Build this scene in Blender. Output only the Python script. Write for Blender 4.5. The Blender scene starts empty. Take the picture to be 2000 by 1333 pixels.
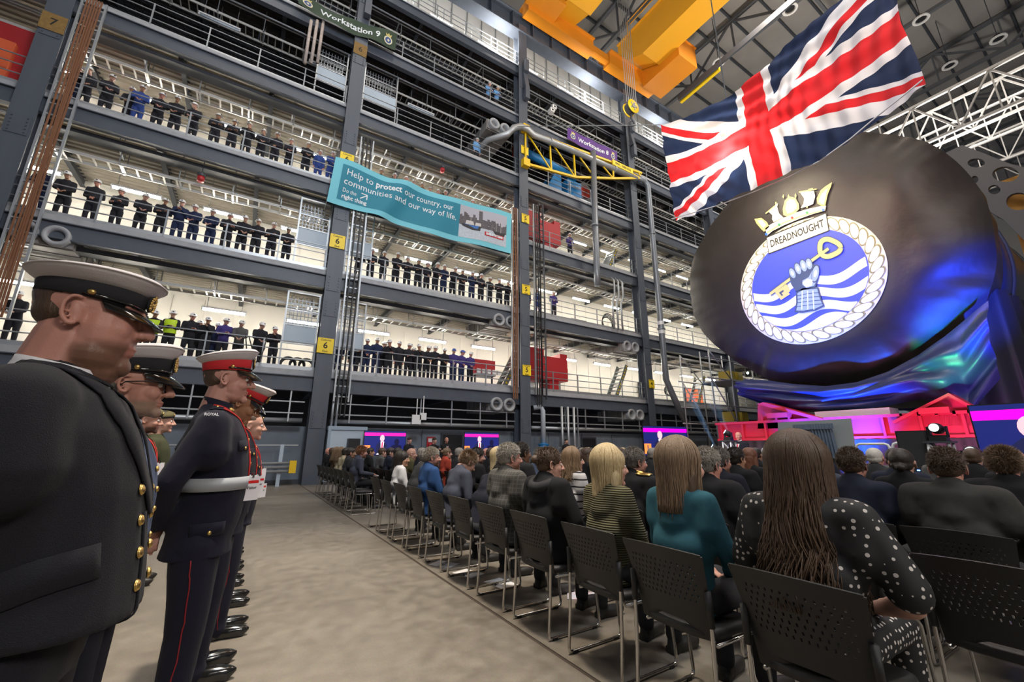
import bpy, bmesh, math, random
import numpy as np
from mathutils import Vector, Matrix, Euler, noise
random.seed(7)
PI = math.pi
SC = bpy.context.scene
COL = SC.collection
D = bpy.data

# ------------------------------------------------------------------ camera, world, light, exposure
CAMZ = 1.35
FOC = 809.0                                   # focal length in px of a 2000 px wide frame
YAW, PITCH = math.radians(32.18), math.radians(14.4)
_f = Vector((math.sin(YAW)*math.cos(PITCH), math.cos(YAW)*math.cos(PITCH), math.sin(PITCH)))
_r = Vector((math.cos(YAW), -math.sin(YAW), 0))
_u = _r.cross(_f)
cam_d = D.cameras.new('camera'); cam = D.objects.new('camera', cam_d); COL.objects.link(cam)
cam_d.sensor_width = 36; cam_d.lens = FOC/2000*36; cam_d.clip_start = 0.05; cam_d.clip_end = 400
cam.matrix_world = Matrix(((_r.x,_u.x,-_f.x,0),(_r.y,_u.y,-_f.y,0),(_r.z,_u.z,-_f.z,CAMZ),(0,0,0,1)))
SC.camera = cam
SC.view_settings.view_transform = 'Standard'
SC.view_settings.look = 'None'
SC.view_settings.exposure = 0.35
SC.view_settings.gamma = 1.0
SC.view_settings.use_curve_mapping = False
SC.cycles.max_bounces = 5; SC.cycles.diffuse_bounces = 2; SC.cycles.glossy_bounces = 2
SC.cycles.transmission_bounces = 3; SC.cycles.transparent_max_bounces = 6
SC.cycles.sample_clamp_indirect = 4.0
SC.cycles.caustics_reflective = False; SC.cycles.caustics_refractive = False
SC.cycles.use_adaptive_sampling = True; SC.cycles.adaptive_threshold = 0.03
SC.cycles.use_denoising = True

w = D.worlds.new('hall_air'); SC.world = w; w.use_nodes = True
w.node_tree.nodes['Background'].inputs[0].default_value = (0.82, 0.86, 1.0, 1)
w.node_tree.nodes['Background'].inputs[1].default_value = 0.12

def light(name, typ, loc, aim, energy, color=(1,1,1), size=1.0, spot=None, blend=0.4):
    l = D.lights.new(name, typ); l.energy = energy; l.color = color
    if typ == 'AREA': l.shape = 'SQUARE'; l.size = size
    else: l.shadow_soft_size = size
    if spot: l.spot_size = math.radians(spot); l.spot_blend = blend
    o = D.objects.new(name, l); COL.objects.link(o); o.location = loc
    o.rotation_euler = (Vector(aim)-Vector(loc)).to_track_quat('-Z','Y').to_euler()
    return o
for i, (x, y, e) in enumerate([(-4,2,520),(3,8,520),(13,2,520),(-4,12,420),(24,8,1400),(34,2,1400),(8,-8,520)]):
    light('high_bay_light', 'AREA', (x,y,30), (x,y,0), e, (1.0,0.93,0.84), 3.0)
# house light over the aisle and a flood behind the camera
light('aisle_flood_light', 'SPOT', (1.0,3.2,12.0), (0.5,4.6,0), 5200, (1.0,0.88,0.72), 0.4, 44, 1.0)
light('rear_flood_light', 'AREA', (3,-7,7.0), (2.5,6,1.0), 330, (1.0,0.93,0.86), 2.0)
light('low_left_flood_light', 'AREA', (-0.2,-2.6,3.4), (-0.25,2.2,1.5), 13, (1.0,0.90,0.84), 0.9)
# stage lanterns
light('badge_projector_light', 'SPOT', (2,6.2,6.0), (15.9,5.95,7.0), 3000, (1,1,1), 0.15, 21, 0.35)
light('cover_wash_light', 'SPOT', (6,-3,12), (16,3.3,9.3), 1900, (1,0.72,0.58), 0.5, 30, 1.0)
light('blue_spot_light', 'SPOT', (9.3,-1.0,1.6), (16,2.4,5.3), 19000, (0.02,0.06,1), 0.1, 24, 0.9)
light('drape_blue_light', 'SPOT', (13.3,5.4,0.3), (15.9,5.8,3.1), 6500, (0.02,0.12,1), 0.1, 75, 0.8)
light('left_violet_light', 'SPOT', (9,10.5,2.5), (15.8,9.2,4.8), 900, (0.16,0.12,1), 0.2, 55, 1.0)
light('green_spot_light', 'SPOT', (11.5,3.4,0.5), (15.6,2.9,3.8), 3200, (0.0,1.0,0.35), 0.1, 20, 0.9)
light('violet_spot_light', 'SPOT', (11.5,0.6,0.5), (15.8,2.2,2.9), 500, (0.30,0.12,1), 0.1, 40, 0.9)
light('cradle_pink_light', 'AREA', (12.6,3.0,0.6), (15.2,3.0,2.0), 95, (1,0.22,0.55), 0.9)
light('cradle_red_light', 'AREA', (12.8,7.6,0.4), (15.2,7.8,1.9), 60, (1,0.45,0.6), 0.7)
light('speaker_key_light', 'SPOT', (6,7.5,5), (13,7.3,1.4), 900, (1,0.95,0.9), 0.2, 16, 0.5)
light('crane_flood_light', 'AREA', (14,8,20.0), (18,14,30), 620, (1,0.95,0.85), 2.5)
light('far_roof_light', 'AREA', (30,6,13.0), (38,4,32), 3000, (1,0.94,0.88), 3.0)
for i in range(4): light('top_gallery_fill','AREA',(3+i*7.5,17.6,26.2),(3+i*7.5,23.4,27.6),420,(1,.96,.9),1.2)  # fill lights added to brighten the wall strip under the crane runway
light('facade_flood_light', 'AREA', (2,-1,17.0), (6,18,13), 1500, (0.88,0.93,1.0), 4.0)

# ------------------------------------------------------------------ helpers
def on(x, y, ax, val):
    """point on the real plane axis=val that the measured pixel (2000x1333) falls on"""
    d = _f + _r*((x-1000)/FOC) - _u*((y-666.5)/FOC)
    t = (val-(0,0,CAMZ)[ax])/d[ax]
    return Vector((0,0,CAMZ)) + d*t
MATS = {}
def mat(name, col=(.5,.5,.5), rough=.6, metal=0., emit=0., noise_s=0., noise_a=.0, bump=0., bump_s=80., spec=.5, sheen=0., ecol=None, trans=0.):
    if name in MATS: return MATS[name]
    m = D.materials.new(name); m.use_nodes = True; MATS[name] = m
    nt = m.node_tree; b = nt.nodes['Principled BSDF']; L = nt.links
    c = (col[0],col[1],col[2],1)
    b.inputs['Base Color'].default_value = c; b.inputs['Roughness'].default_value = rough
    b.inputs['Metallic'].default_value = metal; b.inputs['Specular IOR Level'].default_value = spec
    if sheen: b.inputs['Sheen Weight'].default_value = sheen
    if emit:
        b.inputs['Emission Color'].default_value = (*(ecol or col),1); b.inputs['Emission Strength'].default_value = emit
    if noise_a or bump:
        tc = nt.nodes.new('ShaderNodeTexCoord')
    if noise_a:
        n = nt.nodes.new('ShaderNodeTexNoise'); n.inputs['Scale'].default_value = noise_s; n.inputs['Detail'].default_value = 5
        L.new(tc.outputs['Object'], n.inputs['Vector'])
        mx = nt.nodes.new('ShaderNodeMix'); mx.data_type = 'RGBA'
        mx.inputs['A'].default_value = tuple(v*(1-noise_a) for v in col)+(1,)
        mx.inputs['B'].default_value = tuple(min(1,v*(1+noise_a)) for v in col)+(1,)
        L.new(n.outputs['Fac'], mx.inputs['Factor']); L.new(mx.outputs['Result'], b.inputs['Base Color'])
    if bump:
        n2 = nt.nodes.new('ShaderNodeTexNoise'); n2.inputs['Scale'].default_value = bump_s; n2.inputs['Detail'].default_value = 3
        L.new(tc.outputs['Object'], n2.inputs['Vector'])
        bp = nt.nodes.new('ShaderNodeBump'); bp.inputs['Strength'].default_value = bump; bp.inputs['Distance'].default_value = .01
        L.new(n2.outputs['Fac'], bp.inputs['Height']); L.new(bp.outputs['Normal'], b.inputs['Normal'])
    if trans:
        tr = nt.nodes.new('ShaderNodeBsdfTranslucent'); ms = nt.nodes.new('ShaderNodeMixShader')
        tr.inputs[0].default_value = c; ms.inputs[0].default_value = trans
        L.new(b.outputs[0], ms.inputs[1]); L.new(tr.outputs[0], ms.inputs[2]); L.new(ms.outputs[0], nt.nodes['Material Output'].inputs[0])
    return m

class MB:
    def __init__(s): s.v=[]; s.f=[]; s.m=[]
    def add(s, vs, fs, mi=0):
        o=len(s.v); s.v += [tuple(v) for v in vs]; s.f += [tuple(i+o for i in f) for f in fs]; s.m += [mi]*len(fs); return s
    def box(s, c, d, mi=0, R=None):
        hx,hy,hz = d[0]/2,d[1]/2,d[2]/2; vs=[]
        for x in (-hx,hx):
            for y in (-hy,hy):
                for z in (-hz,hz):
                    p = Vector((x,y,z))
                    if R is not None: p = R @ p
                    vs.append((p.x+c[0],p.y+c[1],p.z+c[2]))
        return s.add(vs, [(0,1,3,2),(4,6,7,5),(0,4,5,1),(2,3,7,6),(0,2,6,4),(1,5,7,3)], mi)
    def bb(s, a, b, mi=0):
        return s.box([(a[i]+b[i])/2 for i in range(3)], [abs(b[i]-a[i]) for i in range(3)], mi)
    def beam(s, p, q, w_, h, mi=0):
        p=Vector(p); q=Vector(q); d=q-p; R=d.to_track_quat('X','Z').to_matrix()
        return s.box((p+q)/2, (d.length,w_,h), mi, R)
    def tube(s, pts, r, seg=8, mi=0, cap=True):
        pts=[Vector(p) for p in pts]; n=len(pts); rs = r if isinstance(r,(list,tuple)) else [r]*n
        o=len(s.v); up=None
        for i,p in enumerate(pts):
            t=(pts[min(i+1,n-1)]-pts[max(i-1,0)]).normalized()
            if up is None: up = Vector((0,0,1)) if abs(t.z)<.9 else Vector((1,0,0))
            a=(up-t*up.dot(t)).normalized(); b=t.cross(a); up=a
            for k in range(seg):
                q=p+(a*math.cos(2*PI*k/seg)+b*math.sin(2*PI*k/seg))*rs[i]; s.v.append((q.x,q.y,q.z))
        for i in range(n-1):
            for k in range(seg):
                s.f.append((o+i*seg+k, o+i*seg+(k+1)%seg, o+(i+1)*seg+(k+1)%seg, o+(i+1)*seg+k)); s.m.append(mi)
        if cap:
            s.f.append(tuple(o+k for k in range(seg))[::-1]); s.m.append(mi)
            s.f.append(tuple(o+(n-1)*seg+k for k in range(seg))); s.m.append(mi)
        return s
    def rings(s, rings, mi=0, cap=True, closed=True):
        o=len(s.v); k=len(rings[0])
        for r in rings: s.v += [tuple(p) for p in r]
        for i in range(len(rings)-1):
            for j in range(k if closed else k-1):
                s.f.append((o+i*k+j, o+i*k+(j+1)%k, o+(i+1)*k+(j+1)%k, o+(i+1)*k+j)); s.m.append(mi)
        if cap and closed:
            s.f.append(tuple(o+j for j in range(k))[::-1]); s.m.append(mi)
            s.f.append(tuple(o+(len(rings)-1)*k+j for j in range(k))); s.m.append(mi)
        return s
    def ell(s, c, r, n=10, m=8, mi=0, R=None):
        rg=[]
        for i in range(1,m):
            th=-PI/2+PI*i/m; ring=[]
            for j in range(n):
                p=Vector((r[0]*math.cos(th)*math.cos(2*PI*j/n), r[1]*math.cos(th)*math.sin(2*PI*j/n), r[2]*math.sin(th)))
                if R is not None: p=R@p
                ring.append((p.x+c[0],p.y+c[1],p.z+c[2]))
            rg.append(ring)
        o=len(s.v); s.rings(rg, mi, cap=False)
        for sg,base in ((-1,0),(1,(m-2)*n)):
            p=Vector((0,0,sg*r[2])); p = R@p if R is not None else p
            s.v.append((p.x+c[0],p.y+c[1],p.z+c[2])); t=len(s.v)-1
            for j in range(n):
                a,b=o+base+j,o+base+(j+1)%n
                s.f.append((t,b,a) if sg<0 else (t,a,b)); s.m.append(mi)
        return s
    def cyl(s, c, r, h, seg=16, mi=0, axis='Z', r2=None):
        A={'Z':(0,0,1),'X':(1,0,0),'Y':(0,1,0)}[axis]; c=Vector(c); a=Vector(A)*h/2
        return s.tube([c-a,c+a],[r,r if r2 is None else r2],seg,mi)
    def prism(s, poly, d, mi=0):
        """poly: list of 3d points (planar); d: extrusion vector"""
        n=len(poly); d=Vector(d); vs=[Vector(p) for p in poly]; vs+= [p+d for p in vs]
        fs=[tuple(range(n))[::-1], tuple(range(n,2*n))]+[(i,(i+1)%n,(i+1)%n+n,i+n) for i in range(n)]
        return s.add(vs,fs,mi)
    def mesh(s, name, mats, smooth=False):
        me=D.meshes.new(name); me.from_pydata(s.v,[],s.f)
        for m in (mats if isinstance(mats,(list,tuple)) else [mats]): me.materials.append(m)
        if len(set(s.m))>1: me.polygons.foreach_set('material_index', s.m)
        bm=bmesh.new(); bm.from_mesh(me); bmesh.ops.recalc_face_normals(bm, faces=bm.faces); bm.to_mesh(me); bm.free()
        if smooth: me.polygons.foreach_set('use_smooth',[True]*len(me.polygons))
        me.update(); return me
    def build(s, name, mats, parent=None, smooth=False, loc=None):
        return obj(name, s.mesh(name, mats, smooth), parent, loc)
def obj(name, me, parent=None, loc=None, rot=None):
    o=D.objects.new(name, me); COL.objects.link(o)
    if parent is not None: o.parent=parent
    if loc is not None: o.location=loc
    if rot is not None: o.rotation_euler=rot
    return o
def tag(o, label=None, cat=None, group=None, kind=None):
    if label: o['label']=label
    if cat: o['category']=cat
    if group: o['group']=group
    if kind: o['kind']=kind
    return o
def thing(name, label, cat, loc=(0,0,0), rz=0, group=None):
    o=D.objects.new(name,None); COL.objects.link(o); o.location=loc; o.rotation_euler=(0,0,rz); o.empty_display_size=.1
    return tag(o,label,cat,group)
def struct(name, mb, mats, smooth=False):
    return tag(mb.build(name,mats,None,smooth),kind='structure')
def dup(root, loc=None, rz=None, label=None, group=None):
    def rec(o,parent):
        c=o.copy(); COL.objects.link(c); c.parent=parent
        for ch in KIDS.get(o.name_full, o.children): rec(ch,c)
        return c
    r=rec(root,None)
    if loc is not None: r.location=loc
    if rz is not None: r.rotation_euler=(0,0,rz)
    if label: r['label']=label
    if group: r['group']=group
    return r
KIDS={}
def smoothed(mb, name, mats, voxel, it=3, fac=.6, wr=0., wrs=6., mod=None):
    """one continuous surface from overlapping closed shapes"""
    me=D.meshes.new('tmp'); me.from_pydata(mb.v,[],mb.f)
    o=D.objects.new('tmp',me); COL.objects.link(o)
    m=o.modifiers.new('r','REMESH'); m.mode='VOXEL'; m.voxel_size=voxel; m.use_smooth_shade=True
    if it:
        m2=o.modifiers.new('s','SMOOTH'); m2.iterations=it; m2.factor=fac
    dg=bpy.context.evaluated_depsgraph_get(); dg.update()
    r=D.meshes.new_from_object(o.evaluated_get(dg)); r.name=name
    D.objects.remove(o); D.meshes.remove(me)
    r.materials.clear()
    for k in (mats if isinstance(mats,(list,tuple)) else [mats]): r.materials.append(k)
    if wr:
        n=len(r.vertices); co=np.empty(n*3); r.vertices.foreach_get('co',co); co=co.reshape(-1,3)
        no=np.empty(n*3); r.vertices.foreach_get('normal',no); no=no.reshape(-1,3)
        d=np.array([noise.noise(Vector((p[0]*wrs,p[1]*wrs*1.3,p[2]*wrs*.8)))+.5*noise.noise(Vector((p[0]*wrs*2.6,p[1]*wrs*2.6,p[2]*wrs*1.4+5))) for p in co])
        co+=no*(d*wr)[:,None]; r.vertices.foreach_set('co',co.ravel()); r.update()
    return r
def join(name, parts, mats):
    """parts: [(mesh, Matrix, material index)] -> one mesh"""
    vs=[];fs=[];ms=[];o=0;att=[]
    for me,M,mi in parts:
        n=len(me.vertices); co=np.empty(n*3,dtype=np.float64); me.vertices.foreach_get('co',co); co=co.reshape(-1,3)
        A=np.array(M); co=co@A[:3,:3].T+A[:3,3]; vs.append(co)
        for p in me.polygons: fs.append(tuple(i+o for i in p.vertices))
        ms+= [mi]*len(me.polygons)
        a=me.attributes.get('mask')
        if a: b=np.empty(n*4,dtype=np.float32); a.data.foreach_get('color',b)
        else: b=np.zeros(n*4,dtype=np.float32)
        att.append(b); o+=n
    me=D.meshes.new(name); me.from_pydata(np.vstack(vs).tolist(),[],fs)
    for k in mats: me.materials.append(k)
    me.polygons.foreach_set('material_index',ms); me.polygons.foreach_set('use_smooth',[True]*len(fs))
    at=me.attributes.new('mask','FLOAT_COLOR','POINT'); at.data.foreach_set('color',np.concatenate(att))
    me.update(); return me
def cap_(mb, a, b, ra, rb, n=12, fl=1.0):
    """tapered capsule"""
    a=Vector(a); b=Vector(b); t=(b-a); L=t.length
    if L<1e-6: return mb.ell(a,(ra,ra,ra),n,8)
    t/=L; pts=[];rs=[]
    for k in (-1,-.8,-.5): pts.append(a+t*ra*k); rs.append(max(.001,ra*math.sqrt(max(0,1-k*k))))
    pts.append(a);rs.append(ra);pts.append(b);rs.append(rb)
    for k in (.5,.8,1): pts.append(b+t*rb*k); rs.append(max(.001,rb*math.sqrt(max(0,1-k*k))))
    return mb.tube(pts,rs,n)
def loft(mb, secs, n=16):
    """secs: (cx,cy,z,rx,ry) closed"""
    rg=[]
    for (cx,cy,z,rx,ry) in secs:
        rg.append([(cx+rx*math.copysign(abs(math.cos(a))**.85,math.cos(a)), cy+ry*math.copysign(abs(math.sin(a))**.85,math.sin(a)), z) for a in [2*PI*k/n for k in range(n)]])
    return mb.rings(rg)
def text(s, size, m, parent=None, name='lettering', extrude=.002, bold=0., M=None, align='CENTER', shear=0, sx=1.):
    c=D.curves.new('t','FONT'); c.body=s; c.size=size; c.extrude=extrude; c.offset=bold; c.align_x=align; c.align_y='CENTER'; c.resolution_u=2; c.shear=shear
    o=D.objects.new('t',c); COL.objects.link(o); dg=bpy.context.evaluated_depsgraph_get(); dg.update()
    me=D.meshes.new_from_object(o.evaluated_get(dg)); D.objects.remove(o); D.curves.remove(c); me.name=name
    me.materials.clear(); me.materials.append(m)
    o=obj(name,me,parent)
    if sx!=1.: me.transform(Matrix.Diagonal((sx,1,1,1)))
    if M is not None: o.matrix_local=M
    return o
def face(px, nx, up=(0,0,1)):
    """matrix: local x/y plane placed at px, normal nx, y axis up"""
    z=Vector(nx).normalized(); y=(Vector(up)-z*Vector(up).dot(z)).normalized(); x=y.cross(z)
    return Matrix(((x.x,y.x,z.x,px[0]),(x.y,y.y,z.y,px[1]),(x.z,y.z,z.z,px[2]),(0,0,0,1)))

# ------------------------------------------------------------------ materials
STEEL=mat('grey_blue_steel',(.075,.088,.112),.5,0,noise_s=3,noise_a=.18)
STEELD=mat('dark_steel',(.045,.05,.06),.55)
GALV=mat('galvanised_metal',(.42,.44,.46),.42,.6)
RAILM=mat('rail_metal',(.30,.32,.34),.45,.5)
CONC=mat('deck_edge_concrete',(.36,.37,.39),.8,noise_s=4,noise_a=.25)
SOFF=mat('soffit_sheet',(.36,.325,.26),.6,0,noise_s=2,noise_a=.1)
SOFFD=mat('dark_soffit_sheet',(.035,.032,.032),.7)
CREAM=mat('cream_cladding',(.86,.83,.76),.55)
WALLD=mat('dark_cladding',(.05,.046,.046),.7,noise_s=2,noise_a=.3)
GREYW=mat('grey_blue_cladding',(.16,.19,.23),.6,noise_s=1.2,noise_a=.45)
TUBE=mat('fluorescent_tube',(1,.98,.93),.4,emit=115,ecol=(1,.93,.80))
WHITE=mat('white_paint',(.78,.78,.78),.45)
PALEB=mat('pale_blue_panel',(.44,.52,.60),.5)
REDM=mat('red_painted_steel',(.42,.02,.025),.5)
YELM=mat('yellow_paint',(.80,.52,.01),.45)
YSIGN=mat('yellow_sign',(.85,.62,.02),.5)
BLACKM=mat('black_plastic',(.012,.012,.013),.5)
BLK=mat('black_ink',(.01,.01,.01),.7)
CHROME=mat('chrome_tube',(.62,.60,.57),.22,1.)
GOLD=mat('gold_brass',(.70,.48,.16),.35,1.)
ORANGE=mat('crane_orange',(.72,.25,.015),.45,noise_s=.6,noise_a=.12)
CRY=mat('crane_yellow',(.85,.40,.02),.42,noise_s=.5,noise_a=.08)
RUSTC=mat('brown_cable',(.20,.085,.04),.8)
LEAD=mat('black_cable',(.015,.015,.016),.5)
ORD=['first','second','third','fourth','fifth','sixth','seventh','eighth','ninth','tenth','eleventh','twelfth','thirteenth','fourteenth','fifteenth','sixteenth','seventeenth','eighteenth','nineteenth','twentieth']
# ------------------------------------------------------------------ floor
def floor_mat():
    m=D.materials.new('polished_concrete'); m.use_nodes=True; nt=m.node_tree; N=nt.nodes; L=nt.links; b=N['Principled BSDF']
    tc=N.new('ShaderNodeTexCoord')
    def nz(s,d,dist=0):
        n=N.new('ShaderNodeTexNoise'); n.inputs['Scale'].default_value=s; n.inputs['Detail'].default_value=d; n.inputs['Distortion'].default_value=dist
        L.new(tc.outputs['Object'],n.inputs['Vector']); return n
    a=nz(.45,9,.3); c=nz(7,14,.2); g=nz(90,4)
    r=N.new('ShaderNodeValToRGB'); r.color_ramp.elements[0].position=.34; r.color_ramp.elements[0].color=(.155,.132,.105,1)
    r.color_ramp.elements[1].position=.70; r.color_ramp.elements[1].color=(.35,.31,.255,1)
    mx=N.new('ShaderNodeMix'); mx.inputs['Factor'].default_value=.38
    L.new(a.outputs['Fac'],mx.inputs['A']); L.new(c.outputs['Fac'],mx.inputs['B']); L.new(mx.outputs['Result'],r.inputs['Fac'])
    m2=N.new('ShaderNodeMix'); m2.data_type='RGBA'; m2.blend_type='MULTIPLY'; m2.inputs['Factor'].default_value=.45
    L.new(r.outputs['Color'],m2.inputs['A']); L.new(g.outputs['Color'],m2.inputs['B']); L.new(m2.outputs['Result'],b.inputs['Base Color'])
    rr=N.new('ShaderNodeMapRange'); rr.inputs['To Min'].default_value=.30; rr.inputs['To Max'].default_value=.62
    L.new(c.outputs['Fac'],rr.inputs['Value']); L.new(rr.outputs['Result'],b.inputs['Roughness'])
    bp=N.new('ShaderNodeBump'); bp.inputs['Strength'].default_value=.12; bp.inputs['Distance'].default_value=.01
    L.new(c.outputs['Fac'],bp.inputs['Height']); L.new(bp.outputs['Normal'],b.inputs['Normal'])
    return m
FLM=floor_mat(); FLM2=FLM
fl=struct('floor', MB().bb((-30,-25,-.3),(1.955,18.9,0)).bb((1.985,-25,-.3),(70,18.9,0)), FLM)
JNT=mat('joint_sealant',(.05,.035,.025),.9)
j=MB().bb((1.955,-25,-.2),(1.985,18.6,-.006)).build('floor_joint',JNT,fl)

# ------------------------------------------------------------------ the gallery building along the far side
FY=18.0
CX=[-17.05,-7.4,2.3,11.95,21.6,31.25,40.9,50.5]
LV=[4.3,8.65,12.95,17.2,21.5,25.4]
XA,XB=-22,58
colm=MB()
colm.box((0,.0,0),(.62,.05,1)).box((0,.58,0),(.62,.05,1)).box((0,.29,0),(.05,.56,1))
cme=colm.mesh('steel_column',STEEL)
for i,x in enumerate(CX):
    o=obj('steel_column',cme,None,(x,FY-.3,14.2)); o.scale=(1,1,28.4)
    tag(o,kind='structure')
    p=MB()
    for z in (2.4,6.9,8.0,11.3,15.2,19.8,23.6):                      # splice plates with bolts
        p.box((x,FY-.335,z),(.5,.02,.7))
        for bx in (-.18,.18):
            for bz in range(5): p.cyl((x+bx,FY-.355,z-.26+bz*.13),.022,.03,6,axis='Y')
    q=p.build('splice_plate',STEEL); q.parent=o; q.matrix_parent_inverse=o.matrix_basis.inverted(); q['kind']='stuff'
for k,z in enumerate(LV):
    lit=k in (0,1,2)
    s=struct('floor_slab', MB().bb((XA,FY+.02,z-.22),(XB,FY+5.4,z)),CONC)
    b=MB()
    b.bb((XA,FY-.02,z-.80),(XB,FY+.01,z-.24)).bb((XA,FY-.10,z-.27),(XB,FY+.14,z-.235)).bb((XA,FY-.10,z-.83),(XB,FY+.14,z-.795))
    struct('edge_beam',b,STEEL)
    # ribbed soffit sheet: one folded mesh
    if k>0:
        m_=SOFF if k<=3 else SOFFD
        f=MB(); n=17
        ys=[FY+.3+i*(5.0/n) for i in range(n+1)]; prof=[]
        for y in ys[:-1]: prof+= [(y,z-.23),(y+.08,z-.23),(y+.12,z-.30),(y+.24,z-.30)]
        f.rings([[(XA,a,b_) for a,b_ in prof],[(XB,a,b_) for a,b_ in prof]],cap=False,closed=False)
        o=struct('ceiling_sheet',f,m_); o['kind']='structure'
    # cross joists
    jm=MB().bb((-.09,0,-.62),(.09,5.2,-.60)).bb((-.012,0,-.60),(.012,5.2,-.26)).bb((-.09,0,-.28),(.09,5.2,-.26)).mesh('joist',STEELD if k else STEELD)
    x=CX[1]-9.65
    n=0
    while x<CX[-1]:
        for dx in (0,3.2,6.4):
            o=obj('joist',jm,None,(x+dx,FY+.15,z)); o.parent=s
        x+=9.65
# knee brackets carrying the beam under the top gallery
for x in CX[2:6]:
    k_=MB().beam((x+.1,FY-.55,22.3),(x+.1,FY-.55,23.2),.3,.3).beam((x+.1,FY-.55,23.1),(x+.1,FY-.3,24.4),.3,.3).beam((x+.1,FY-.55,24.4),(x+.1,FY-.55,25.3),.26,.26)
    struct('column_bracket',k_,STEEL)
# back walls of the galleries, built panel by panel where lit
def gallery_wall(k,z0,z1,m_,seam):
    s=struct('wall_back_frame',MB().bb((XA,FY+5.4,z0),(XB,FY+5.5,z1)),m_)
    if seam:
        pm=MB().bb((-.585,-.04,0),(.585,0,z1-z0-.35)).mesh('panel',m_)
        x=-21
        while x<45:
            obj('panel',pm,s,(x,FY+5.4,z0+.02)); x+=1.2
    return s
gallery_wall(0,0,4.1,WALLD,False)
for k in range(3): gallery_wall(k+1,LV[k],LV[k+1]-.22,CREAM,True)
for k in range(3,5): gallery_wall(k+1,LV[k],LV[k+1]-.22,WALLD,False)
s=struct('wall_upper',MB().bb((XA,FY+5.4,25.4),(XB,FY+5.5,39)),mat('upper_cladding',(.80,.80,.77),.6,noise_s=1,noise_a=.1))
gr=MB()
for i in range(60): gr.box((XA+i*1.3,FY+5.36,32),(.06,.06,13))
gr.build('cladding_rib',GALV,s)['kind']='stuff'
# ground storey wall set just behind the columns
g=struct('wall_ground',MB().bb((XA,FY+.62,0),(XB,FY+.72,2.15)),GREYW)
pm=MB().bb((-1.15,-.05,.08),(1.15,0,2.1)).mesh('panel',GREYW)
x=-20.8
while x<40: obj('panel',pm,g,(x,FY+.62,0)); x+=2.4
struct('trim_1',MB().bb((XA,FY+.3,0),(XB,FY+.62,.16)),STEELD)

# guard rails, one thing per bay and storey, each post and rail a part
POST=MB().box((0,0,.57),(.05,.05,1.14)).box((0,0,.02),(.14,.1,.04)).mesh('post',RAILM)
RAILS=[MB().tube([(0,0,h),(9.6,0,h)],.024,6).mesh('rail',RAILM) for h in (.42,.78,1.12)]
TOE=MB().box((4.8,0,.08),(9.6,.015,.16)).mesh('toe_board',GALV)
BAYS=[(i,CX[i]) for i in range(0,6)]
BN={0:'left of column seven',1:'columns seven to six',2:'columns six to five',3:'columns five to four',4:'beyond column four',5:'farthest bay'}
LN=['first','second','third','fourth','fifth','top']
for k,z in enumerate(LV):
    for bi,x in BAYS:
        if bi==0 and k<2: continue
        if bi==5 and k>3: continue
        t=thing('guard_rail','grey tubular guard rail on the %s gallery edge, %s'%(LN[k],BN[bi]),'railing',(x,FY+.12,z),group='gallery guard rails')
        for j in range(6): obj('post',POST,t,(.35+j*1.8,0,0))
        for r in RAILS: obj('rail',r,t,(.03,0,0))
        obj('toe_board',TOE,t,(.03,0,0))

# cable ladders hanging under each storey, with hangers
LADM=mat('ladder_galvanised',(.58,.57,.53),.5,.1)
SR=[MB().bb((0,y-.018,-.055),(9.6,y+.018,.055)).mesh('side_rail',LADM) for y in (0,.62)]
RG=MB().bb((-.03,0,-.03),(.03,.62,.0)).mesh('rung',LADM)
RGJ=MB()
for j in range(32): RGJ.bb((.15+j*.3-.02,0,-.02),(.15+j*.3+.02,.62,.005))
RGJ=RGJ.mesh('rungs',LADM)
HG=MB().bb((-.015,-.12,0),(.015,-.10,1.15)).bb((-.015,.72,0),(.015,.74,1.15)).bb((-.03,-.14,-.07),(.03,.76,-.04)).mesh('hanger',GALV)
LP=MB().tube([(0,0,0),(9.6,0,0)],.045,8).mesh('conduit',GALV)
for k,z in enumerate(LV):
    if k==0: continue
    for bi,x in BAYS:
        if bi==0 and k<2: continue
        t=thing('cable_ladder','galvanised cable ladder hung below the %s gallery, %s'%(LN[k],BN[bi]),'cable ladder',(x,FY+.95,z-1.42),group='hung cable ladders')
        for r in SR: obj('side_rail',r,t)
        if k in (1,2,3) and bi in (1,2,3):
            for j in range(24): obj('rung',RG,t,(.2+j*.4,0,0))
        else:
            obj('rungs',RGJ,t)['kind']='stuff'
        for j in range(6): obj('hanger',HG,t,(.4+j*1.75,0,.04))
        t2=thing('conduit_run','pair of grey conduits under the %s gallery deck, %s'%(LN[k],BN[bi]),'conduit',(x,FY+.7,z-.72),group='conduit runs')
        obj('conduit',LP,t2,(0,0,0)); obj('conduit',LP,t2,(0,.22,.07)); obj('hanger',HG,t2,(2,.3,0)); obj('hanger',HG,t2,(7.3,.3,0))
# second level of ladder: wide dark tray
TRM=MB().bb((0,0,0),(9.6,.5,.02)).bb((0,0,0),(9.6,.02,.14)).bb((0,.48,0),(9.6,.5,.14)).mesh('tray',STEELD)
for k in (1,2,3):
    for bi,x in BAYS[1:5]:
        t=obj('cable_tray',TRM,None,(x,FY+.35,LV[k]-.98)); tag(t,'dark cable tray under the %s gallery deck, %s'%(LN[k],BN[bi]),'cable tray','dark cable trays')

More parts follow.
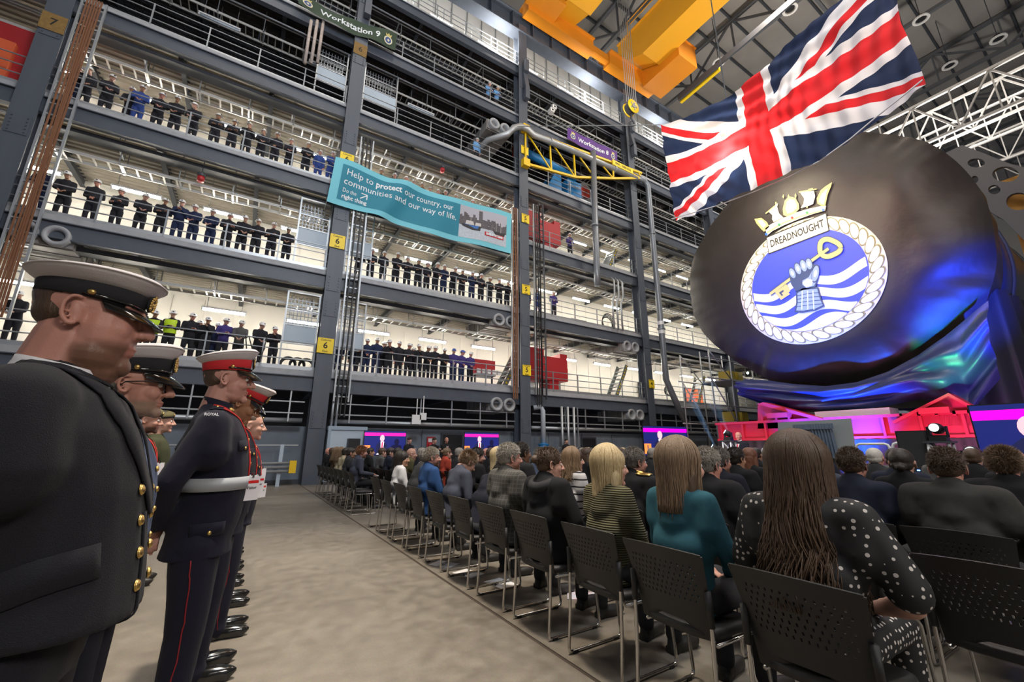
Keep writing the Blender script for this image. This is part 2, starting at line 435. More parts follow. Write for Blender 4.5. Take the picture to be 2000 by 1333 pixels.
# fluorescent battens
TB=MB().tube([(-.72,0,0),(.72,0,0)],.045,8).mesh('tube',TUBE,True)
HS=MB().bb((-.78,-.07,.05),(.78,.07,.12)).bb((-.78,-.04,-.03),(-.73,.04,.06)).bb((.73,-.04,-.03),(.78,.04,.06)).mesh('housing',WHITE)
HR=MB().bb((-.01,-.01,.12),(.01,.01,1.56)).mesh('hanger',GALV)
def batten(x,y,z,label,yaw=0):
    t=thing('batten_light',label,'light',(x,y,z),yaw,'fluorescent battens of the galleries')
    obj('tube',TB,t); obj('housing',HS,t); obj('hanger',HR,t,(-.6,0,0)); obj('hanger',HR,t,(.6,0,0))
for k in range(3):
    z=LV[k]+2.5
    n=0; x=-13.6
    while x<40:
        n+=1; batten(x,FY+2.2,z,'lit fluorescent batten over the %s gallery, %s along from column 7'%(LN[k],ORD[n-1])); x+=2.9 if k!=0 else 3.05
for n in range(12): batten(-3+n*3.4,FY+2.0,28.0,'lit batten high above the top gallery, %s along'%ORD[n])
for n,(x,k) in enumerate([(-3.4,3),(1.0,3),(6.0,3),(14.0,3)]):
    t=thing('unlit_batten_light','unlit grey batten over the fourth gallery, %s along'%ORD[n],'light',(x,FY+1.2,LV[k]+2.6)); obj('tube',MB().tube([(-.72,0,0),(.72,0,0)],.045,8).mesh('tube',PALEB,True),t); obj('housing',HS,t); obj('hanger',HR,t,(-.6,0,0)); obj('hanger',HR,t,(.6,0,0))

# column numbers
def column_sign(cx,z,num,big):
    s=.34 if big else .30; h=.62 if big else .55
    t=thing('column_sign','yellow sign on column %s at the height of the %s gallery'%({'6':'six','5':'five','4':'four'}[num],LN[min(5,int(z//4.3)-1)]),'sign',(cx,FY-.36,z))
    obj('plate',MB().bb((-s,-.015,-h/2),(s-.08,.0,h/2)).mesh('plate',YSIGN),t)
    M=face((-.04,-.017,0),(0,-1,0)); text(num,.36,BLK,t,'numeral',.002,.006,M)
    text('Column',.12,BLK,t,'lettering',.002,.001,face((-.04,-.017,.23),(0,-1,0)))
    text('East',.12,BLK,t,'lettering',.002,.001,face((-.04,-.017,-.23),(0,-1,0)))
column_sign(2.3,5.3,'6',True); column_sign(2.3,9.9,'6',True); column_sign(2.3,14.0,'6',True)
for z in (5.25,9.75,14.1,18.7): column_sign(12.05,z,'5',False)
column_sign(21.75,5.3,'4',False)
for cx,zz,n_ in ((2.3,20.3,'6'),(-7.4,15.4,'7')):
    t=thing('stencil_band','weathered ochre band painted on column %s'%('six' if n_=='6' else 'seven'),'sign',(cx,FY-.36,zz)); obj('band',MB().bb((-.31,-.01,-.35),(.31,0,.35)).mesh('band',mat('ochre_paint',(.22,.13,.035),.8,noise_s=8,noise_a=.4)),t)
    text(n_,.4,BLK,t,'numeral',.002,.003,face((0,-.012,0),(0,-1,0)))

# crane runway girder, stiffeners, rail
s=struct('crane_runway_beam',MB().bb((XA,FY-.05,27.8),(XB,FY,29.2)).bb((XA,FY-.4,29.16),(XB,FY+.4,29.24)).bb((XA,FY-.4,27.76),(XB,FY+.4,27.84)),STEEL)
st=MB().bb((-.02,-.35,27.84),(.02,-.05,29.16)).mesh('stiffener',STEEL)
x=-16
while x<45: obj('stiffener',st,s,(x,FY,0)); x+=1.6
struct('crane_rail_beam',MB().bb((XA,FY-.06,29.24),(XB,FY+.06,29.4)),STEELD)
# lit cable racks over the top gallery
for k in range(3):
    t=thing('high_cable_rack','galvanised cable rack in the bright strip under the crane runway, %s of three'%('lowest','middle','highest')[k],'cable ladder',(5,FY+.5+k*.7,25.9+k*.6))
    for y in (0,.7): obj('side_rail',MB().bb((0,y-.02,-.06),(30,y+.02,.06)).mesh('side_rail',GALV),t)
    r=MB()
    for j in range(100): r.bb((j*.3,0,-.02),(j*.3+.05,.7,.01))
    r.build('rungs',GALV,t)['kind']='stuff'
    r=MB()
    for j in range(16): r.bb((j*1.9,.33,0),(j*1.9+.04,.37,1.6-k*.5))
    r.build('hangers',GALV,t)['kind']='stuff'
# dark racks in the fourth and fifth storeys
for k in (3,4):
    r=MB()
    for y in (1.9,2.4,2.9,3.4): r.bb((-16,FY+y,LV[k]+3.1),(45,FY+y+.05,LV[k]+3.2))
    for j in range(200): r.bb((-16+j*.3,FY+1.9,LV[k]+3.1),(-15.96+j*.3,FY+3.4,LV[k]+3.13))
    for j in range(30): r.bb((-16+j*2,FY+1.9,LV[k]+3.1),(-15.96+j*2,FY+1.94,LV[k]+(3.55 if k==4 else 3.98)))
    tag(r.build('overhead_cable_rack',STEELD),'dark wide cable rack under the ceiling of the %s gallery'%LN[k],'cable ladder')

# ceiling of the hall: sheets on purlins on lattice trusses
RZ=36.5
ROOFM=mat('roof_sheet',(.30,.285,.265),.6,noise_s=.4,noise_a=.25)
rf=struct('ceiling',MB().bb((-25,-30,RZ+1.55),(110,FY+5.5,RZ+1.7)),ROOFM)
PUR=MB().bb((-25,-.07,RZ+1.15),(110,.07,RZ+1.45)).mesh('purlin',STEELD)
for i in range(22): obj('purlin',PUR,rf,(0,-26+i*2.2,0))
pm=MB().bb((-4.7,-2.1,RZ+1.46),(4.7,2.1,RZ+1.54)).mesh('panel',ROOFM)
for i in range(1,10):
    for jx in range(0,11): obj('panel',pm,rf,(CX[0]+4.8+jx*9.65,-26+i*4.4+2.2-4.4,0))
def truss(name,x,z,h,y0,y1,m_,lab,n=12,w_=.28):
    t=thing(name,lab,'roof truss',(x,0,z))
    for zz in (0,h): obj('chord',MB().bb((-w_/2,y0,zz-w_/2),(w_/2,y1,zz+w_/2)).mesh('chord',m_),t)
    dy=(y1-y0)/n
    for i in range(n):
        a=(0,y0+i*dy,0 if i%2 else h); b=(0,y0+(i+1)*dy,h if i%2 else 0)
        obj('web_member',MB().beam(a,b,w_*.55,w_*.55).mesh('web_member',m_),t)
        if i: obj('web_member',MB().beam((0,y0+i*dy,0),(0,y0+i*dy,h),w_*.45,w_*.45).mesh('web_member',m_),t)
    return t
TRM2=mat('truss_steel',(.10,.105,.115),.5)
for i in range(2,11):
    truss('roof_truss',CX[0]+i*9.65,RZ-2.2,3.2,-28,FY+4,TRM2,'dark steel lattice roof truss across the hall, %s from the left end'%ORD[i-2])
for i in range(3):
    pts=[(CX[2],-18+i*13,RZ-2.2),(90,-18+i*13,RZ-2.2)]
    tag(MB().beam(pts[0],pts[1],.2,.25).build('roof_tie',TRM2),'long steel tie under the roof trusses, %s of three'%('nearest','middle','farthest')[i],'beam')
LAT=mat('lit_lattice_tone',(.42,.41,.39),.5)  # pale colour stands for light from below on the far roof trusses
for i,(x,z) in enumerate([(28,16.7),(33,19.0),(39,21),(46,22.5),(54,24)]):
    truss('lit_tone_truss',x,z,2.3,-24,7,LAT,'lattice roof truss coloured pale as lit from below, above the covered hull, %s of five'%('nearest','second','third','fourth','farthest')[i],22,.14)
wl=mat('far_cladding',(.52,.50,.46),.6,noise_s=.3,noise_a=.15)
struct('wall_far',MB().bb((96,-30,0),(96.3,24,39)),wl)
# round high bay lamps
def high_bay(x,y,z,lab):
    t=thing('high_bay_lamp',lab,'light',(x,y,z))
    ring=[]
    m=MB()
    for k in range(20):
        a=2*PI*k/20; b=2*PI*(k+1)/20
        m.beam((.42*math.cos(a),.42*math.sin(a),0),(.42*math.cos(b),.42*math.sin(b),0),.16,.1)
    m.build('ring',mat('lamp_ring',(.75,.74,.72),.4),t); MB().cyl((0,0,.15),.28,.3,14).build('body',BLACKM,t); MB().cyl((0,0,2.5),.03,4.6,6).build('stem',STEELD,t)
for i,(px,py) in enumerate([(1404,122),(1543,18),(1799,38),(1950,76),(1855,128)]):
    p=on(px,py,2,RZ-3.6); high_bay(p.x,p.y,p.z,'round white high bay lamp hanging under the roof, %s from the left of the row'%('first','second','third','fourth','fifth')[i])

# service pole along the roof
p0=on(1325,193,2,28); p1=on(1560,-10,2,28)
t=thing('service_beam','long dark rail with a yellow end hanging under the roof near the flag','beam',(0,0,0))
pm_=p0.lerp(p1,.38)
MB().beam(p0+Vector((.28,0,-.12)),pm_+Vector((.28,0,-.12)),.22,.3).build('yellow_section',YELM,t); MB().beam(p0,p1,.12,.45).build('rail',STEELD,t)
# ------------------------------------------------------------------ people: meshes
ORD=['first','second','third','fourth','fifth','sixth','seventh','eighth','ninth','tenth','eleventh','twelfth','thirteenth','fourteenth','fifteenth','sixteenth','seventeenth','eighteenth','nineteenth','twentieth']
def skinmat(name, tone, beard=None, amt=.0):
    if name in MATS: return MATS[name]
    m=D.materials.new(name); m.use_nodes=True; MATS[name]=m; nt=m.node_tree; N=nt.nodes; L=nt.links; b=N['Principled BSDF']
    b.inputs['Roughness'].default_value=.48; b.inputs['Specular IOR Level'].default_value=.35
    b.inputs['Subsurface Weight'].default_value=.0
    at=N.new('ShaderNodeAttribute'); at.attribute_name='mask'; sp=N.new('ShaderNodeSeparateColor'); L.new(at.outputs['Color'],sp.inputs[0])
    tc=N.new('ShaderNodeTexCoord'); n=N.new('ShaderNodeTexNoise'); n.inputs['Scale'].default_value=14; n.inputs['Detail'].default_value=6; L.new(tc.outputs['Object'],n.inputs['Vector'])
    def mix(a,bc,fac,f=1.):
        x=N.new('ShaderNodeMix'); x.data_type='RGBA'
        if isinstance(a,tuple): x.inputs['A'].default_value=(*a,1)
        else: L.new(a,x.inputs['A'])
        x.inputs['B'].default_value=(*bc,1)
        if f!=1.:
            q=N.new('ShaderNodeMath'); q.operation='MULTIPLY'; q.inputs[1].default_value=f; L.new(fac,q.inputs[0]); fac=q.outputs[0]
        L.new(fac,x.inputs['Factor']); return x.outputs['Result']
    c=mix(tuple(t*.86 for t in tone),tuple(min(1,t*k) for t,k in zip(tone,(1.16,1.05,1.02))),n.outputs['Fac'])
    c=mix(c,(tone[0]*.72,tone[1]*.42,tone[2]*.42),sp.outputs[0],.45)
    c=mix(c,beard or (.05,.03,.02),sp.outputs[1],amt)
    c=mix(c,beard or (.06,.035,.02),sp.outputs[2],.85)
    L.new(c,b.inputs['Base Color'])
    n2=N.new('ShaderNodeTexNoise'); n2.inputs['Scale'].default_value=240; L.new(tc.outputs['Object'],n2.inputs['Vector'])
    bp=N.new('ShaderNodeBump'); bp.inputs['Strength'].default_value=.25; bp.inputs['Distance'].default_value=.002; L.new(n2.outputs['Fac'],bp.inputs['Height']); L.new(bp.outputs['Normal'],b.inputs['Normal'])
    return m
PALE=(.56,.33,.25); PINK=(.58,.29,.22); TAN=(.42,.24,.15); BRN=(.20,.11,.065)
SK=skinmat('skin_pale',PALE); EYEW=mat('eye_white',(.7,.68,.65),.25); IRIS=mat('eye_iris',(.05,.06,.07),.15)

def head_mesh(vox, jowl=0., nose=1., chin=1.):
    b=MB(); J=jowl; cut=0
    b.ell((-.012,0,.028),(.100,.077,.092),18,14)
    b.ell((.030,0,-.030),(.060+.006*J,.062+.012*J,.088),16,12)
    b.ell((.020,0,-.080),(.064,.054+.02*J,.038+.014*J),14,10)
    b.ell((.079,0,-.100),(.019*chin,.026,.020),10,8)
    cap_(b,(.088,0,.020),(.117*nose,0,-.027),.0088,.0128,10)
    for s in (-1,1):
        b.ell((.102,s*.013,-.031),(.012,.009,.009),8,6)
        b.ell((.058,s*.038,-.028),(.032,.024,.028),10,8)
        cap_(b,(.088,s*.006,.026),(.072,s*.045,.026),.0095,.008,8)
        b.ell((.076,s*.031,.006),(.011,.015,.008),8,6)
        R=Euler((0,-.25,-s*.35)).to_matrix()
        ex,ey,ez=-.012,s*.078,-.008
        b.ell((ex+.006,ey-s*.002,ez),(.013,.006,.024),12,10,R=R)
        pts=[]
        for k in range(11):
            a=-.9+k*(4.2/10)
            pts.append(Vector((ex+.003-.018*math.cos(a-1.2),ey+s*.007+s*.006*math.cos(a-1.2),ez+.005-.030*math.sin(a-1.2))))
        b.tube(pts,.0052,8)
    b.ell((.0875,0,-.060),(.011,.023,.0058),10,8); b.ell((.0855,0,-.0715),(.011,.019,.0068),10,8)
    cap_(b,(-.022,0,-.05),(-.045,0,-.17),.058+.012*J,.062+.016*J,14)
    if J>0: b.ell((.02,0,-.115),(.06,.055,.03),12,8)
    me=smoothed(b,'head',[SK],vox,2 if vox<.006 else 1,.5)
    M0=None
    n=len(me.vertices); co=np.empty(n*3); me.vertices.foreach_get('co',co); co=co.reshape(-1,3); x,y,z=co.T; ay=abs(y)
    ss=lambda a,b_,v: np.clip((v-a)/(b_-a),0,1)
    M=np.zeros((n,4),dtype=np.float32); M[:,3]=1
    M[:,0]=ss(.078,.086,x)*ss(.026,.018,ay)*ss(-.082,-.077,z)*ss(-.050,-.056,z)
    M[:,1]=ss(-.046,-.064,z+(.09-x)*.12)*ss(-.012,.012,x)*(1-M[:,0])*ss(-.140,-.122,z)
    M[:,1]=np.maximum(M[:,1],ss(.088,.094,x)*ss(-.041,-.045,z)*ss(-.058,-.054,z)*ss(.03,.024,ay)*.9)
    M[:,2]=ss(.07,.078,x)*ss(.010,.016,ay)*ss(.050,.044,ay)*ss(.022,.026,z)*ss(.040,.034,z)
    at=me.attributes.new('mask','FLOAT_COLOR','POINT'); at.data.foreach_set('color',M.ravel())
    if J: co[:,2]=np.where(co[:,2]<0,co[:,2]*(1+.22*J),co[:,2]); me.vertices.foreach_set('co',co.ravel()); me.update()
    return me
HD={'hi':head_mesh(.0042),'jowl':head_mesh(.0040,1.0),'mid':head_mesh(.0075),'lo':head_mesh(.013)}
EYE=MB()
for s in (-1,1): EYE.ell((.078,s*.031,.006),(.0135,.0125,.0115),12,8)
EYE=EYE.mesh('e',EYEW,True)
IR=MB()
for s in (-1,1): IR.ell((.0868,s*.031,.006),(.0055,.006,.006),10,6)
IR=IR.mesh('i',IRIS,True)

def hand_mesh(vox,curl=.5,fist=False):
    b=MB(); b.ell((.045,0,0),(.05,.040,.015),12,8); cap_(b,(-.03,0,0),(.02,0,0),.026,.027,10)
    for i,(y,L,r) in enumerate([(.030,.072,.0088),(.010,.080,.0092),(-.011,.074,.0088),(-.030,.058,.0078)]):
        p=Vector((.082-abs(y)*.15,y,0)); a=0
        for s,f in ((.45,1),(.3,1.1),(.25,1.2)):
            a+=curl*f; q=p+Vector((math.cos(a),y*.8*(1-curl),-math.sin(a)))*L*s; cap_(b,p,q,r,r*.92,8); p=q; r*=.93
    cap_(b,(.02,.03,-.004),(.05,.055,-.014),.012,.0105,8); cap_(b,(.05,.055,-.014),(.078,.056,-.026),.0105,.009,8)
    return smoothed(b,'hand',[SK],vox,1,.4)
HN={'hi':hand_mesh(.005,.45),'lo':hand_mesh(.008,.5)}

def hairshape(kind,vox=.008):
    b=MB()
    if kind=='shave':
        b.ell((-.018,0,.040),(.098,.0765,.088),18,14); b.ell((-.042,0,-.002),(.066,.071,.050),14,10)
    elif kind in('short','crop'):
        k=0 if kind=='crop' else .004
        b.ell((-.021,0,.043),(.100+k,.080+k,.088+k),18,14); b.ell((-.045,0,-.005),(.068+k,.073+k,.055),14,10)
    elif kind=='full':
        b.ell((-.02,0,.045),(.107,.085,.090),18,14); b.ell((-.048,0,-.005),(.070,.075,.058),14,10); b.ell((.055,0,.083),(.036,.055,.026),12,8)
    elif kind=='receding':
        b.ell((-.052,0,.015),(.068,.083,.07),16,12)
    elif kind=='bun':
        b.ell((-.018,0,.043),(.108,.086,.09),18,14); b.ell((-.05,0,-.01),(.066,.077,.06),14,10); b.ell((-.135,0,.035),(.035,.038,.035),12,8)
    elif kind=='lowbun':
        b.ell((-.018,0,.043),(.108,.086,.09),18,14); b.ell((-.05,0,-.01),(.066,.077,.06),14,10); b.ell((-.115,0,-.03),(.035,.04,.035),12,8)
    elif kind in('long','bob'):
        L=-.30 if kind=='long' else -.16
        b.ell((-.018,0,.040),(.113,.094,.10),18,14)
        cap_(b,(-.05,0,0),(-.085,0,L),.086,.05,16)
        for s in (-1,1): cap_(b,(-.015,s*.055,0),(-.03,s*.085,L+.03),.045,.03,12)
    me=smoothed(b,'hair',[SK],vox,2,.5,.0022,32)
    return me
HR_={k:hairshape(k) for k in ('shave','short','crop','full','receding','bun','lowbun','long','bob')}
def hairmat(name,c,c2=None):
    if name in MATS: return MATS[name]
    m=D.materials.new(name); m.use_nodes=True; MATS[name]=m; nt=m.node_tree; N=nt.nodes; L=nt.links; b=N['Principled BSDF']
    tc=N.new('ShaderNodeTexCoord'); mp=N.new('ShaderNodeMapping'); mp.inputs['Scale'].default_value=(1,1,.14); L.new(tc.outputs['Object'],mp.inputs['Vector'])
    n=N.new('ShaderNodeTexNoise'); n.inputs['Scale'].default_value=190; n.inputs['Detail'].default_value=3; L.new(mp.outputs[0],n.inputs['Vector'])
    x=N.new('ShaderNodeMix'); x.data_type='RGBA'; x.inputs['A'].default_value=(*[v*.45 for v in c],1); x.inputs['B'].default_value=(*(c2 or [min(1,v*1.6) for v in c]),1)
    L.new(n.outputs['Fac'],x.inputs['Factor']); L.new(x.outputs['Result'],b.inputs['Base Color']); b.inputs['Roughness'].default_value=.5
    bp=N.new('ShaderNodeBump'); bp.inputs['Strength'].default_value=.8; bp.inputs['Distance'].default_value=.004; L.new(n.outputs['Fac'],bp.inputs['Height']); L.new(bp.outputs['Normal'],b.inputs['Normal'])
    return m
HC={'dark':hairmat('hair_dark',(.022,.016,.012)),'brown':hairmat('hair_brown',(.07,.04,.022)),'ltbrown':hairmat('hair_light_brown',(.16,.10,.055)),'grey':hairmat('hair_grey',(.26,.235,.20)),
 'white':hairmat('hair_white',(.55,.52,.47)),'blonde':hairmat('hair_blonde',(.52,.40,.22)),'auburn':hairmat('hair_auburn',(.15,.055,.025)),'ginger':hairmat('hair_ginger',(.20,.085,.035)),'salt':hairmat('hair_pepper',(.13,.115,.10))}

def strands(hmat_mesh_name, n, length, spread, wave, rad, m, seed=1, back=.0, x0=-.02, sector=2.2, inward=.0, split=False):
    """long hair: many tapered locks leaving the parting, following the skull, then hanging"""
    rnd=random.Random(seed); b=MB()
    for i in range(n):
        az=PI+rnd.uniform(-sector,sector); el=rnd.uniform(.15,1.45)
        L=length*rnd.uniform(.86,1.05); R=(.116,.098,.106); c=Vector((x0,0,.038)); pts=[]
        start=PI/2-.05
        th=start; ph=rnd.uniform(0,6); lift=rnd.uniform(0,.008)
        while th>-.12:
            pts.append(c+Vector(((R[0]+lift)*math.cos(th)*math.cos(az),(R[1]+lift)*math.cos(th)*math.sin(az),(R[2]+lift)*math.sin(th)))); th-=.22
        p=pts[-1].copy(); z=0; st=.035
        while z<L:
            z+=st; t=z/max(L,.01)
            out=Vector((math.cos(az),math.sin(az),0))
            q=p+Vector((0,0,-z))+out*(spread*t*t-inward*t)+Vector((-back*t,0,0))
            q+=Vector((math.sin(z*26+ph),math.cos(z*22+ph*2),0))*wave*t
            pts.append(q)
        r=[rad*(1-.65*k/len(pts)) for k in range(len(pts))]
        b.tube(pts,r,4,cap=True)
    return b.mesh(hmat_mesh_name,m,True)
def tufts(n,l,m,seed=2,zc=-.02,xf=.075,c=(-.020,0,.043),R=(.103,.083,.092),rad=.0016,up=.35):
    rnd=random.Random(seed); b=MB(); k=0
    while k<n:
        az=rnd.uniform(0,2*PI); s=rnd.uniform(-.75,1); th=math.asin(s)
        nn=Vector((math.cos(th)*math.cos(az),math.cos(th)*math.sin(az),math.sin(th)))
        p=Vector(c)+Vector((nn.x*R[0],nn.y*R[1],nn.z*R[2]))
        if p.x>xf or p.z<zc-(p.x<-.04)*.04 or (p.x>.02 and p.z<.045): continue
        d=(nn*up+Vector((.15,0,-.25 if p.z<.07 else .05))+Vector((rnd.uniform(-.4,.4),rnd.uniform(-.4,.4),rnd.uniform(-.3,.3)))).normalized()
        ll=l*rnd.uniform(.5,1.2); q=p+d*ll; e=p+d*ll*.5+nn*.002
        b.tube([p-nn*.002,e,q],[rad,rad*.9,rad*.25],3,cap=False); k+=1
    return b.mesh('hair',m,False)

# ---------------- clothes
def cloth(name,c,sheen=.0,rough=.85,bump=.35,bs=500,na=.12,ns=30): return mat(name,c,rough,0,noise_s=ns,noise_a=na,bump=bump,bump_s=bs,spec=.25,sheen=sheen)
CL={k:cloth('cloth_'+k,v) for k,v in dict(black=(.014,.014,.016),charcoal=(.035,.035,.038),navy=(.018,.022,.040),darknavy=(.012,.013,.022),blue=(.02,.06,.17),greyblue=(.055,.06,.085),teal=(.035,.13,.17),grey=(.10,.10,.10),
  tweed=(.05,.048,.045),workblue=(.035,.07,.26),work=(.022,.022,.028),worknavy=(.02,.03,.075),white=(.66,.65,.66),red=(.50,.07,.04),olive=(.12,.105,.05),cream=(.48,.40,.26),purple=(.06,.045,.19),ltblue=(.16,.34,.62),brown=(.06,.035,.02),greencamo=(.055,.06,.03),raf=(.10,.13,.21)).items()}
SHOE=mat('polished_shoe_leather',(.010,.010,.010),.16,spec=.7); SHOE2=mat('dull_shoe_leather',(.02,.018,.016),.5)
HIVIS=mat('hi_vis_yellow',(.55,.80,.02),.6); REFL=mat('reflective_tape',(.62,.64,.66),.35); HELM=mat('helmet_white',(.80,.80,.80),.3); HELB=mat('helmet_blue',(.05,.12,.45),.3)

def torso_secs(w=1.,belly=0.,lo=.86):
    return [(0,0,lo,.125*w+.01*belly,.168*w),(.01+.02*belly,0,lo+.10,.125*w+.045*belly,.162*w+.02*belly),(.02+.035*belly,0,lo+.22,.125*w+.05*belly,.155*w+.03*belly),(.015+.02*belly,0,lo+.36,.130*w+.03*belly,.170*w+.01*belly),
            (.005,0,lo+.50,.125*w,.188*w),(-.01,0,lo+.585,.100*w,.175*w),(-.02,0,lo+.63,.072,.105),(-.028,0,lo+.665,.058,.066)]
def rotp(p,o,ang):
    p=Vector(p)-Vector(o); return Vector((p.x*math.cos(ang)+p.z*math.sin(ang),p.y,-p.x*math.sin(ang)+p.z*math.cos(ang)))+Vector(o)
class Pose: pass
def stand(w=1.,belly=0.,arms='down',lean=0.,legs=.10,vox=.012,wr=.004,hem=None):
    """clothed standing figure 1.78 m tall: returns meshes and anchors"""
    P=Pose(); P.hip=Vector((0,0,.92)); o=(0,0,.9)
    T=lambda p: rotp(p,o,lean)
    def limb(b,pts,rs):
        for i in range(len(pts)-1): cap_(b,pts[i],pts[i+1],rs[i],rs[i+1],12)
    sh=[T((-.01,s*.185*w,1.415)) for s in (-1,1)]
    A={'down':[((-.02,.225*w,1.13),(.03,.215*w,.88))],
       'back':[((-.13,.235*w,1.15),(-.17,.07,.96))],
       'rail':[((.13,.22*w,1.17),(.32,.10,1.12))],
       'fold':[((.03,.235*w,1.15),(.19,-.03,1.20))],
       'chin':[((.10,.20*w,1.16),(.16,.05,1.40))],
       'phone':[((.06,.22*w,1.16),(.27,.06,1.30))],
       'hips':[((-.06,.30*w,1.17),(.05,.19*w,1.02))],
       'belly':[((-.03,.24*w,1.14),(.16,.06,1.06))]}
    a=A[arms][0]; P.el=[];P.wr=[]
    for i,s in enumerate((-1,1)):
        e,wv=a
        if arms=='fold' and s>0: wv=(.20,.04,1.15)
        if arms=='chin' and s<0: e,wv=A['fold'][0]
        P.el.append(T((e[0],s*e[1],e[2]))); P.wr.append(T((wv[0],s*wv[1] if not(arms=='fold') else -s*abs(wv[1])*1.0,wv[2])))
    P.neck=T((-.028,0,1.50)); P.head=T((.01,0,1.655))
    j=MB(); g=MB()
    secs=torso_secs(w,belly)
    if lean:
        rg=[]
        for (cx,cy,z,rx,ry) in secs: rg.append([T((cx+rx*math.cos(t),cy+ry*math.sin(t),z)) for t in [2*PI*k/18 for k in range(18)]])
        j.rings(rg)
    else:
        if hem:
            k_=[q for q in secs if q[2]>hem+.02]; secs=[(k_[0][0],0,hem,k_[0][3]+.012,k_[0][4]+.016)]+k_
        loft(j,secs,18)
    cap_(j,sh[0]+Vector((.0,.02,-.005)),sh[1]+Vector((0,-.02,-.005)),.074*w,.074*w,14); cap_(j,T((-.02,0,1.30)),T((-.02,0,1.46)),.135*w,.085,16)
    for i in (0,1):
        cap_(j,sh[i]+Vector((0,.01*(1,-1)[i],-.13)),sh[i],.085*w,.066*w,12)
        limb(j,[sh[i],P.el[i],P.wr[i]],[.064*w,.052*w,.042*w])
    P.jacket=smoothed(j,'jacket',[CL['black']],vox,7 if vox<.016 else 3,.6,wr)
    t=MB(); loft(t,[(0,0,.83,.11*w,.15*w),(0,0,.93,.115*w+.02*belly,.155*w),(0,0,1.0,.11*w,.15*w)],16)
    P.feet=[]
    for s in (-1,1):
        limb(t,[(0,s*.088*w,.86),(.015,s*(legs*.5+.045),.49),(-.01,s*legs,.10)],[.098*w,.072*w,.062]); P.feet.append(Vector((-.01,s*legs,0)))
        cap_(t,(-.01,s*legs,.10),(0,s*legs,.07),.066,.068,12)
    P.trousers=smoothed(t,'trousers',[CL['black']],vox*1.15,3,.6,wr)
    c=MB(); loft(c,[(x,y,z,rx*.72,ry*.72) for x,y,z,rx,ry in secs[1:-1]],12) if not lean else c.ell(T((0,0,1.15)),(.08,.11,.22))
    for i in (0,1): limb(c,[sh[i],P.el[i],P.wr[i]],[.04,.034,.026]); cap_(c,(0,(i*2-1)*.088,.9),(-.01,(i*2-1)*legs,.08),.06,.035)
    cap_(c,P.neck-Vector((0,0,.12)),P.neck+Vector((.004,0,.03)),.055,.055)
    P.core=smoothed(c,'core',[SK],.022,1)
    P.seated=False; P.lean=lean
    return P
def seat(lean=0.,w=1.,vox=.013,wr=.005,arms='lap',belly=0.,short=False):
    P=Pose(); o=(-.08,0,.5); T=lambda p: rotp(p,o,lean)
    sh=[T((-.10,s*.185*w,1.035)) for s in (-1,1)]
    P.neck=T((-.118,0,1.09)); P.head=T((-.070,0,1.205))
    P.el=[T((-.03,s*.25*w,.78)) for s in (-1,1)]; P.wr=[Vector((.20,s*.075,.63)) for s in (-1,1)]
    if arms=='write': P.wr=[Vector((.30,-.08,.72)),Vector((.26,.10,.70))]
    if arms=='wide': P.el=[T((-.05,s*.275*w,.79)) for s in (-1,1)]
    if arms=='phone': P.wr=[Vector((.24,s*.05,.86)) for s in (-1,1)]
    j=MB(); rg=[]
    for (cx,cy,z,rx,ry) in torso_secs(w,belly,.47):
        cx2=cx-.08-.02*(z-.47); rg.append([T((cx2+rx*math.cos(t),cy+ry*math.sin(t),z)) for t in [2*PI*k/18 for k in range(18)]])
    j.rings(rg)
    cap_(j,sh[0]+Vector((.0,.02,-.005)),sh[1]+Vector((0,-.02,-.005)),.074*w,.074*w,14); cap_(j,T((-.11,0,.92)),T((-.115,0,1.09)),.125*w,.08,16); cap_(j,T((-.10,-.06,.80)),T((-.10,.06,.80)),.13*w,.13*w,14)
    for i in (0,1):
        cap_(j,sh[i]+Vector((0,.01*(1,-1)[i],-.13)),sh[i],.085*w,.066*w,12); cap_(j,sh[i],P.el[i],.064*w,.053*w+.02*short,12)
        if not short: cap_(j,P.el[i],P.wr[i],.053*w,.04*w,12)
    P.jacket=smoothed(j,'jacket',[CL['black']],vox,10 if vox<.016 else 3,.6,wr)
    t=MB(); t.ell((-.07,0,.535),(.13*w,.17*w,.085),14,8); P.feet=[]
    for s in (-1,1):
        for a_,b_,ra,rb in (((-.05,s*.085,.545),(.37,s*.115,.545),.088,.07),((.37,s*.115,.545),(.36,s*.12,.10),.066,.055)): cap_(t,a_,b_,ra,rb,12)
        P.feet.append(Vector((.36,s*.12,0)))
    P.trousers=smoothed(t,'trousers',[CL['black']],vox*1.2,3,.6,wr)
    c=MB(); cap_(c,(-.06,0,.55),T((-.085,0,.95)),.07,.07,12)
    for i in (0,1): cap_(c,sh[i],P.el[i],.04,.034); cap_(c,P.el[i]-Vector((0,0,.045*short)),P.wr[i],.034+.014*short,.026)
    cap_(c,P.neck-Vector((0,0,.12)),P.neck+Vector((.004,0,.03)),.055,.055)
    P.core=smoothed(c,'core',[SK],.022,1); P.seated=True; P.lean=lean
    return P
def foot_mesh(m,vox=.009):
    b=MB(); b.ell((.085,0,.045),(.145,.046,.042),16,10); b.ell((0,0,.06),(.055,.042,.055),12,8); b.ell((.15,0,.035),(.07,.042,.034),12,8)
    b.bb((-.05,-.038,.0),(.0,.038,.04)); b.bb((-.055,-.034,.0),(.19,.034,.016))
    return smoothed(b,'shoe',[m],vox,1,.4)
FT=foot_mesh(SHOE); FT2=foot_mesh(SHOE2,.012)
def headM(P,yaw=0.,pitch=0.,roll=0.,s=1.,off=(0,0,0)):
    R=Euler((roll,pitch+P.lean*.45,yaw)).to_matrix().to_4x4()
    piv=P.head+Vector((-.02,0,-.06))
    return Matrix.Translation(piv+Vector(off))@R@Matrix.Translation(Vector((.02,0,.06))*s)@Matrix.Scale(s,4)
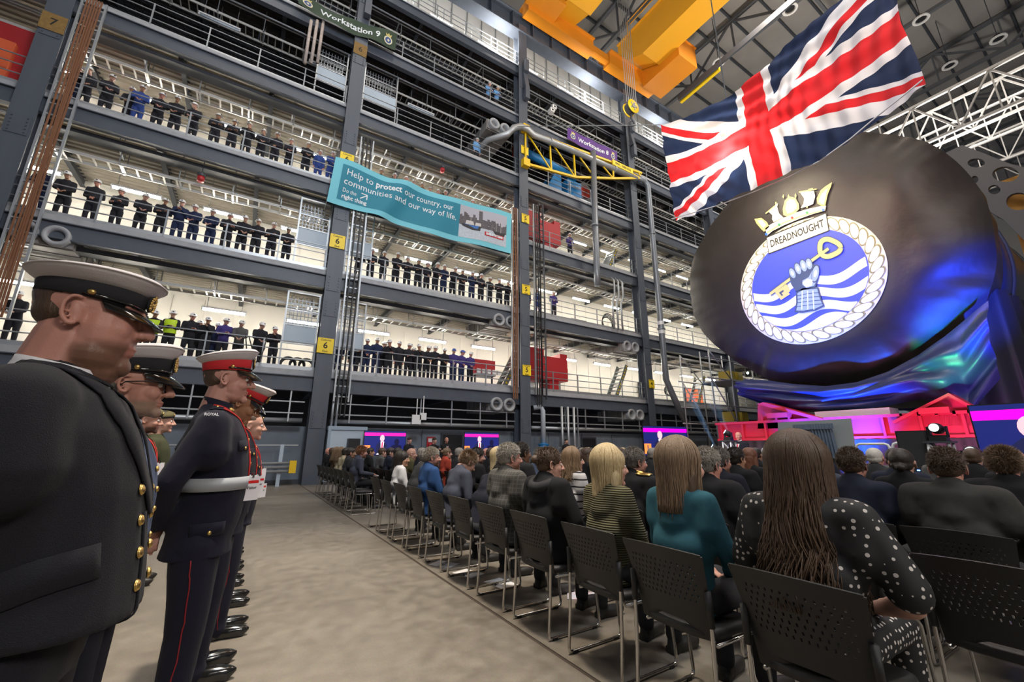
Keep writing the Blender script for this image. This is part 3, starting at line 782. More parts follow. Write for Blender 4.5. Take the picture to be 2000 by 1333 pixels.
def handM(P,i,roll=0.):
    d=(P.wr[i]-P.el[i]).normalized(); q=d.to_track_quat('X','Z').to_matrix().to_4x4()
    fl=Matrix.Diagonal((1,1 if i==0 else -1,1,1))
    return Matrix.Translation(P.wr[i]+d*.028)@q@Matrix.Rotation(roll,4,'X')@fl
def setm(o,*ms):
    for i,m in enumerate(ms):
        o.material_slots[i].link='OBJECT'; o.material_slots[i].material=m
BODYC={}
def person(label,P,loc,rz=0.,skin=SK,jacket='black',trousers='charcoal',hair='short',hcol='dark',yaw=0,pitch=0,lod='mid',group=None,shoes=FT2,hs=1.,size=1.,roll=0,hands='lo',key=None,neck=True,eyes=None,strand=None):
    t=thing('person',label,'person',loc,rz,group); t.scale=(size,)*3
    M=headM(P,yaw,pitch,roll,hs); t['_h']=0
    k=(id(P),round(yaw,2),round(pitch,2),round(roll,2),lod,hs)
    if k not in BODYC:
        hm=HD[lod]; parts=[(P.core,Matrix(),0),(hm,M,0),(HN[hands],handM(P,0),0),(HN[hands],handM(P,1),0)]
        if lod in('hi','jowl','mid'): parts+=[(EYE,M,1),(IR,M,2)]
        BODYC[k]=join('body',parts,[SK,EYEW,IRIS])
    b=obj('body',BODYC[k],t); setm(b,skin)
    J=obj('jacket',P.jacket,t); setm(J,CL[jacket] if isinstance(jacket,str) else jacket)
    T_=obj('trousers',P.trousers,t); setm(T_,CL[trousers] if isinstance(trousers,str) else trousers)
    for f in P.feet: obj('shoe',shoes,t,f,(0,0,0 if abs(f.y)<.01 else math.copysign(.12,f.y)))
    if hair:
        h=obj('hair',HR_[hair] if isinstance(hair,str) else hair,t); setm(h,HC[hcol]) ; h.matrix_local=M
    if strand:
        h=obj('hair_locks',strand,t); h.matrix_local=M
    t.pop('_h')
    return t,M
def put(t,M,name,me): o=obj(name,me,t); o.matrix_local=M; return o

# helmet
b=MB(); rg=[]
for k in range(9):
    th=k/8*PI/2; rg.append([(-.012+.128*math.cos(th)*math.cos(a)+ (0 if k else .0),.105*math.cos(th)*math.sin(a)*1.02,.035+.115*math.sin(th)) for a in [2*PI*j/20 for j in range(20)]])
rg[-1]=[(-.012+.004*math.cos(2*PI*j/20),.004*math.sin(2*PI*j/20),.15) for j in range(20)]
b.rings([[(x*1.0,y*.98,z-.004) for x,y,z in rg[0]]]+rg,cap=True); HSH=b.mesh('shell',HELM,True)
b=MB(); b.rings([[(-.012+r*math.cos(a)*(1+(.25 if math.cos(a)>0 else 0)*math.cos(a)*(r>.13)),r*.84*math.sin(a),z) for a in [2*PI*j/20 for j in range(20)]] for r,z in ((.12,.045),(.148,.030),(.148,.026),(.12,.038))],cap=False); HBR=b.mesh('brim',HELM,True)
HBD=MB().bb((.100,-.022,.075),(.122,.022,.105)).mesh('badge',BLACKM)
def helmet(t,M,m=HELM):
    o=put(t,M,'helmet',HSH); setm(o,m); p=obj('brim',HBR,o); setm(p,m); obj('badge',HBD,o)
TAPEL=MB().rings([[(-.01+.068*math.cos(a),.068*math.sin(a),z) for a in [2*PI*j/14 for j in range(14)]] for z in (.20,.25)],cap=False).mesh('reflective_tape',REFL,True)

# ---------------- gallery workers
GP=[stand(1.02,.1,'rail',.22,.11,.022,.004),stand(1.02,.1,'fold',.05,.12,.022,.004),stand(1.0,.0,'chin',.10,.10,.022,.004),stand(1.0,.1,'phone',.08,.12,.022,.004),stand(1.04,.2,'rail',.34,.13,.022,.004),stand(.98,.0,'down',.0,.12,.022,.004),stand(.98,.1,'belly',.06,.10,.022,.004)]
GN=['leaning on the rail','with folded arms','with a hand at the chin','holding up a phone','bending over the rail','standing upright','with hands clasped']
MINI_HAIR=HR_['crop']
def vest_for(P):
    v=MB(); rg=[]
    for (cx,cy,z,rx,ry) in torso_secs(1.06,.15)[1:6]: rg.append([rotp((cx+(rx+.014)*math.cos(a),(ry+.014)*math.sin(a),z),(0,0,.9),P.lean) for a in [2*PI*k/18 for k in range(18)]])
    v.rings(rg,cap=False); return v.mesh('hi_vis_vest',HIVIS,True)
def xat(px,zdeck,y=FY+.62):
    # image column at which the worker's feet are seen -> position along the deck
    lo,hi=-30,60
    for _ in range(40):
        m=(lo+hi)/2; d=Vector((m,y,zdeck+.9))-Vector((0,0,CAMZ)); u=1000+FOC*d.dot(_r)/d.dot(_f)
        if u<px: lo=m
        else: hi=m
    return m
rnd=random.Random(3)
def workers(k,where,lst):
    z=LV[k]
    for i,e in enumerate(lst):
        px,style=e[0],e[1]; pose=e[2] if len(e)>2 else rnd.choice([0,0,1,1,2,3,4,6])
        P=GP[pose]; back=e[3] if len(e)>3 else 0
        jk,tr,hm,desc={'d':('work','work',HELM,'dark overalls, white helmet'),'n':('worknavy','worknavy',HELM,'navy overalls, white helmet'),'b':('workblue','workblue',HELM,'bright blue overalls, white helmet'),
          'B':('purple','worknavy',HELB,'purple-blue jacket, blue helmet'),'p':('purple','work',HELM,'purple jacket, white helmet'),'h':('work','work',HELM,'yellow hi-vis vest, white helmet'),'l':('ltblue','work',HELM,'light blue jacket, white helmet'),'g':('grey','work',HELM,'grey jacket, white helmet')}[style]
        x=xat(px,z,FY+.60+back)
        for cx in CX:
            if abs(x-cx)<.55: x=cx+math.copysign(.58,x-cx)
        lab='worker in %s, %s, %s along %s'%(desc,GN[pose],ORD[i],where)
        wv=lab.split()
        if len(wv)>16: lab='worker in %s, %s along %s'%(desc,ORD[i],where)
        tone=rnd.choice(['skin_pale','skin_pale','skin_pink','skin_tan'])
        t,M=person(lab,P,(x,FY+(.60 if pose not in(0,4) else .62)+back,z),-PI/2+rnd.uniform(-.3,.3)+(e[4] if len(e)>4 else 0),MATS[tone],jk,tr,HR_['crop'],rnd.choice(['dark','brown']),rnd.choice([0,.3,-.4,.5,.25]),.15,'lo','gallery workers',FT2,1.0,rnd.uniform(.96,1.04))
        helmet(t,M,hm)
        if style=='h': obj('hi_vis_vest',VEST[pose],t)
        for f in P.feet: obj('reflective_tape',TAPEL,t,(f.x,f.y,0))
skinmat('skin_pink',PINK); skinmat('skin_tan',TAN); skinmat('skin_brown',BRN)
VEST={i:vest_for(GP[i]) for i in (0,1,4)}
workers(2,'third gallery left of column six',[(122,'n'),(165,'d',4),(208,'d',0),(252,'d',0,.3),(270,'b',0),(308,'d'),(342,'d'),(377,'d'),(420,'d',1),(453,'d',1),(481,'d'),(510,'d'),(537,'d'),(565,'d'),(597,'d'),(622,'b',5),(647,'b')])
workers(2,'third gallery above the banner',[(684,'d'),(742,'d'),(768,'n'),(790,'d'),(806,'d'),(822,'d'),(838,'d'),(854,'n'),(868,'d'),(886,'d'),(902,'d'),(921,'d'),(937,'n'),(952,'d'),(968,'d'),(986,'d')])
workers(2,'third gallery right of column five',[(1113,'p',1)])
workers(1,'second gallery left of column six',[(70,'n',0),(125,'d',4),(180,'d',6),(230,'d',1),(275,'d',0),(315,'d',1),(348,'n',3),(378,'n'),(412,'n',0),(443,'d',1),(472,'d'),(500,'d',1),(530,'d'),(560,'d')])
workers(1,'second gallery below the banner',[(700,'d',0,.3),(724,'d',0),(748,'d',6),(773,'d',0),(795,'d',1),(816,'d',1),(833,'d',6),(850,'d',0),(866,'n'),(884,'d',4),(902,'d',0),(921,'n',3),(939,'d',1),(956,'d',1),(975,'d',1),(994,'d')])
workers(1,'second gallery right of column five',[(1030,'n',5),(1050,'b',5),(1081,'p',1)])
workers(0,'first gallery left of column six',[(28,'d',0),(268,'h',0),(296,'h',0),(330,'h',1),(368,'d',1),(384,'d',5,.6),(401,'d',2),(420,'n',5,.6),(435,'p',1),(466,'g',0),(503,'d',0),(534,'d',2)])
workers(0,'first gallery left of column five',[(660,'n',5,.3),(690,'n',5,.5),(703,'d',1),(715,'n',6),(734,'n',6),(748,'d',5,.5),(759,'d',2),(778,'d',5),(797,'d',1),(806,'d',5,.5),(817,'d',2),(833,'d',0),(848,'d',1),(866,'d',0),(885,'B',6),(901,'B',6),(918,'p',6)])
workers(4,'fifth gallery',[(953,'l',0),(969,'l',0)])
workers(3,'fourth gallery',[(931,'l',5)])
# ------------------------------------------------------------------ laying strips on a surface
from mathutils.bvhtree import BVHTree
BV={}
def bvh(me):
    if me.name not in BV: BV[me.name]=BVHTree.FromPolygons([v.co for v in me.vertices],[p.vertices for p in me.polygons])
    return BV[me.name]
def ribbon(me,pts,width,off=.004,side=None,n=24,thick=.003,taper=None):
    """strip of cloth laid on the surface of me along pts"""
    T=bvh(me); pts=[Vector(p) for p in pts]; ln=[0]
    for a,b in zip(pts,pts[1:]): ln.append(ln[-1]+(b-a).length)
    sm=[]
    for k in range(n+1):
        s=ln[-1]*k/n; i=max(j for j in range(len(ln)) if ln[j]<=s+1e-9); i=min(i,len(pts)-2)
        f=(s-ln[i])/max(1e-6,ln[i+1]-ln[i]); sm.append(pts[i].lerp(pts[i+1],f))
    rg=[]
    for k,p in enumerate(sm):
        loc,nor,_,_=T.find_nearest(p); t=(sm[min(k+1,n)]-sm[max(k-1,0)]).normalized(); sd=(t.cross(nor)).normalized()
        w_=width*(taper(k/n) if taper else 1)/2; row=[]
        for q in (-1,0,1):
            l2,n2,_,_=T.find_nearest(loc+sd*w_*q); row.append((l2+n2*off,n2))
        rg.append([r[0] for r in row]+[r[0]-r[1]*thick*1.5 for r in row[::-1]])
    return MB().rings(rg)
def snap(me,p,off=0.):
    l,n,_,_=bvh(me).find_nearest(Vector(p)); return l+n*off,n
def button(me,p,t,r=.011,m=None,name='button'):
    l,n=snap(me,p,.004); q=n.to_track_quat('Z','Y').to_matrix()
    b=MB(); b.ell((0,0,.002),(r,r,r*.45),12,6); b.cyl((0,0,0),r*1.08,.003,12)
    o=b.build(name,m or GOLD,t,True); o.matrix_local=Matrix.Translation(l)@q.to_4x4(); return o
SHIRT=mat('white_shirt',(.74,.74,.76),.7); REDS=mat('red_lanyard',(.62,.02,.02),.5); PATENT=mat('patent_black',(.008,.008,.008),.1,spec=.8); CAPW=mat('cap_white_cloth',(.66,.62,.62),.75,noise_s=40,noise_a=.05,bump=.15,bump_s=300); BELTW=mat('belt_white',(.36,.38,.40),.5)
CAPB=mat('cap_band_black',(.012,.012,.014),.9); CAPR=mat('cap_band_red',(.55,.015,.02),.75)
def peaked_cap(t,M,band,tilt=.0,fr=.16,s=1.,gold='leaf',dz=.045,sz=1.):
    o=D.objects.new('peaked_cap',None); COL.objects.link(o); o.parent=t; o.matrix_local=M@Matrix.Translation((-.012,0,dz))@Euler((0,tilt,0)).to_matrix().to_4x4()@Matrix.Diagonal((s,s,s*sz,1))
    A=[2*PI*k/40 for k in range(40)]
    E=lambda rx,ry,z,sl=0.: [(rx*math.cos(a),ry*math.sin(a),z+sl*math.cos(a)) for a in A]
    obj('band',MB().rings([E(.104,.084,-.002),E(.106,.086,.0),E(.110,.089,.050,.012),E(.108,.087,.052,.012)],cap=False).mesh('band',band,True),o)
    c=MB().rings([E(.108,.087,.046,.012),E(.116,.098,.058,.016),E(.129,.117,.072,.021),E(.134,.123,.081,.023),E(.134,.123,.087,.024),E(.126,.115,.094,.025),E(.08,.075,.098,.015),E(.01,.01,.098,.002)])
    obj('crown',c.mesh('crown',CAPW,True),o)
    obj('crown_piping',MB().tube([Vector(p) for p in E(.1355,.1245,.084,.0235)]+[Vector(E(.1355,.1245,.084,.0235)[0])],.0028,6,cap=False).mesh('crown_piping',CAPW,True),o)
    v=MB(); top=[];bot=[]
    rows=[]
    for k in range(7):
        f=k/6; rows.append([( (.104+.060*f*max(0,math.cos(a))**.6)*math.cos(a), (.085+.004*f)*math.sin(a), .0-.044*f*max(0,math.cos(a))**.8+.004*math.sin(f*PI)) for a in [(-1.15+2.3*j/24) for j in range(25)]])
    low=[[(x,y,z-.0035) for x,y,z in r] for r in rows]
    v.rings(rows,cap=False,closed=False); v.rings(low[::-1],cap=False,closed=False); v.rings([rows[-1],low[-1]],cap=False,closed=False)
    obj('peak',v.mesh('peak',PATENT,True),o)
    obj('chin_strap',MB().tube([(.1085*math.cos(a)+.002,.088*math.sin(a),.008+.002*math.cos(a)) for a in [(-1.5+3*j/24) for j in range(25)]],.0055,6).mesh('chin_strap',PATENT,True),o)
    for sg in (-1,1): obj('strap_button',MB().ell((.026,sg*.092,.014),(.009,.006,.009),10,6).mesh('strap_button',GOLD,True),o)
    b=MB(); b.ell((.116,0,.042),(.006,.021,.030),12,8,1); x=.121
    if gold=='leaf':
        for sg in (-1,1):
            for k in range(5): b.ell((x,sg*(.008+.0045*math.sin(k*.8)+.004),.022+k*.009),(.004,.0045,.008),6,4,0,Euler((sg*-.5,0,0)).to_matrix())
        b.ell((x,0,.040),(.004,.007,.009),8,6); b.ell((x,0,.064),(.005,.009,.006),8,6); b.ell((x,0,.072),(.004,.003,.004),6,4)
    else:
        b.tube([(x,.015*math.cos(a),.040+.017*math.sin(a)) for a in [2*PI*k/14 for k in range(15)]],.0035,6); b.ell((x,0,.040),(.004,.009,.009),8,6); b.ell((x,0,.064),(.005,.008,.006),8,6)
    obj('badge',b.mesh('badge',[GOLD,CAPB],True),o)
    return o
def beret(t,M,m):
    b=MB(); b.ell((-.02,.01,.075),(.125,.11,.05),20,10,R=Euler((.28,-.05,0)).to_matrix()); o=put(t,M,'beret',smoothed(b,'beret',[m],.008,2)); 
    rb=MB().tube([(-.015+.108*math.cos(a),.088*math.sin(a),.045+.01*math.cos(a)) for a in [2*PI*k/24 for k in range(25)]],.008,6,cap=False).mesh('beret_band',CL['black'],True); obj('beret_band',rb,o)
    obj('badge',MB().ell((.10,-.02,.075),(.006,.012,.016),8,6).mesh('badge',GOLD,True),o)
def glasses(t,M,m=None):
    b=MB()
    for s in (-1,1):
        b.tube([(.100-.006*abs(math.cos(a)),s*.033+.021*math.cos(a),.004+.017*math.sin(a)) for a in [2*PI*k/14 for k in range(15)]],.0022,5,cap=False); b.tube([(.094,s*.055,.010),(.05,s*.079,.012),(-.01,s*.083,.004),(-.025,s*.081,-.01)],.0022,5)
    b.tube([(.101,-.013,.008),(.104,0,.010),(.101,.013,.008)],.0022,5)
    o=put(t,M,'glasses',b.mesh('glasses',m or BLACKM,True))
def collar_ring(P,t,m,r=.068,h=.035,name='shirt_collar',dz=.0,fl=1.12):
    n=P.neck; rg=[]
    for z,k in ((-.03,fl),(h*.4,1.0),(h,.97),(h,.90),(-.03,1.0)):
        rg.append([(n.x+r*k*math.cos(a)+.012,n.y+r*.98*k*math.sin(a),n.z+dz+z-.018*math.cos(a)) for a in [2*PI*j/24 for j in range(24)]])
    return obj(name,MB().rings(rg,cap=False).mesh(name,m,True),t)
def id_card(t,P,me,x,y,z,drop=0.,txt=True):
    """red lanyard with a pass hanging on the chest"""
    cpt,nn=snap(me,(.25,y,z+.05),.012)
    for s in (-1,1):
        pts=[(-.03,s*.075,1.50),(.05,s*.070,1.46),(.10,s*.045,1.36),(.14,s*.02+y*.5,1.25),(cpt.x,y,z+.06)]
        obj('lanyard',ribbon(me,pts,.020,.007,n=26).mesh('lanyard',REDS,True),t)
    q=Matrix.Translation((cpt.x+.012,y,z))@Euler((0,0,.0)).to_matrix().to_4x4()
    o=MB().bb((-.001,-.043,-.062),(.001,.043,.055)).build('pass_card',mat('pass_card_white',(.74,.72,.74),.3),t); o.matrix_local=q@Matrix.Rotation(-.95,4,'Z')
    obj('clip',MB().bb((-.003,-.006,.05),(.003,.006,.075)).mesh('clip',CHROME),o)
    if txt:
        text('Visitor',.020,BLK,o,'lettering',.0004,.0003,face((.0015,0,.0),(1,0,0))); MB().bb((.001,-.036,.022),(.0018,.036,.036)).build('red_strip',REDS,o)
        text('Visitor',.020,BLK,o,'lettering',.0004,.0003,face((-.0015,0,.0),(-1,0,0)))

# ------------------------------------------------------------------ the rank of service people along the aisle
NAVYU=cloth('uniform_navy',(.013,.013,.017),.05,na=.3,ns=300); RMU=cloth('uniform_marine',(.009,.009,.020),.05,na=.3,ns=300)
def officer1():
    P=stand(1.22,.55,'back',.0,.13,.0105,.0045,.94)
    t,M=person('burly naval officer in white peaked cap and dark double-breasted jacket, nearest the camera',P,(-.40,1.50,0),0,skinmat('skin_ruddy',(.46,.235,.18),(.11,.055,.03),.85),NAVYU,NAVYU,hair='shave',hcol='brown',yaw=-.06,pitch=.03,lod='jowl',shoes=FT,hs=1.05,size=1.02,hands='hi',group=None)
    peaked_cap(t,M,CAPB,.10,s=.97,dz=.032,sz=.76)
    me=P.jacket
    collar_ring(P,t,SHIRT,.088,.022,fl=1.15)
    cl=obj('collar',ribbon(me,[(.02,0,1.47),(.0,-.07,1.475),(-.08,-.095,1.50),(-.12,0,1.53),(-.08,.095,1.50),(.0,.07,1.475),(.02,0,1.47)],.07,.010,n=40).mesh('collar',NAVYU,True),t)
    for s in (-1,1):
        obj('lapel',ribbon(me,[(.01,s*.10,1.47),(.10,s*.085,1.38),(.16,s*.05,1.27),(.20,s*.005,1.16)],.085,.009,n=24,taper=lambda f:1.0-.75*max(0,f-.45)/.55 if f>.45 else .75+.25*f/.45).mesh('lapel',NAVYU,True),t)
    obj('pocket_flap',ribbon(me,[(.0,-.26,1.05),(.09,-.25,1.075),(.18,-.18,1.09)],.07,.006,n=14).mesh('pocket_flap',NAVYU,True),t)
    obj('front_edge',ribbon(me,[(.22,-.04,1.17),(.26,-.05,1.05),(.24,-.06,.92),(.20,-.07,.80)],.012,.006,n=24).mesh('front_edge',NAVYU,True),t)
    for z in (1.24,1.165,1.09,1.015):
        for y in (-.085,.06): button(me,(.3,y,z),t,.0125)
    return t
officer1()
def officer2():
    P=stand(1.02,.1,'back',.0,.11,.013,.004,.80)
    t,M=person('bearded naval officer in glasses and a black-banded white cap, behind the burly officer',P,(-.40,2.15,0),0,skinmat('skin_greybeard',(.52,.27,.20),(.30,.21,.15),.85),CL['raf'],CL['darknavy'],hair='shave',hcol='salt',yaw=-.05,pitch=.02,lod='hi',shoes=FT,hs=1.06,size=.955,hands='lo')
    peaked_cap(t,M,CAPB,-.02,s=1.02); glasses(t,M); collar_ring(P,t,SHIRT,.075,.04)
    for z in (1.36,1.27,1.18,1.09): button(P.jacket,(.3,-.03,z),t,.0105)
officer2()
def marine(label,y,x,size,pitch,yaw,roll,detail,skin,P,cap=True,tilt=-.06):
    t,M=person(label,P,(x,y,0),0,skin,RMU,RMU,hair='shave',hcol='brown',yaw=yaw,pitch=pitch,roll=roll,lod='hi' if detail else 'mid',shoes=FT,hs=1.03,size=size,hands='lo')
    if cap: peaked_cap(t,M,CAPR,tilt,gold='globe')
    me=P.jacket
    collar_ring(P,t,RMU,.070,.055,'stand_collar',-.01)
    for s in (-1,1): button(me,(.06,s*.045,1.505),t,.016 if detail else .014,name='collar_badge')
    A=[2*PI*k/40 for k in range(40)]; el=lambda z,o: [(.022+(bw+o)*math.cos(a),(.160*bw/.128+o)*math.sin(a),z+.085) for a in A]; bw=.151 if P is PM else .130
    obj('belt',MB().rings([el(1.015,.006),el(1.015,.010),el(1.075,.010),el(1.075,.006)],cap=False).mesh('belt',BELTW,True),t)
    l,n=snap(me,(.4,0,1.13),.014); MB().bb((-.005,-.035,-.032),(.008,.035,.032)).build('buckle',GOLD,t,loc=l)
    for z in (1.40,1.32,1.24,1.16,1.10): button(me,(.4,0,z),t,.0095)
    for s in (-1,1):
        obj('epaulette',ribbon(me,[(-.01,s*.08,1.50),(-.01,s*.20,1.475)],.05,.008,n=8).mesh('epaulette',RMU,True),t); button(me,(-.01,s*.10,1.52),t,.008)
        obj('chest_pocket',ribbon(me,[(.10,s*.15,1.31),(.15,s*.07,1.32)],.05,.005,n=8).mesh('chest_pocket',RMU,True),t); button(me,(.14,s*.11,1.30),t,.008)
        obj('skirt_pocket',ribbon(me,[(-.04,s*.2,.93),(.11,s*.16,.93)],.06,.005,n=8).mesh('skirt_pocket',RMU,True),t); button(me,(.05,s*.2,.915),t,.0085)
        obj('trouser_stripe',ribbon(P.trousers,[(-.01,s*.3,.80),(.0,s*.28,.50),(-.02,s*.27,.11)],.005,.002,n=24).mesh('trouser_stripe',mat('red_piping',(.26,.008,.015),.7),True),t)
    id_card(t,P,me,0,-.05,1.10)
    if detail: text('ROYAL',.018,SHIRT,t,'lettering',.001,.0005,face((-.02,-.272,1.455),(0,-1,.25)))
    return t
PM=stand(1.08,.25,'back',.0,.10,.011,.0035,.80)
marine('young marine in red-banded white cap with white belt and red lanyard, third in the rank',2.80,-.13,1.035,.0,.0,0,True,skinmat('skin_young',(.52,.28,.22),(.2,.1,.06),.12),PM)
marine('marine with head bowed under a tilted red-banded white cap, just beyond the young marine',3.50,-.07,1.005,.50,-.15,.0,True,skinmat('skin_tanned',(.40,.20,.11),(.1,.05,.03),.2),PM,True,-.02)
PF=stand(1.0,.05,'back',.0,.10,.018,.0035,.82)
marine('bareheaded service member with red lanyard behind the bowed marine',4.15,.02,.92,.05,0,0,False,MATS['skin_pale'],PF,False)
t,M=person('cadet in a dark knitted cap with an orange lanyard beyond the marines',PF,(.03,4.85,0),0,MATS['skin_pink'],CL['darknavy'],CL['darknavy'],hair='crop',hcol='dark',lod='mid',shoes=FT,size=.94); beret(t,M,CL['black']); id_card(t,PF,PF.jacket,0,0,1.17,txt=False)
for i,y in enumerate((5.5,6.15,6.95)):
    t,M=person('service member in dark uniform, %s from the far end of the rank'%('third','second','first')[i],PF,(.0,y,0),0,MATS['skin_pale'],CL['darknavy'],CL['darknavy'],hair='crop',hcol=('dark','brown','dark')[i],lod='mid',shoes=FT,size=.90)
t,M=person('bearded soldier in a green beret with a red lanyard, in the rear rank',PF,(-.80,5.15,0),0,skinmat('skin_darkbeard',(.50,.28,.21),(.045,.025,.018),.9),CL['greencamo'],CL['greencamo'],hair='crop',hcol='dark',pitch=.1,lod='mid',size=.965,group=None); beret(t,M,CL['olive']); id_card(t,PF,PF.jacket,0,0,1.2,txt=False)
t,M=person('soldier in a green beret behind the bearded soldier',PF,(-.80,6.0,0),0,MATS['skin_pale'],CL['greencamo'],CL['greencamo'],hair='crop',hcol='dark',lod='mid',size=.98); beret(t,M,CL['olive'])

# ------------------------------------------------------------------ chairs
def chair_meshes():
    W=.250
    NX,NZ=66,60
    def pt(u,v):      # u -1..1 across, v 0..1 up
        z=.425+v*.405+.018*(1-u*u)*v; y=u*(W-.030*(1-v)**2-.014*math.sin(v*PI)+.012*v)
        x=-.205-.045*v-.085*v*v+.060*(u*u)*(.5+.5*v)-.010*math.sin(v*PI)
        if v<.16: z+= .075*(1-v/.16)*max(0,1-(u/.72)**2)
        return (x,y,z)
    b=MB(); vs=[pt(-1+2*i/NX, j/NZ) for j in range(NZ+1) for i in range(NX+1)]; fs=[]
    for j in range(NZ):
        for i in range(NX):
            u=-1+2*(i+.5)/NX; v=(j+.5)/NZ
            r=(j//2)
            if .36<v<.86 and abs(u)<.82 and j%4 in (0,1) and (i+(j//4)*2)%4==0: continue
            # round the top corners
            if v>.985 and abs(u)>.96: continue
            a=j*(NX+1)+i; fs.append((a,a+1,a+NX+2,a+NX+1))
    me=D.meshes.new('backrest'); me.from_pydata(vs,[],fs); me.materials.append(CHB)
    o=D.objects.new('t',me); COL.objects.link(o); m=o.modifiers.new('s','SOLIDIFY'); m.thickness=.007; m.offset=0
    dg=bpy.context.evaluated_depsgraph_get(); dg.update(); r=D.meshes.new_from_object(o.evaluated_get(dg)); r.name='backrest'; D.objects.remove(o); r.polygons.foreach_set('use_smooth',[False]*len(r.polygons))
    s=MB(); n=24
    def ringz(k,z): return [(.02+.235*k*math.copysign(abs(math.cos(a))**.45,math.cos(a)), .228*k*math.copysign(abs(math.sin(a))**.45,math.sin(a)), z+ (.012 if math.cos(a)<0 else -.01*math.cos(a))) for a in [2*PI*j/n for j in range(n)]]
    s.rings([ringz(.90,.405),ringz(.98,.415),ringz(1.0,.432),ringz(.98,.450),ringz(.9,.458),ringz(.5,.455),ringz(.05,.450)])
    sm=s.mesh('seat',CHB,True)
    L=[]
    for sg in (-1,1):
        y=sg*.238
        f=MB(); f.tube([(-.225,y,.60),(-.222,y,.50),(-.232,y,.25),(-.250,y,.045),(-.245,y,.018),(-.215,y,.012),(.20,y,.012),(.235,y,.020),(.238,y,.05),(.205,y,.36),(.19,y*.96,.395),(.16,y*.9,.402),(-.16,y*.9,.402)],.0105,8); L.append(f.mesh('side_frame',CHROME,True))
    sl=[MB().tube([(-.226,sg*.238,.66),(-.222,sg*.238,.50)],.0165,8).mesh('sleeve',CHB,True) for sg in (-1,1)]
    cb=MB().tube([(.16,-.21,.402),(.16,.21,.402)],.010,8).mesh('crossbar',CHROME,True)
    gl=MB().bb((-.02,-.013,0),(.02,.013,.018))
    return r,sm,L,sl,cb,gl.mesh('floor_glide',BLACKM)
CHB=mat('chair_black_plastic',(.022,.021,.021),.42,noise_s=200,noise_a=.2,bump=.25,bump_s=900)
CM=chair_meshes()
def chair(x,y,label,rz=0.):
    t=thing('stacking_chair',label,'chair',(x,y,0),rz,'black stacking chairs of the audience')
    obj('backrest',CM[0],t); obj('seat',CM[1],t)
    for m in CM[2]: obj('side_frame',m,t)
    for m in CM[3]: obj('sleeve',m,t)
    obj('crossbar',CM[4],t)
    if x<2.6 and y<8:
        for sg in (-1,1):
            for xx in (-.2,.18): obj('floor_glide',CM[5],t,(xx,sg*.238,0))
    return t

# ------------------------------------------------------------------ seated audience
def special(name,f):
    m=D.materials.new(name); m.use_nodes=True; MATS[name]=m; f(m.node_tree,m.node_tree.nodes,m.node_tree.links,m.node_tree.nodes['Principled BSDF']); return m
def polka(nt,N,L,b):
    tc=N.new('ShaderNodeTexCoord'); v=N.new('ShaderNodeTexVoronoi'); v.inputs['Scale'].default_value=33; v.inputs['Randomness'].default_value=.35; L.new(tc.outputs['Object'],v.inputs['Vector'])
    r=N.new('ShaderNodeValToRGB'); r.color_ramp.interpolation='CONSTANT'; r.color_ramp.elements[0].color=(.60,.56,.52,1); r.color_ramp.elements[1].position=.25; r.color_ramp.elements[1].color=(.011,.011,.012,1)
    L.new(v.outputs['Distance'],r.inputs[0]); L.new(r.outputs[0],b.inputs['Base Color']); b.inputs['Roughness'].default_value=.7
def bands(c1,c2,scale,axis='Z',bump=.6,grid=False,pos=.5,w=.1):
    def f(nt,N,L,b):
        tc=N.new('ShaderNodeTexCoord'); wv=N.new('ShaderNodeTexWave'); wv.bands_direction=axis; wv.inputs['Scale'].default_value=scale; wv.inputs['Distortion'].default_value=.6; L.new(tc.outputs['Object'],wv.inputs['Vector'])
        r=N.new('ShaderNodeValToRGB'); r.color_ramp.elements[0].position=pos; r.color_ramp.elements[1].position=min(1,pos+w); r.color_ramp.elements[0].color=(*c1,1); r.color_ramp.elements[1].color=(*c2,1); fac=wv.outputs['Fac']
        if grid:
            w2=N.new('ShaderNodeTexWave'); w2.bands_direction='Y'; w2.inputs['Scale'].default_value=scale; L.new(tc.outputs['Object'],w2.inputs['Vector']); mm=N.new('ShaderNodeMath'); mm.operation='MAXIMUM'; L.new(fac,mm.inputs[0]); L.new(w2.outputs['Fac'],mm.inputs[1]); fac=mm.outputs[0]
        L.new(fac,r.inputs[0]); L.new(r.outputs[0],b.inputs['Base Color']); b.inputs['Roughness'].default_value=.9
        if bump:
            bp=N.new('ShaderNodeBump'); bp.inputs['Strength'].default_value=bump; bp.inputs['Distance'].default_value=.008; L.new(wv.outputs['Fac'],bp.inputs['Height']); L.new(bp.outputs['Normal'],b.inputs['Normal'])
    return f
POLKA=special('polka_dot_cloth',polka)
RIBO=special('ribbed_olive_knit',bands((.05,.045,.02),(.17,.155,.085),22,'Z',.9,False,.15,.6))
PLAID=special('grey_plaid_cloth',bands((.060,.058,.052),(.11,.105,.095),9,'Z',.0,True,.9,.05))
STRIPE=special('striped_sweater_knit',bands((.55,.53,.53),(.02,.02,.025),4.2,'Z',.0,False,.86,.04))
LODN='mid'
S0=seat(0.02,1.02); S1=seat(.28,1.04); S2=seat(.50,1.05); SW=seat(.05,.90); SB=seat(.02,1.14,arms='wide',belly=.3); SWR=seat(.16,1.0,arms='write'); SP=seat(.04,1.08,arms='wide',short=True,vox=.012); SF=seat(.04,1.0,.02,.004); SFW=seat(.04,.9,.02,.004)
def locks(n,L,spread,wave,rad,m,seed,back=.0,inward=0.,sector=2.15): return strands('hair_locks',n,L,spread,wave,rad,m,seed,back,-.02,sector,inward)
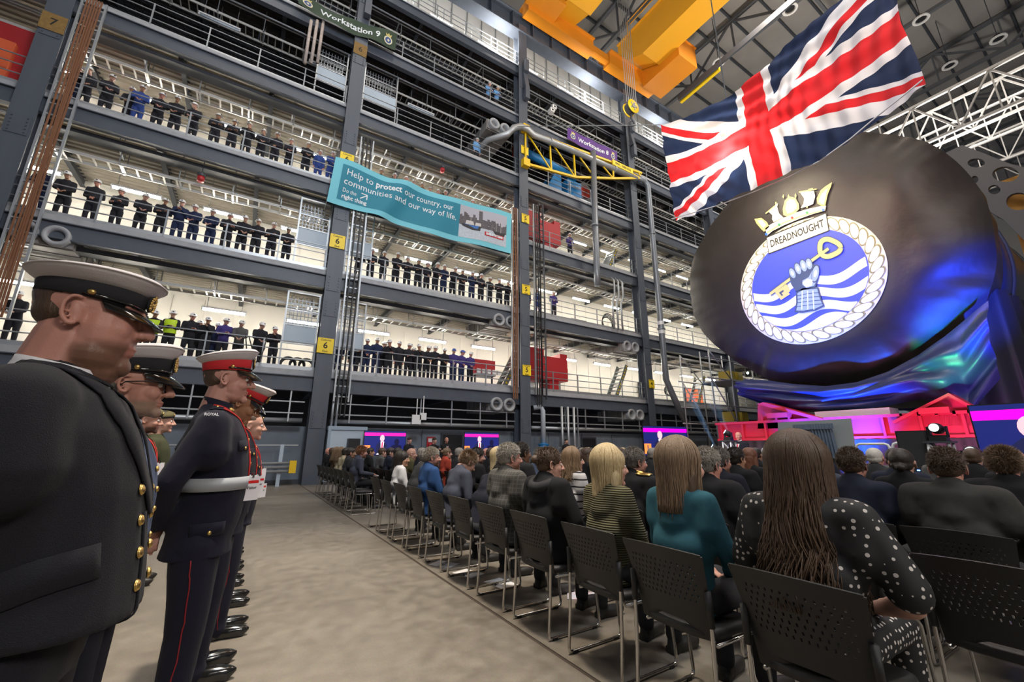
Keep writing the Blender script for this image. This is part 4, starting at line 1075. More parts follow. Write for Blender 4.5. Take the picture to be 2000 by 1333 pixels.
LK={'polka':locks(1000,.46,.05,.024,.0052,HC['brown'],1,.03,.02,2.35),'brunette':locks(620,.235,.012,.004,.0044,hairmat('hair_highlighted',(.09,.05,.028),(.42,.29,.18)),2,.0,.02,2.0),'blonde':locks(620,.20,.006,.003,.0044,HC['blonde'],3,.0,.025,2.0),
    'darklong':locks(420,.38,.0,.012,.0046,HC['dark'],4,.02,.03,1.9),'wavy':locks(420,.24,.03,.014,.005,hairmat('hair_brown_wavy',(.12,.065,.035),(.34,.22,.12)),5,0,0,2.0)}
TF={'grey':tufts(2600,.022,HC['grey'],2),'dark':tufts(2200,.018,HC['dark'],3),'brown':tufts(2200,.020,HC['brown'],4),'curly':tufts(2600,.034,HC['ltbrown'],5,up=.9),'salt':tufts(2200,.022,HC['salt'],6),'ginger':tufts(2200,.030,HC['ginger'],7,up=.6)}
ROWX=[2.31,3.24,4.17,5.10,6.03,6.96,7.89,8.82]
rowname=['back row','second row','third row','fourth row','fifth row','sixth row','seventh row','eighth row']
def sit(label,x,y,P,skin='skin_pale',jk='black',tr='charcoal',hair='short',hc='dark',yaw=0,pitch=0,lod='mid',lk=None,tf=None,col=None,gl=False,hs=1.04,size=1.,tag_=None,ch=None,rz=0):
    t,M=person(label,P,(x,y,0),rz,MATS[skin],jk,tr,hair,hc,yaw,pitch,lod,'seated audience',FT2,hs,size,0,'lo')
    if lk: put(t,M,'hair_locks',LK[lk])
    if tf: put(t,M,'hair_tufts',TF[tf])
    if col: collar_ring(P,t,SHIRT,.066,.03); collar_ring(P,t,CL[jk] if isinstance(jk,str) else jk,.073,.012,'jacket_collar',-.012,1.25)
    if gl: glasses(t,M)
    if ch!=0: chair(x-.02,y,ch or ('black stacking chair under the '+' '.join(label.split()[:10])),rz)
    return t,M
R1=ROWX[0]
t,M=sit('woman in a black polka-dot dress with very long wavy brown hair',R1-.04,1.00,SP,jk=POLKA,tr=POLKA,hair='long',hc='brown',yaw=-.1,lod='hi',lk='polka',hs=1.17,size=1.03)
sit('woman in a teal blazer with straight highlighted brown hair',R1-.03,1.66,SW,jk='teal',hair='bob',hc='brown',yaw=-.25,lod='hi',lk='brunette',hs=1.18,size=1.02)
sit('woman in a ribbed olive sweater with straight blonde hair',R1,2.28,SW,jk=RIBO,hair='bob',hc='blonde',yaw=-.25,lod='hi',lk='blonde',size=1.0,hs=1.12)
t,M=sit('person in a black hooded jacket with brown hair tied in a bun',R1,2.98,SB,jk='black',hair='bun',hc='brown',yaw=-.35,pitch=.05,lod='hi',tf='brown')
b=MB()
for k in range(9):
    a=PI/2+.25+k*(PI-.5)/8; a2=PI/2+.25+(k+1)*(PI-.5)/8
    if k<8: cap_(b,(-.10+.10*math.cos(a),.12*math.sin(a),1.075-.05*abs(math.cos(a))),(-.10+.10*math.cos(a2),.12*math.sin(a2),1.075-.05*abs(math.cos(a2))),.045,.045)
obj('hood',smoothed(b,'hood',[CL['charcoal']],.012,2,.5,.006,9),t)
sit('grey-haired man in a grey plaid jacket, face turned in profile',R1,3.62,SB,skin='skin_ruddy',jk=PLAID,hair='short',hc='grey',yaw=-.15,lod='hi',tf='grey',col=1,size=1.03)
sit('man in a dark navy suit bending forward beside the plaid jacket',R1,4.30,S2,jk='darknavy',hair='short',hc='dark',pitch=.3,lod='mid',tf='dark')
sit('curly-haired man in a grey-blue suit bowing his head',R1,4.98,S1,jk='greyblue',hair='short',hc='ltbrown',pitch=.45,lod='mid',tf='curly',gl=True)
sit('man in a bright blue suit with short hair and white collar',R1,5.68,S0,skin='skin_ruddy',jk='blue',hair='crop',hc='ltbrown',yaw=-.2,tf='grey',col=1)
sit('grey-haired man in a dark suit beside the blue suit',R1,6.33,S1,jk='charcoal',hair='full',hc='salt',yaw=-.1,tf='salt',col=1)
sit('woman with long black hair and a white blouse',R1,7.05,SW,skin='skin_tan',jk='white',hair='long',hc='dark',yaw=-.6,lk='darklong',size=.96)
t,M=sit('young red-haired man in a grey-blue suit writing in a notebook',R1,10.30,SWR,skin='skin_ruddy',jk='greyblue',tr='black',hair='full',hc='ginger',yaw=.0,tf='ginger',col=1,size=1.03)
n=MB().bb((.26,-.10,.70),(.46,.06,.712)).build('notebook',SHIRT); n.location=(R1,10.33,.0); tag(n,'open white notebook held by the young red-haired man','notebook')
for i,(y,lab,P,jk,h,hc,lk,sk) in enumerate([(10.95,'dark-haired man in a dark jacket beyond the red-haired man',S0,'charcoal','full','dark',None,'skin_tan'),(11.55,'dark-haired person in a cream top in the far back row',SF,'cream','full','dark',None,'skin_pale'),
    (12.15,'woman with long blonde hair, nearer of two blondes in the far back row',SFW,'cream','long','blonde','wavy','skin_pale'),(12.8,'woman with light brown wavy hair between the far blondes and the bald man',SFW,'brown','long','ltbrown','wavy','skin_pale'),
    (13.5,'brown-haired person in a dark coat in the far back row',SF,'black','short','brown',None,'skin_pale'),(14.2,'bald man in a black coat at the far end of the back row',SF,'black',None,'dark',None,'skin_pink')]):
    sit(lab,R1,y,P,skin=sk,jk=jk,hair=h,hc=hc,lk=lk,yaw=-.1)
AUD=[ # x row, y, label, pose, skin, jacket, hair, colour, yaw, pitch, extras
 (1,4.79,'tall dark-haired man in a black suit behind the plaid jacket',S0,'skin_brown','black','crop','dark',0,0,dict(tf='dark',size=1.05)),
 (1,3.78,'woman in a white striped sweater with long wavy brown hair',SW,'skin_pale',STRIPE,'long','brown',-.3,0,dict(lk='wavy')),
 (1,2.86,'uniformed man with a gold shoulder cord and grey-brown hair',SB,'skin_ruddy','black','full','salt',-.25,0,dict(tf='salt',col=1,cord=1)),
 (1,2.10,'grey-haired man in black glasses and a black coat',SB,'skin_pink','black','full','grey',-.1,0,dict(tf='grey',gl=True,lod='hi')),
 (1,6.1,'bearded dark-haired man in a black jacket',S0,'skin_darkbeard','black','full','dark',-.2,.1,dict(tf='dark')),
 (1,5.45,'woman with straight light blonde hair beyond the bending man',SW,'skin_pale','black','long','blonde',0,0,dict(lk='blonde')),
 (1,10.2,'dark-haired man in a dark suit, second row behind the cross aisle',S0,'skin_pale','charcoal','full','dark',0,0,{}),
 (1,10.85,'man in a navy suit and white shirt in the far second row',SF,'skin_pale','navy','short','dark',-.3,0,dict(col=1)),
 (1,11.6,'man in a greyish jacket in the far second row',SF,'skin_pale','grey','short','brown',0,0,{}),
 (1,12.9,'dark-haired man in a black suit near the screen in the far second row',SF,'skin_tan','black','full','dark',-.1,0,{}),
 (2,4.13,'person in a grey coat with a thick brown knitted headband',S0,'skin_pale','grey','bun','brown',0,0,dict(band=1)),
 (2,5.65,'curly grey-haired man in a light blue jacket',S0,'skin_pink','raf','full','salt',0,0,dict(tf='salt')),
 (2,2.58,'man with grey-brown hair in a dark suit behind the glasses wearer',S0,'skin_ruddy','darknavy','full','salt',-.2,0,dict(tf='salt',col=1)),
 (2,.92,'broad man in a grey tweed jacket with thinning brown hair',SB,'skin_pink','tweed','crop','brown',.1,0,dict(tf='brown',lod='hi')),
 (2,1.46,'man in a navy suit with short brown hair and white collar',S0,'skin_ruddy','navy','crop','brown',0,0,dict(tf='brown',col=1)),
 (2,9.45,'woman in a red jacket with her hair in a bun',SFW,'skin_pale','red','bun','ltbrown',0,0,{}),
 (2,8.75,'grey-haired man in a dark suit beyond the red jacket',SF,'skin_pale','charcoal','short','grey',0,0,{}),
 (2,7.3,'person with mid-brown hair in a black coat, third row',SF,'skin_pale','black','full','brown',0,0,{}),
 (3,2.95,'dark-haired man in a black suit, fourth row centre',S0,'skin_tan','black','full','dark',-.2,0,dict(col=1,tf='dark')),
 (3,2.12,'man with a dark ring of hair in a check suit',S0,'skin_pale','greyblue','short','dark',0,0,dict(tf='dark')),
 (3,1.42,'uniformed woman with dark hair in a low bun',SW,'skin_pale','black','lowbun','dark',.1,0,dict(col=1)),
 (3,.80,'man with curly dark brown hair in a black suit',SB,'skin_pink','black','full','brown',.1,0,dict(tf='curly',col=1)),
 (3,3.72,'brown-haired person in a dark coat, fourth row',SF,'skin_pale','charcoal','full','brown',0,0,{}),
 (3,5.6,'woman with brown shoulder-length hair in profile',SFW,'skin_pale','black','long','brown',-.5,0,{}),
 (4,6.5,'dark-haired man in a black suit and white collar, fifth row',SF,'skin_pale','black','full','dark',-.1,0,dict(col=1)),
 (4,4.95,'grey-haired man in a dark suit beside the small blonde',SF,'skin_pale','charcoal','short','grey',0,0,{}),
 (5,5.4,'small blonde-haired woman far ahead',SFW,'skin_pale','cream','bob','blonde',0,0,{}),
 (4,3.3,'woman with long straight auburn hair',SFW,'skin_pale','black','long','auburn',0,0,{}),
 (4,1.72,'dark-haired man in a navy uniform with a gold epaulette',SF,'skin_pale','navy','full','dark',0,0,dict(col=1)),
 (5,1.02,'bald man in a black suit at the right',SF,'skin_pink','black',None,'dark',0,0,dict(col=1)),
 (5,2.2,'white-haired man in a dark coat',SF,'skin_pink','charcoal','short','white',0,0,{}),
 (6,1.5,'brown-haired man in black near the stage light',SF,'skin_pale','black','short','brown',0,0,{}),
 (6,4.2,'dark-haired man in a dark suit near the lectern',SF,'skin_tan','black','full','dark',0,0,{}),
 (6,2.5,'bald man in a grey suit far ahead',SF,'skin_pale','grey',None,'dark',0,0,{}),
]
rn=random.Random(5)
fill=['brown coat','navy jacket','charcoal suit','grey cardigan','black blazer','blue shirt','dark overcoat','olive jacket']
fj=dict(zip(fill,['brown','navy','charcoal','grey','black','raf','darknavy','olive']))
hh=[('short','dark','short dark hair'),('full','brown','thick brown hair'),('short','grey','short grey hair'),('long','ltbrown','long light brown hair'),('receding','brown','receding brown hair'),(None,'dark','a bald head'),('full','dark','thick dark hair'),('bob','blonde','a blonde bob'),('short','white','white hair'),('full','salt','grizzled hair')]
used=set()
for x,y in [(3,7.0),(3,8.1),(3,9.2),(3,10.2),(3,4.6),(4,8.0),(4,9.4),(4,10.6),(4,4.1),(5,3.2),(5,4.1),(5,6.6),(5,7.8),(5,9.2),(6,5.4),(6,6.3),(6,7.4),(6,8.6),(6,3.3),(7,2.0),(7,3.6),(7,4.8),(7,6.0),(7,7.2),(1,8.6),(1,9.3),(2,10.3),(2,11.2),(2,6.5)]:
    while True:
        a=rn.choice(fill); b_=rn.choice(hh)
        if (a,b_) not in used: used.add((a,b_)); break
    AUD.append((x,y,'person with %s in a %s, %s of the audience'%(b_[2],a,rowname[x]),SFW if b_[0] in('long','bob') else SF,rn.choice(['skin_pale','skin_pink','skin_tan']),fj[a],b_[0],b_[1],rn.uniform(-.3,.2),rn.uniform(0,.15),{}))
for (ri,y,lab,P,sk,jk,h,hc,yw,pt_,ex) in AUD:
    cord=ex.pop('cord',0); band=ex.pop('band',0)
    t,M=sit(lab,ROWX[ri],y,P,skin=sk,jk=jk,hair=h,hc=hc,yaw=yw,pitch=pt_,**ex)
    if cord:
        cc=MB()
        for s in (0,1,2): cc.tube([snap(P.jacket,(-.12+.02*s,-.06-.015*s,1.12),.010)[0],snap(P.jacket,(-.02+.02*s,-.14,1.08),.012)[0],snap(P.jacket,(.02+.02*s,-.20,1.0),.012)[0],snap(P.jacket,(.06+.01*s,-.16,.90),.012)[0]],.011,6)
        obj('shoulder_cord',cc.mesh('shoulder_cord',GOLD,True),t)
        e=ribbon(P.jacket,[(-.12,-.08,1.12),(-.10,-.21,1.07)],.06,.012,n=10).mesh('epaulette',GOLD,True); obj('epaulette',e,t)
    if band:
        k=MB().tube([(-.02+.118*math.cos(a),.098*math.sin(a),.085-.02*math.cos(a)) for a in [2*PI*j/20 for j in range(21)]],.026,8,cap=False).mesh('knitted_headband',mat('brown_wool',(.11,.065,.04),.95,bump=.8,bump_s=150),True); put(t,M,'knitted_headband',k)
# empty chairs
for x,y,l in [(R1-.02,7.7,'empty black stacking chair at the cross aisle'),(ROWX[1]-.02,1.28,'empty black stacking chair with a glossy booklet on its seat'),(ROWX[1]-.02,.62,'empty black stacking chair at the right edge of the second row'),(ROWX[2]-.02,.24,'empty black stacking chair beside the tweed jacket'),(R1-.02,9.65,'empty black stacking chair turned beside the red-haired man'),(ROWX[1]-.02,7.2,'empty black stacking chair near the cross aisle, second row')]: chair(x,y,l)
def bookc(nt,N,L,b):
    tc=N.new('ShaderNodeTexCoord'); n=N.new('ShaderNodeTexNoise'); n.inputs['Scale'].default_value=9; r=N.new('ShaderNodeValToRGB'); L.new(tc.outputs['Object'],n.inputs['Vector']); L.new(n.outputs['Fac'],r.inputs[0]); L.new(r.outputs[0],b.inputs['Base Color'])
    r.color_ramp.elements.new(.5); b.inputs['Roughness'].default_value=.2
    for e,c in zip(r.color_ramp.elements,((.10,.35,.60,1),(.55,.55,.62,1),(.65,.08,.10,1))): e.color=c
special('booklet_cover',bookc)
o=MB().bb((-.105,-.15,0),(.105,.15,.006)).build('booklet',MATS['booklet_cover'])
o.location=(ROWX[1]-.06,1.27,.462); o.rotation_euler=(0,0,.5); tag(o,'glossy blue and red booklet lying on an empty chair','booklet')
# papers on the floor below the back row
for i,(px,py,tx,rz_) in enumerate([(867,1102,'PRESS',.5),(915,1120,'MEDIA',.3),(978,1139,'MEDIA',.15)]):
    p=on(px,py,2,.004); o=MB().bb((-.105,-.15,0),(.105,.15,.002)).build('paper_sheet',SHIRT); o.location=(p.x,p.y,.0); o.rotation_euler=(0,0,rz_)
    tag(o,'white paper sheet on the floor below the back row, %s from the far end'%('first','second','third')[i],'paper'); text('MEDIA',.075,BLK,o,'lettering',.0004,.001,face((0,0,.0026),(0,0,1),(-.2,1,0)))
p=on(1140,1166,2,.0); o=MB().bb((-.105,-.15,0),(.105,.15,.008)).build('magazine',MATS['booklet_cover']); o.location=(p.x,p.y,0); o.rotation_euler=(0,0,.9); tag(o,'red and black magazine on the floor below the hooded jacket','magazine')
MB().bb((-.05,-.07,.008),(.05,.07,.010)).build('paper_slip',SHIRT,o)
# ------------------------------------------------------------------ submarine bow under its black cover, cradle and stage
CVX=16.45
COVM=mat('cover_fabric',(.017,.0135,.012),.5,0,noise_s=3,noise_a=.3,bump=.9,bump_s=5,spec=.45)
SATIN=mat('satin_drape',(.022,.032,.11),.45,0,bump=.3,bump_s=30,spec=.45)
BLKDR=mat('black_drape',(.014,.015,.019),.6,bump=.3,bump_s=20)
CC=Vector((CVX,6.0,7.25))
outl=[(1350,560),(1360,500),(1382,450),(1415,405),(1465,352),(1530,300),(1600,268),(1660,257),(1720,258),(1790,272),(1845,298),(1890,338),(1918,380),(1938,430),(1946,480),(1942,540),(1925,590),(1885,632),(1840,668),(1790,702),(1735,730),(1670,750),(1600,758),(1530,750),(1465,722),(1415,688),(1375,650),(1357,610)]
pp=[]
for x,y in outl:
    p=on(x,y,0,CVX)-CC; pp.append((math.atan2(p.z,p.y),math.hypot(p.y,p.z)))
pp.sort()
def crad(a):
    a=(a+PI)%(2*PI)-PI
    q=[(pp[-1][0]-2*PI,pp[-1][1])]+pp+[(pp[0][0]+2*PI,pp[0][1])]
    for (a0,r0),(a1,r1) in zip(q,q[1:]):
        if a0<=a<=a1: f=(a-a0)/(a1-a0); return r0+(r1-r0)*f
    return 4.3
def cover_pt(a,r):
    R=crad(a)*r; x=CVX-.55
    if r>.66: x+= .55*((r-.66)/.34)**2.2
    w_=max(0,r-.62)/.38
    x+= w_*( .035*w_*math.sin(a*41+4*math.sin(a*5))*(.2+.8*math.sin(a*3+1)**2) + .22*noise.noise(Vector((math.cos(a)*2.2,math.sin(a)*2.2,r*1.5))))+.03*w_**.5*noise.noise(Vector((math.cos(a)*9,math.sin(a)*9,r*6)))
    x+= -.25*math.exp(-((a-.9-PI/2*1.6)**2)*0)*0
    y=CC.y+R*math.cos(a); z=CC.z+R*math.sin(a)
    # long pulled folds in the upper right and lower right of the cloth
    d=(y-3.2)*.8+(z-9.2)*.6; x+= -.20*math.exp(-(d/.8)**2)*max(0,min(1,(4.2-y)/2))
    e=(z-6.0)+.28*(y-2.2); x+= .16*math.exp(-(e/.35)**2)*max(0,min(1,(3.4-y)/1.2))
    return (x,y,z)
b=MB(); NA,NR=220,46; rg=[]
for j in range(1,NR+1): rg.append([cover_pt(2*PI*i/NA,j/NR) for i in range(NA)])
t=thing('submarine_cover','round black cloth cover stretched over the submarine bow, with the ship crest','cover',(0,0,0))
b.rings(rg,cap=False); c=cover_pt(0,.0001); b.v.append((CVX-.55,CC.y,CC.z)); k=len(b.v)-1
for i in range(NA): b.f.append((k,i,(i+1)%NA)); b.m.append(0)
obj('front_cloth',b.mesh('front_cloth',COVM,True),t)
b=MB(); rg=[]
for j in range(9):
    f=j/8; rg.append([(cover_pt(a,1)[0]+f*1.6,CC.y+crad(a)*(1+.012*math.sin(a*31)*math.sin(PI*f)-.03*f)*math.cos(a),CC.z+crad(a)*(1+.012*math.sin(a*31)*math.sin(PI*f)-.03*f)*math.sin(a)) for a in [2*PI*i/NA for i in range(NA)]])
b.rings(rg,cap=False); obj('side_cloth',b.mesh('side_cloth',COVM,True),t)
# crest, printed flat: circle of 2.2 m about (5.97, 6.9)
KX=CVX-.575; s_=KX/15.8
def K(x,y): return on(1380+x*.27,340+y*.27,0,KX)         # measured points of the flat crest
IV=mat('crest_ivory',(.70,.66,.47),.6,emit=.0); IVD=mat('crest_ochre_line',(.22,.20,.07),.6); CBL=mat('crest_blue',(.045,.075,.55),.6); CWH=mat('crest_white',(.74,.75,.77),.6); CGD=mat('crest_gold',(.60,.50,.16),.6); CST=mat('crest_steel',(.28,.38,.46),.6); CSTD=mat('crest_steel_dark',(.04,.07,.12),.6); CSTL=mat('crest_steel_light',(.62,.72,.78),.6)
IVL=mat('crest_rope_white',(.80,.79,.70),.6); CK=mat('crest_black',(.02,.02,.015),.7); CRD=mat('crest_red',(.4,.02,.02),.5); CGR=mat('crest_green',(.03,.25,.08),.5)
cr=D.objects.new('crest',None); COL.objects.link(cr); cr.parent=t
lay_=[0]
def flat(name,pts,m,d=0,world=False):
    """one printed shape; d = print layer, a few millimetres proud of the cloth"""
    x=-.006*d
    P3=[(Vector(p) if world else K(*p))+Vector((x,0,0)) for p in pts]
    n=len(P3); c=sum(P3,Vector())/n
    o=MB().prism(P3,(-.004,0,0)).build(name,m,cr); return o
CY,CZ,CR=on(1380+775*.27,340+770*.27,0,KX).y,0,0
pl=[K(248,870),K(1303,640),K(700,1228),K(1000,318),K(1190,1010),K(330,1090),K(1240,470)]
# least squares circle through the measured rim points
A_=np.array([[2*p.y,2*p.z,1] for p in pl]); B_=np.array([p.y**2+p.z**2 for p in pl]); sol=np.linalg.lstsq(A_,B_,rcond=None)[0]
CY,CZ=sol[0],sol[1]; CR=math.sqrt(sol[2]+CY*CY+CZ*CZ)
def circ(r,n=72): return [(KX,CY+r*math.cos(2*PI*k/n),CZ+r*math.sin(2*PI*k/n)) for k in range(n)]
flat('crest_disc',circ(CR),IV,1,True)
ri=CR*.80
flat('blue_field',circ(ri),CBL,2,True)
# twisted rope: each strand a shape
for k in range(36):
    a=2*PI*k/36; a2=a+2*PI/36
    rm=(CR*.985+ri)/2; h=(CR*.985-ri)/2
    def rp(aa,rr): return (KX,CY+rr*math.cos(aa),CZ+rr*math.sin(aa))
    tilt=.10; pts=[]
    for q in range(16):
        u=2*PI*q/16; du=math.cos(u)*.098; dv=math.sin(u)*h*.97
        pts.append(rp((a+a2)/2+du-dv/h*.09, rm+dv))
    flat('rope_edge',pts,IVD,3+k*.05,True)
    cx_=sum(p[1] for p in pts)/16; cz_=sum(p[2] for p in pts)/16
    flat('rope_strand',[(KX,cx_+(p[1]-cx_)*.80,cz_+(p[2]-cz_)*.86) for p in pts],IVL,3.03+k*.05,True)
# three wavy white bars, cut to the circle
def clipc(y,z):
    d=math.hypot(y-CY,z-CZ); return d<=ri*.995
def wave(z0,h,ph):
    top=[];bot=[]; n=90
    for k in range(n+1):
        y=CY+ri-2*ri*k/n; zz=z0+.16*math.sin((y-CY)*3.05+ph)-.10*(y-CY)*0
        lim=math.sqrt(max(0,(ri*.993)**2-(y-CY)**2))
        a=min(zz+h/2,CZ+lim); b_=max(zz-h/2,CZ-lim)
        if a>b_+.002 and a<=CZ+lim+1e-6: top.append((KX,y,a)); bot.append((KX,y,b_))
    return top,bot
for i,(dz,ph) in enumerate(((-.10,1.2),(-.62,1.9),(-1.14,2.6))):
    top,bot=wave(CZ+dz*CR/2.2*1.0,.31*CR/2.2,ph)
    m=MB(); T=[(x-.018,y,z) for x,y,z in top]; B2=[(x-.018,y,z) for x,y,z in bot]
    m.rings([T,B2],cap=False,closed=False); obj('white_wave',m.mesh('white_wave',CWH),cr)
top,bot=wave(CZ-1.62*CR/2.2,.34*CR/2.2,3.2)
lo=[(KX,y,CZ-math.sqrt(max(0,(ri*.993)**2-(y-CY)**2))) for x,y,z in top]
m=MB(); m.rings([[(x-.018,y,z) for x,y,z in top],[(x-.018,y,z) for x,y,z in lo]],cap=False,closed=False); obj('white_wave',m.mesh('white_wave',CWH),cr)
# name plate and lettering
pA,pB,pC,pD=(440,465),(865,290),(885,410),(455,575)
flat('plate_edge',[(433,457),(870,281),(893,414),(452,584)],CK,5); flat('name_plate',[pA,pB,pC,pD],IV,6)
a,b_,c_,d_=[K(*p) for p in (pA,pB,pC,pD)]
mid=(a+b_+c_+d_)/4; ex=((b_-a)+(c_-d_)).normalized(); nz=Vector((-1,0,0)); ey=nz.cross(ex).normalized()
if ey.z<0: ey=-ey
Mx=Matrix(((ex.x,ey.x,nz.x,mid.x-.05),(ex.y,ey.y,nz.y,mid.y),(ex.z,ey.z,nz.z,mid.z),(0,0,0,1)))
to_=text('DREADNOUGHT',.40,CK,cr,'lettering',.003,.004,Mx); xs_=[v.co.x for v in to_.data.vertices]; kk=(b_-a).length*.90/(max(xs_)-min(xs_)); to_.data.transform(Matrix.Diagonal((kk,1,1,1)))
# naval crown: band, jewels, three sails and two sterns
flat('crown_band',[(428,395),(470,365),(560,320),(650,282),(740,255),(820,238),(868,232),(862,268),(780,290),(680,325),(560,375),(480,415),(440,450)],IV,6); flat('crown_line',[(436,425),(560,352),(700,300),(862,258),(862,266),(700,309),(560,361),(438,436)],CGD,7)
for p,m in (((530,370),CGR),((624,320),CRD),((732,283),CGR),((437,438),mat('crest_bead_blue',(.02,.15,.6),.4)),((848,262),MATS.get('crest_bead_blue') or CBL)):
    flat('jewel',[(p[0]+10*math.cos(u),p[1]+10*math.sin(u)) for u in [2*PI*k/10 for k in range(10)]],m,8)
flat('stern',[(350,328),(400,320),(440,350),(458,385),(420,420),(398,400),(365,360)],CGD,6); flat('stern',[(910,62),(905,90),(880,150),(862,235),(840,238),(805,215),(800,180),(830,120),(860,95)],CGD,6)
flat('stern_light',[(372,340),(405,335),(436,370),(415,395)],IV,7); flat('stern_light',[(880,105),(860,190),(850,225),(815,205),(835,150)],IV,7)
flat('mast',[(500,205),(510,205),(522,345),(512,348)],CGD,6.3); flat('sail',[(452,275),(520,212),(515,240),(530,290),(560,318),(490,350),(478,330),(480,300)],IV,6.6); flat('yard',[(430,285),(500,228),(503,236),(433,293)],CGD,7)
flat('hull_stern',[(600,165),(645,175),(672,220),(675,255),(640,290),(590,310),(560,300),(555,255),(570,195)],CGD,6.3); flat('hull_stern_light',[(605,185),(640,192),(655,225),(655,250),(625,278),(590,290),(575,255),(585,205)],IV,6.9)
for x in (560,597,648): flat('lantern',[(x-7,168 if x<620 else 162),(x,148 if x<620 else 142),(x+7,168 if x<620 else 162),(x,180)],CGD,7)
flat('mast',[(728,130),(738,130),(735,250),(726,250)],CGD,6.3); flat('sail',[(680,135),(780,125),(790,165),(775,220),(740,235),(685,250),(706,215),(710,180)],IV,6.6); flat('yard',[(672,130),(800,108),(800,116),(673,139)],CGD,7); flat('yard',[(740,112),(772,104),(772,110),(741,119)],CGD,7)
# key
def thick(pts,w_):
    L=[];R_=[]
    for i,p in enumerate(pts):
        a=pts[max(0,i-1)]; b=pts[min(len(pts)-1,i+1)]; dx,dy=b[0]-a[0],b[1]-a[1]; l=math.hypot(dx,dy); nx,ny=-dy/l*w_/2,dx/l*w_/2
        L.append((p[0]+nx,p[1]+ny)); R_.append((p[0]-nx,p[1]-ny))
    return L+R_[::-1]
def strip2(name,pts,w_,m,d):
    P=thick(pts,w_); n=len(pts); mb=MB(); x=-.006*d-.004
    mb.rings([[K(*q)+Vector((x,0,0)) for q in P[:n]],[K(*q)+Vector((x,0,0)) for q in P[n:][::-1]]],cap=False,closed=False); obj(name,mb.mesh(name,m),cr)
bow=[(893+ (76+7*math.cos(3*u))*math.cos(u)*.98, 538+(62+6*math.cos(3*u))*math.sin(u)*.98) for u in [2*PI*k/40 for k in range(41)]]
strip2('key_outline',bow,44,CSTD,9); strip2('key_bow',bow,34,CGD,9.4); strip2('key_shank',[(885,545),(760,635)],30,CSTD,9); strip2('key_shank',[(888,543),(755,638)],20,CGD,9.5); strip2('key_shank',[(630,748),(465,872)],30,CSTD,9); strip2('key_shank',[(632,746),(465,872)],20,CGD,9.5)
flat('key_bit',[(500,858),(583,800),(612,850),(598,862),(612,872),(545,915),(528,895)],CGD,9.8); flat('key_slot',[(530,862),(560,842),(566,852),(548,866),(560,880),(552,886)],CSTD,10.4)
# gauntlet: cuff, hand, four fingers and thumb, each its own plate
flat('cuff',[(652,860),(700,830),(815,822),(835,900),(860,960),(800,990),(700,1008),(643,1005),(655,930)],CSTD,10); flat('cuff_plate',[(664,866),(705,842),(806,834),(824,900),(846,952),(795,976),(705,992),(656,990),(667,930)],CST,10.6)
for k in range(4): strip2('cuff_band',[(664-2*k,885+k*26),(740,868+k*28),(822+k*7,862+k*27)],5,CSTD,11.2)
for k in range(3): strip2('cuff_shine',[(700+k*38,848),(696+k*44,985)],8,CSTL,11.4)
flat('palm',[(600,720),(640,690),(760,650),(822,670),(815,760),(795,820),(700,845),(650,850),(618,800)],CSTD,10); flat('palm_plate',[(700,775),(745,750),(772,700),(815,690),(808,760),(785,812),(730,828),(700,805)],CST,10.8)
for (x,y,r1,r2,an) in ((628,722,24,44,-.4),(668,690,25,48,-.35),(708,668,26,50,-.3),(748,655,26,46,-.2)):
    for nm,k,m,d in (('finger_edge',1,CSTD,11),('finger_plate',.84,CST,11.5),('finger_shine',.4,CSTL,12)):
        flat(nm,[(x+k*(r1*math.cos(u)*math.cos(an)-r2*math.sin(u)*math.sin(an)),y+k*(r1*math.cos(u)*math.sin(an)+r2*math.sin(u)*math.cos(an))) for u in [2*PI*q/16 for q in range(16)]],m,d)
for nm,k,m,d in (('thumb_edge',1,CSTD,12),('thumb_plate',.86,CST,12.5),('thumb_shine',.4,CSTL,13)):
    flat(nm,[(795+k*28*math.cos(u)-k*10*math.sin(u),725+k*66*math.sin(u)) for u in [2*PI*q/18 for q in range(18)]],m,d)
flat('thumb_base',[(700,790),(735,762),(775,770),(770,812),(725,824)],CSTL,12.2)

# hull behind the cover
HUL=mat('hull_coating',(.030,.034,.050),.35,.1,noise_s=2,noise_a=.2,bump=.1,bump_s=8)
t=thing('submarine_hull','dark rounded submarine hull running back from the covered bow','submarine',(0,0,0))
b=MB(); rg=[]
for x in (18.35,18.5,24,24.05,30,30.05,40,55,72): rg.append([(x,CC.y+(4.15+.1*(x>18.4))*math.cos(a),CC.z-.2+(4.0+.1*(x>18.4))*math.sin(a)) for a in [2*PI*k/72 for k in range(72)]])
b.rings(rg); obj('pressure_hull',b.mesh('pressure_hull',HUL,True),t)
for x in (19.2,24.0,30.0): obj('frame_ring',MB().tube([(x,CC.y+4.27*math.cos(a),CC.z-.2+4.12*math.sin(a)) for a in [2*PI*k/64 for k in range(65)]],.06,6,cap=False).mesh('frame_ring',STEELD,True),t)
for a,x in ((3.45,21),(3.55,20.6),(3.35,23),(3.62,23.5)):
    q=MB(); c=Vector((x,CC.y+4.28*math.cos(a),CC.z-.2+4.13*math.sin(a))); q.box(c,(.5,.03,.16),0,Matrix.Rotation(a-PI/2,3,'X')); q.build('hull_marking',mat('hull_marking_white',(.5,.45,.55),.5),t)
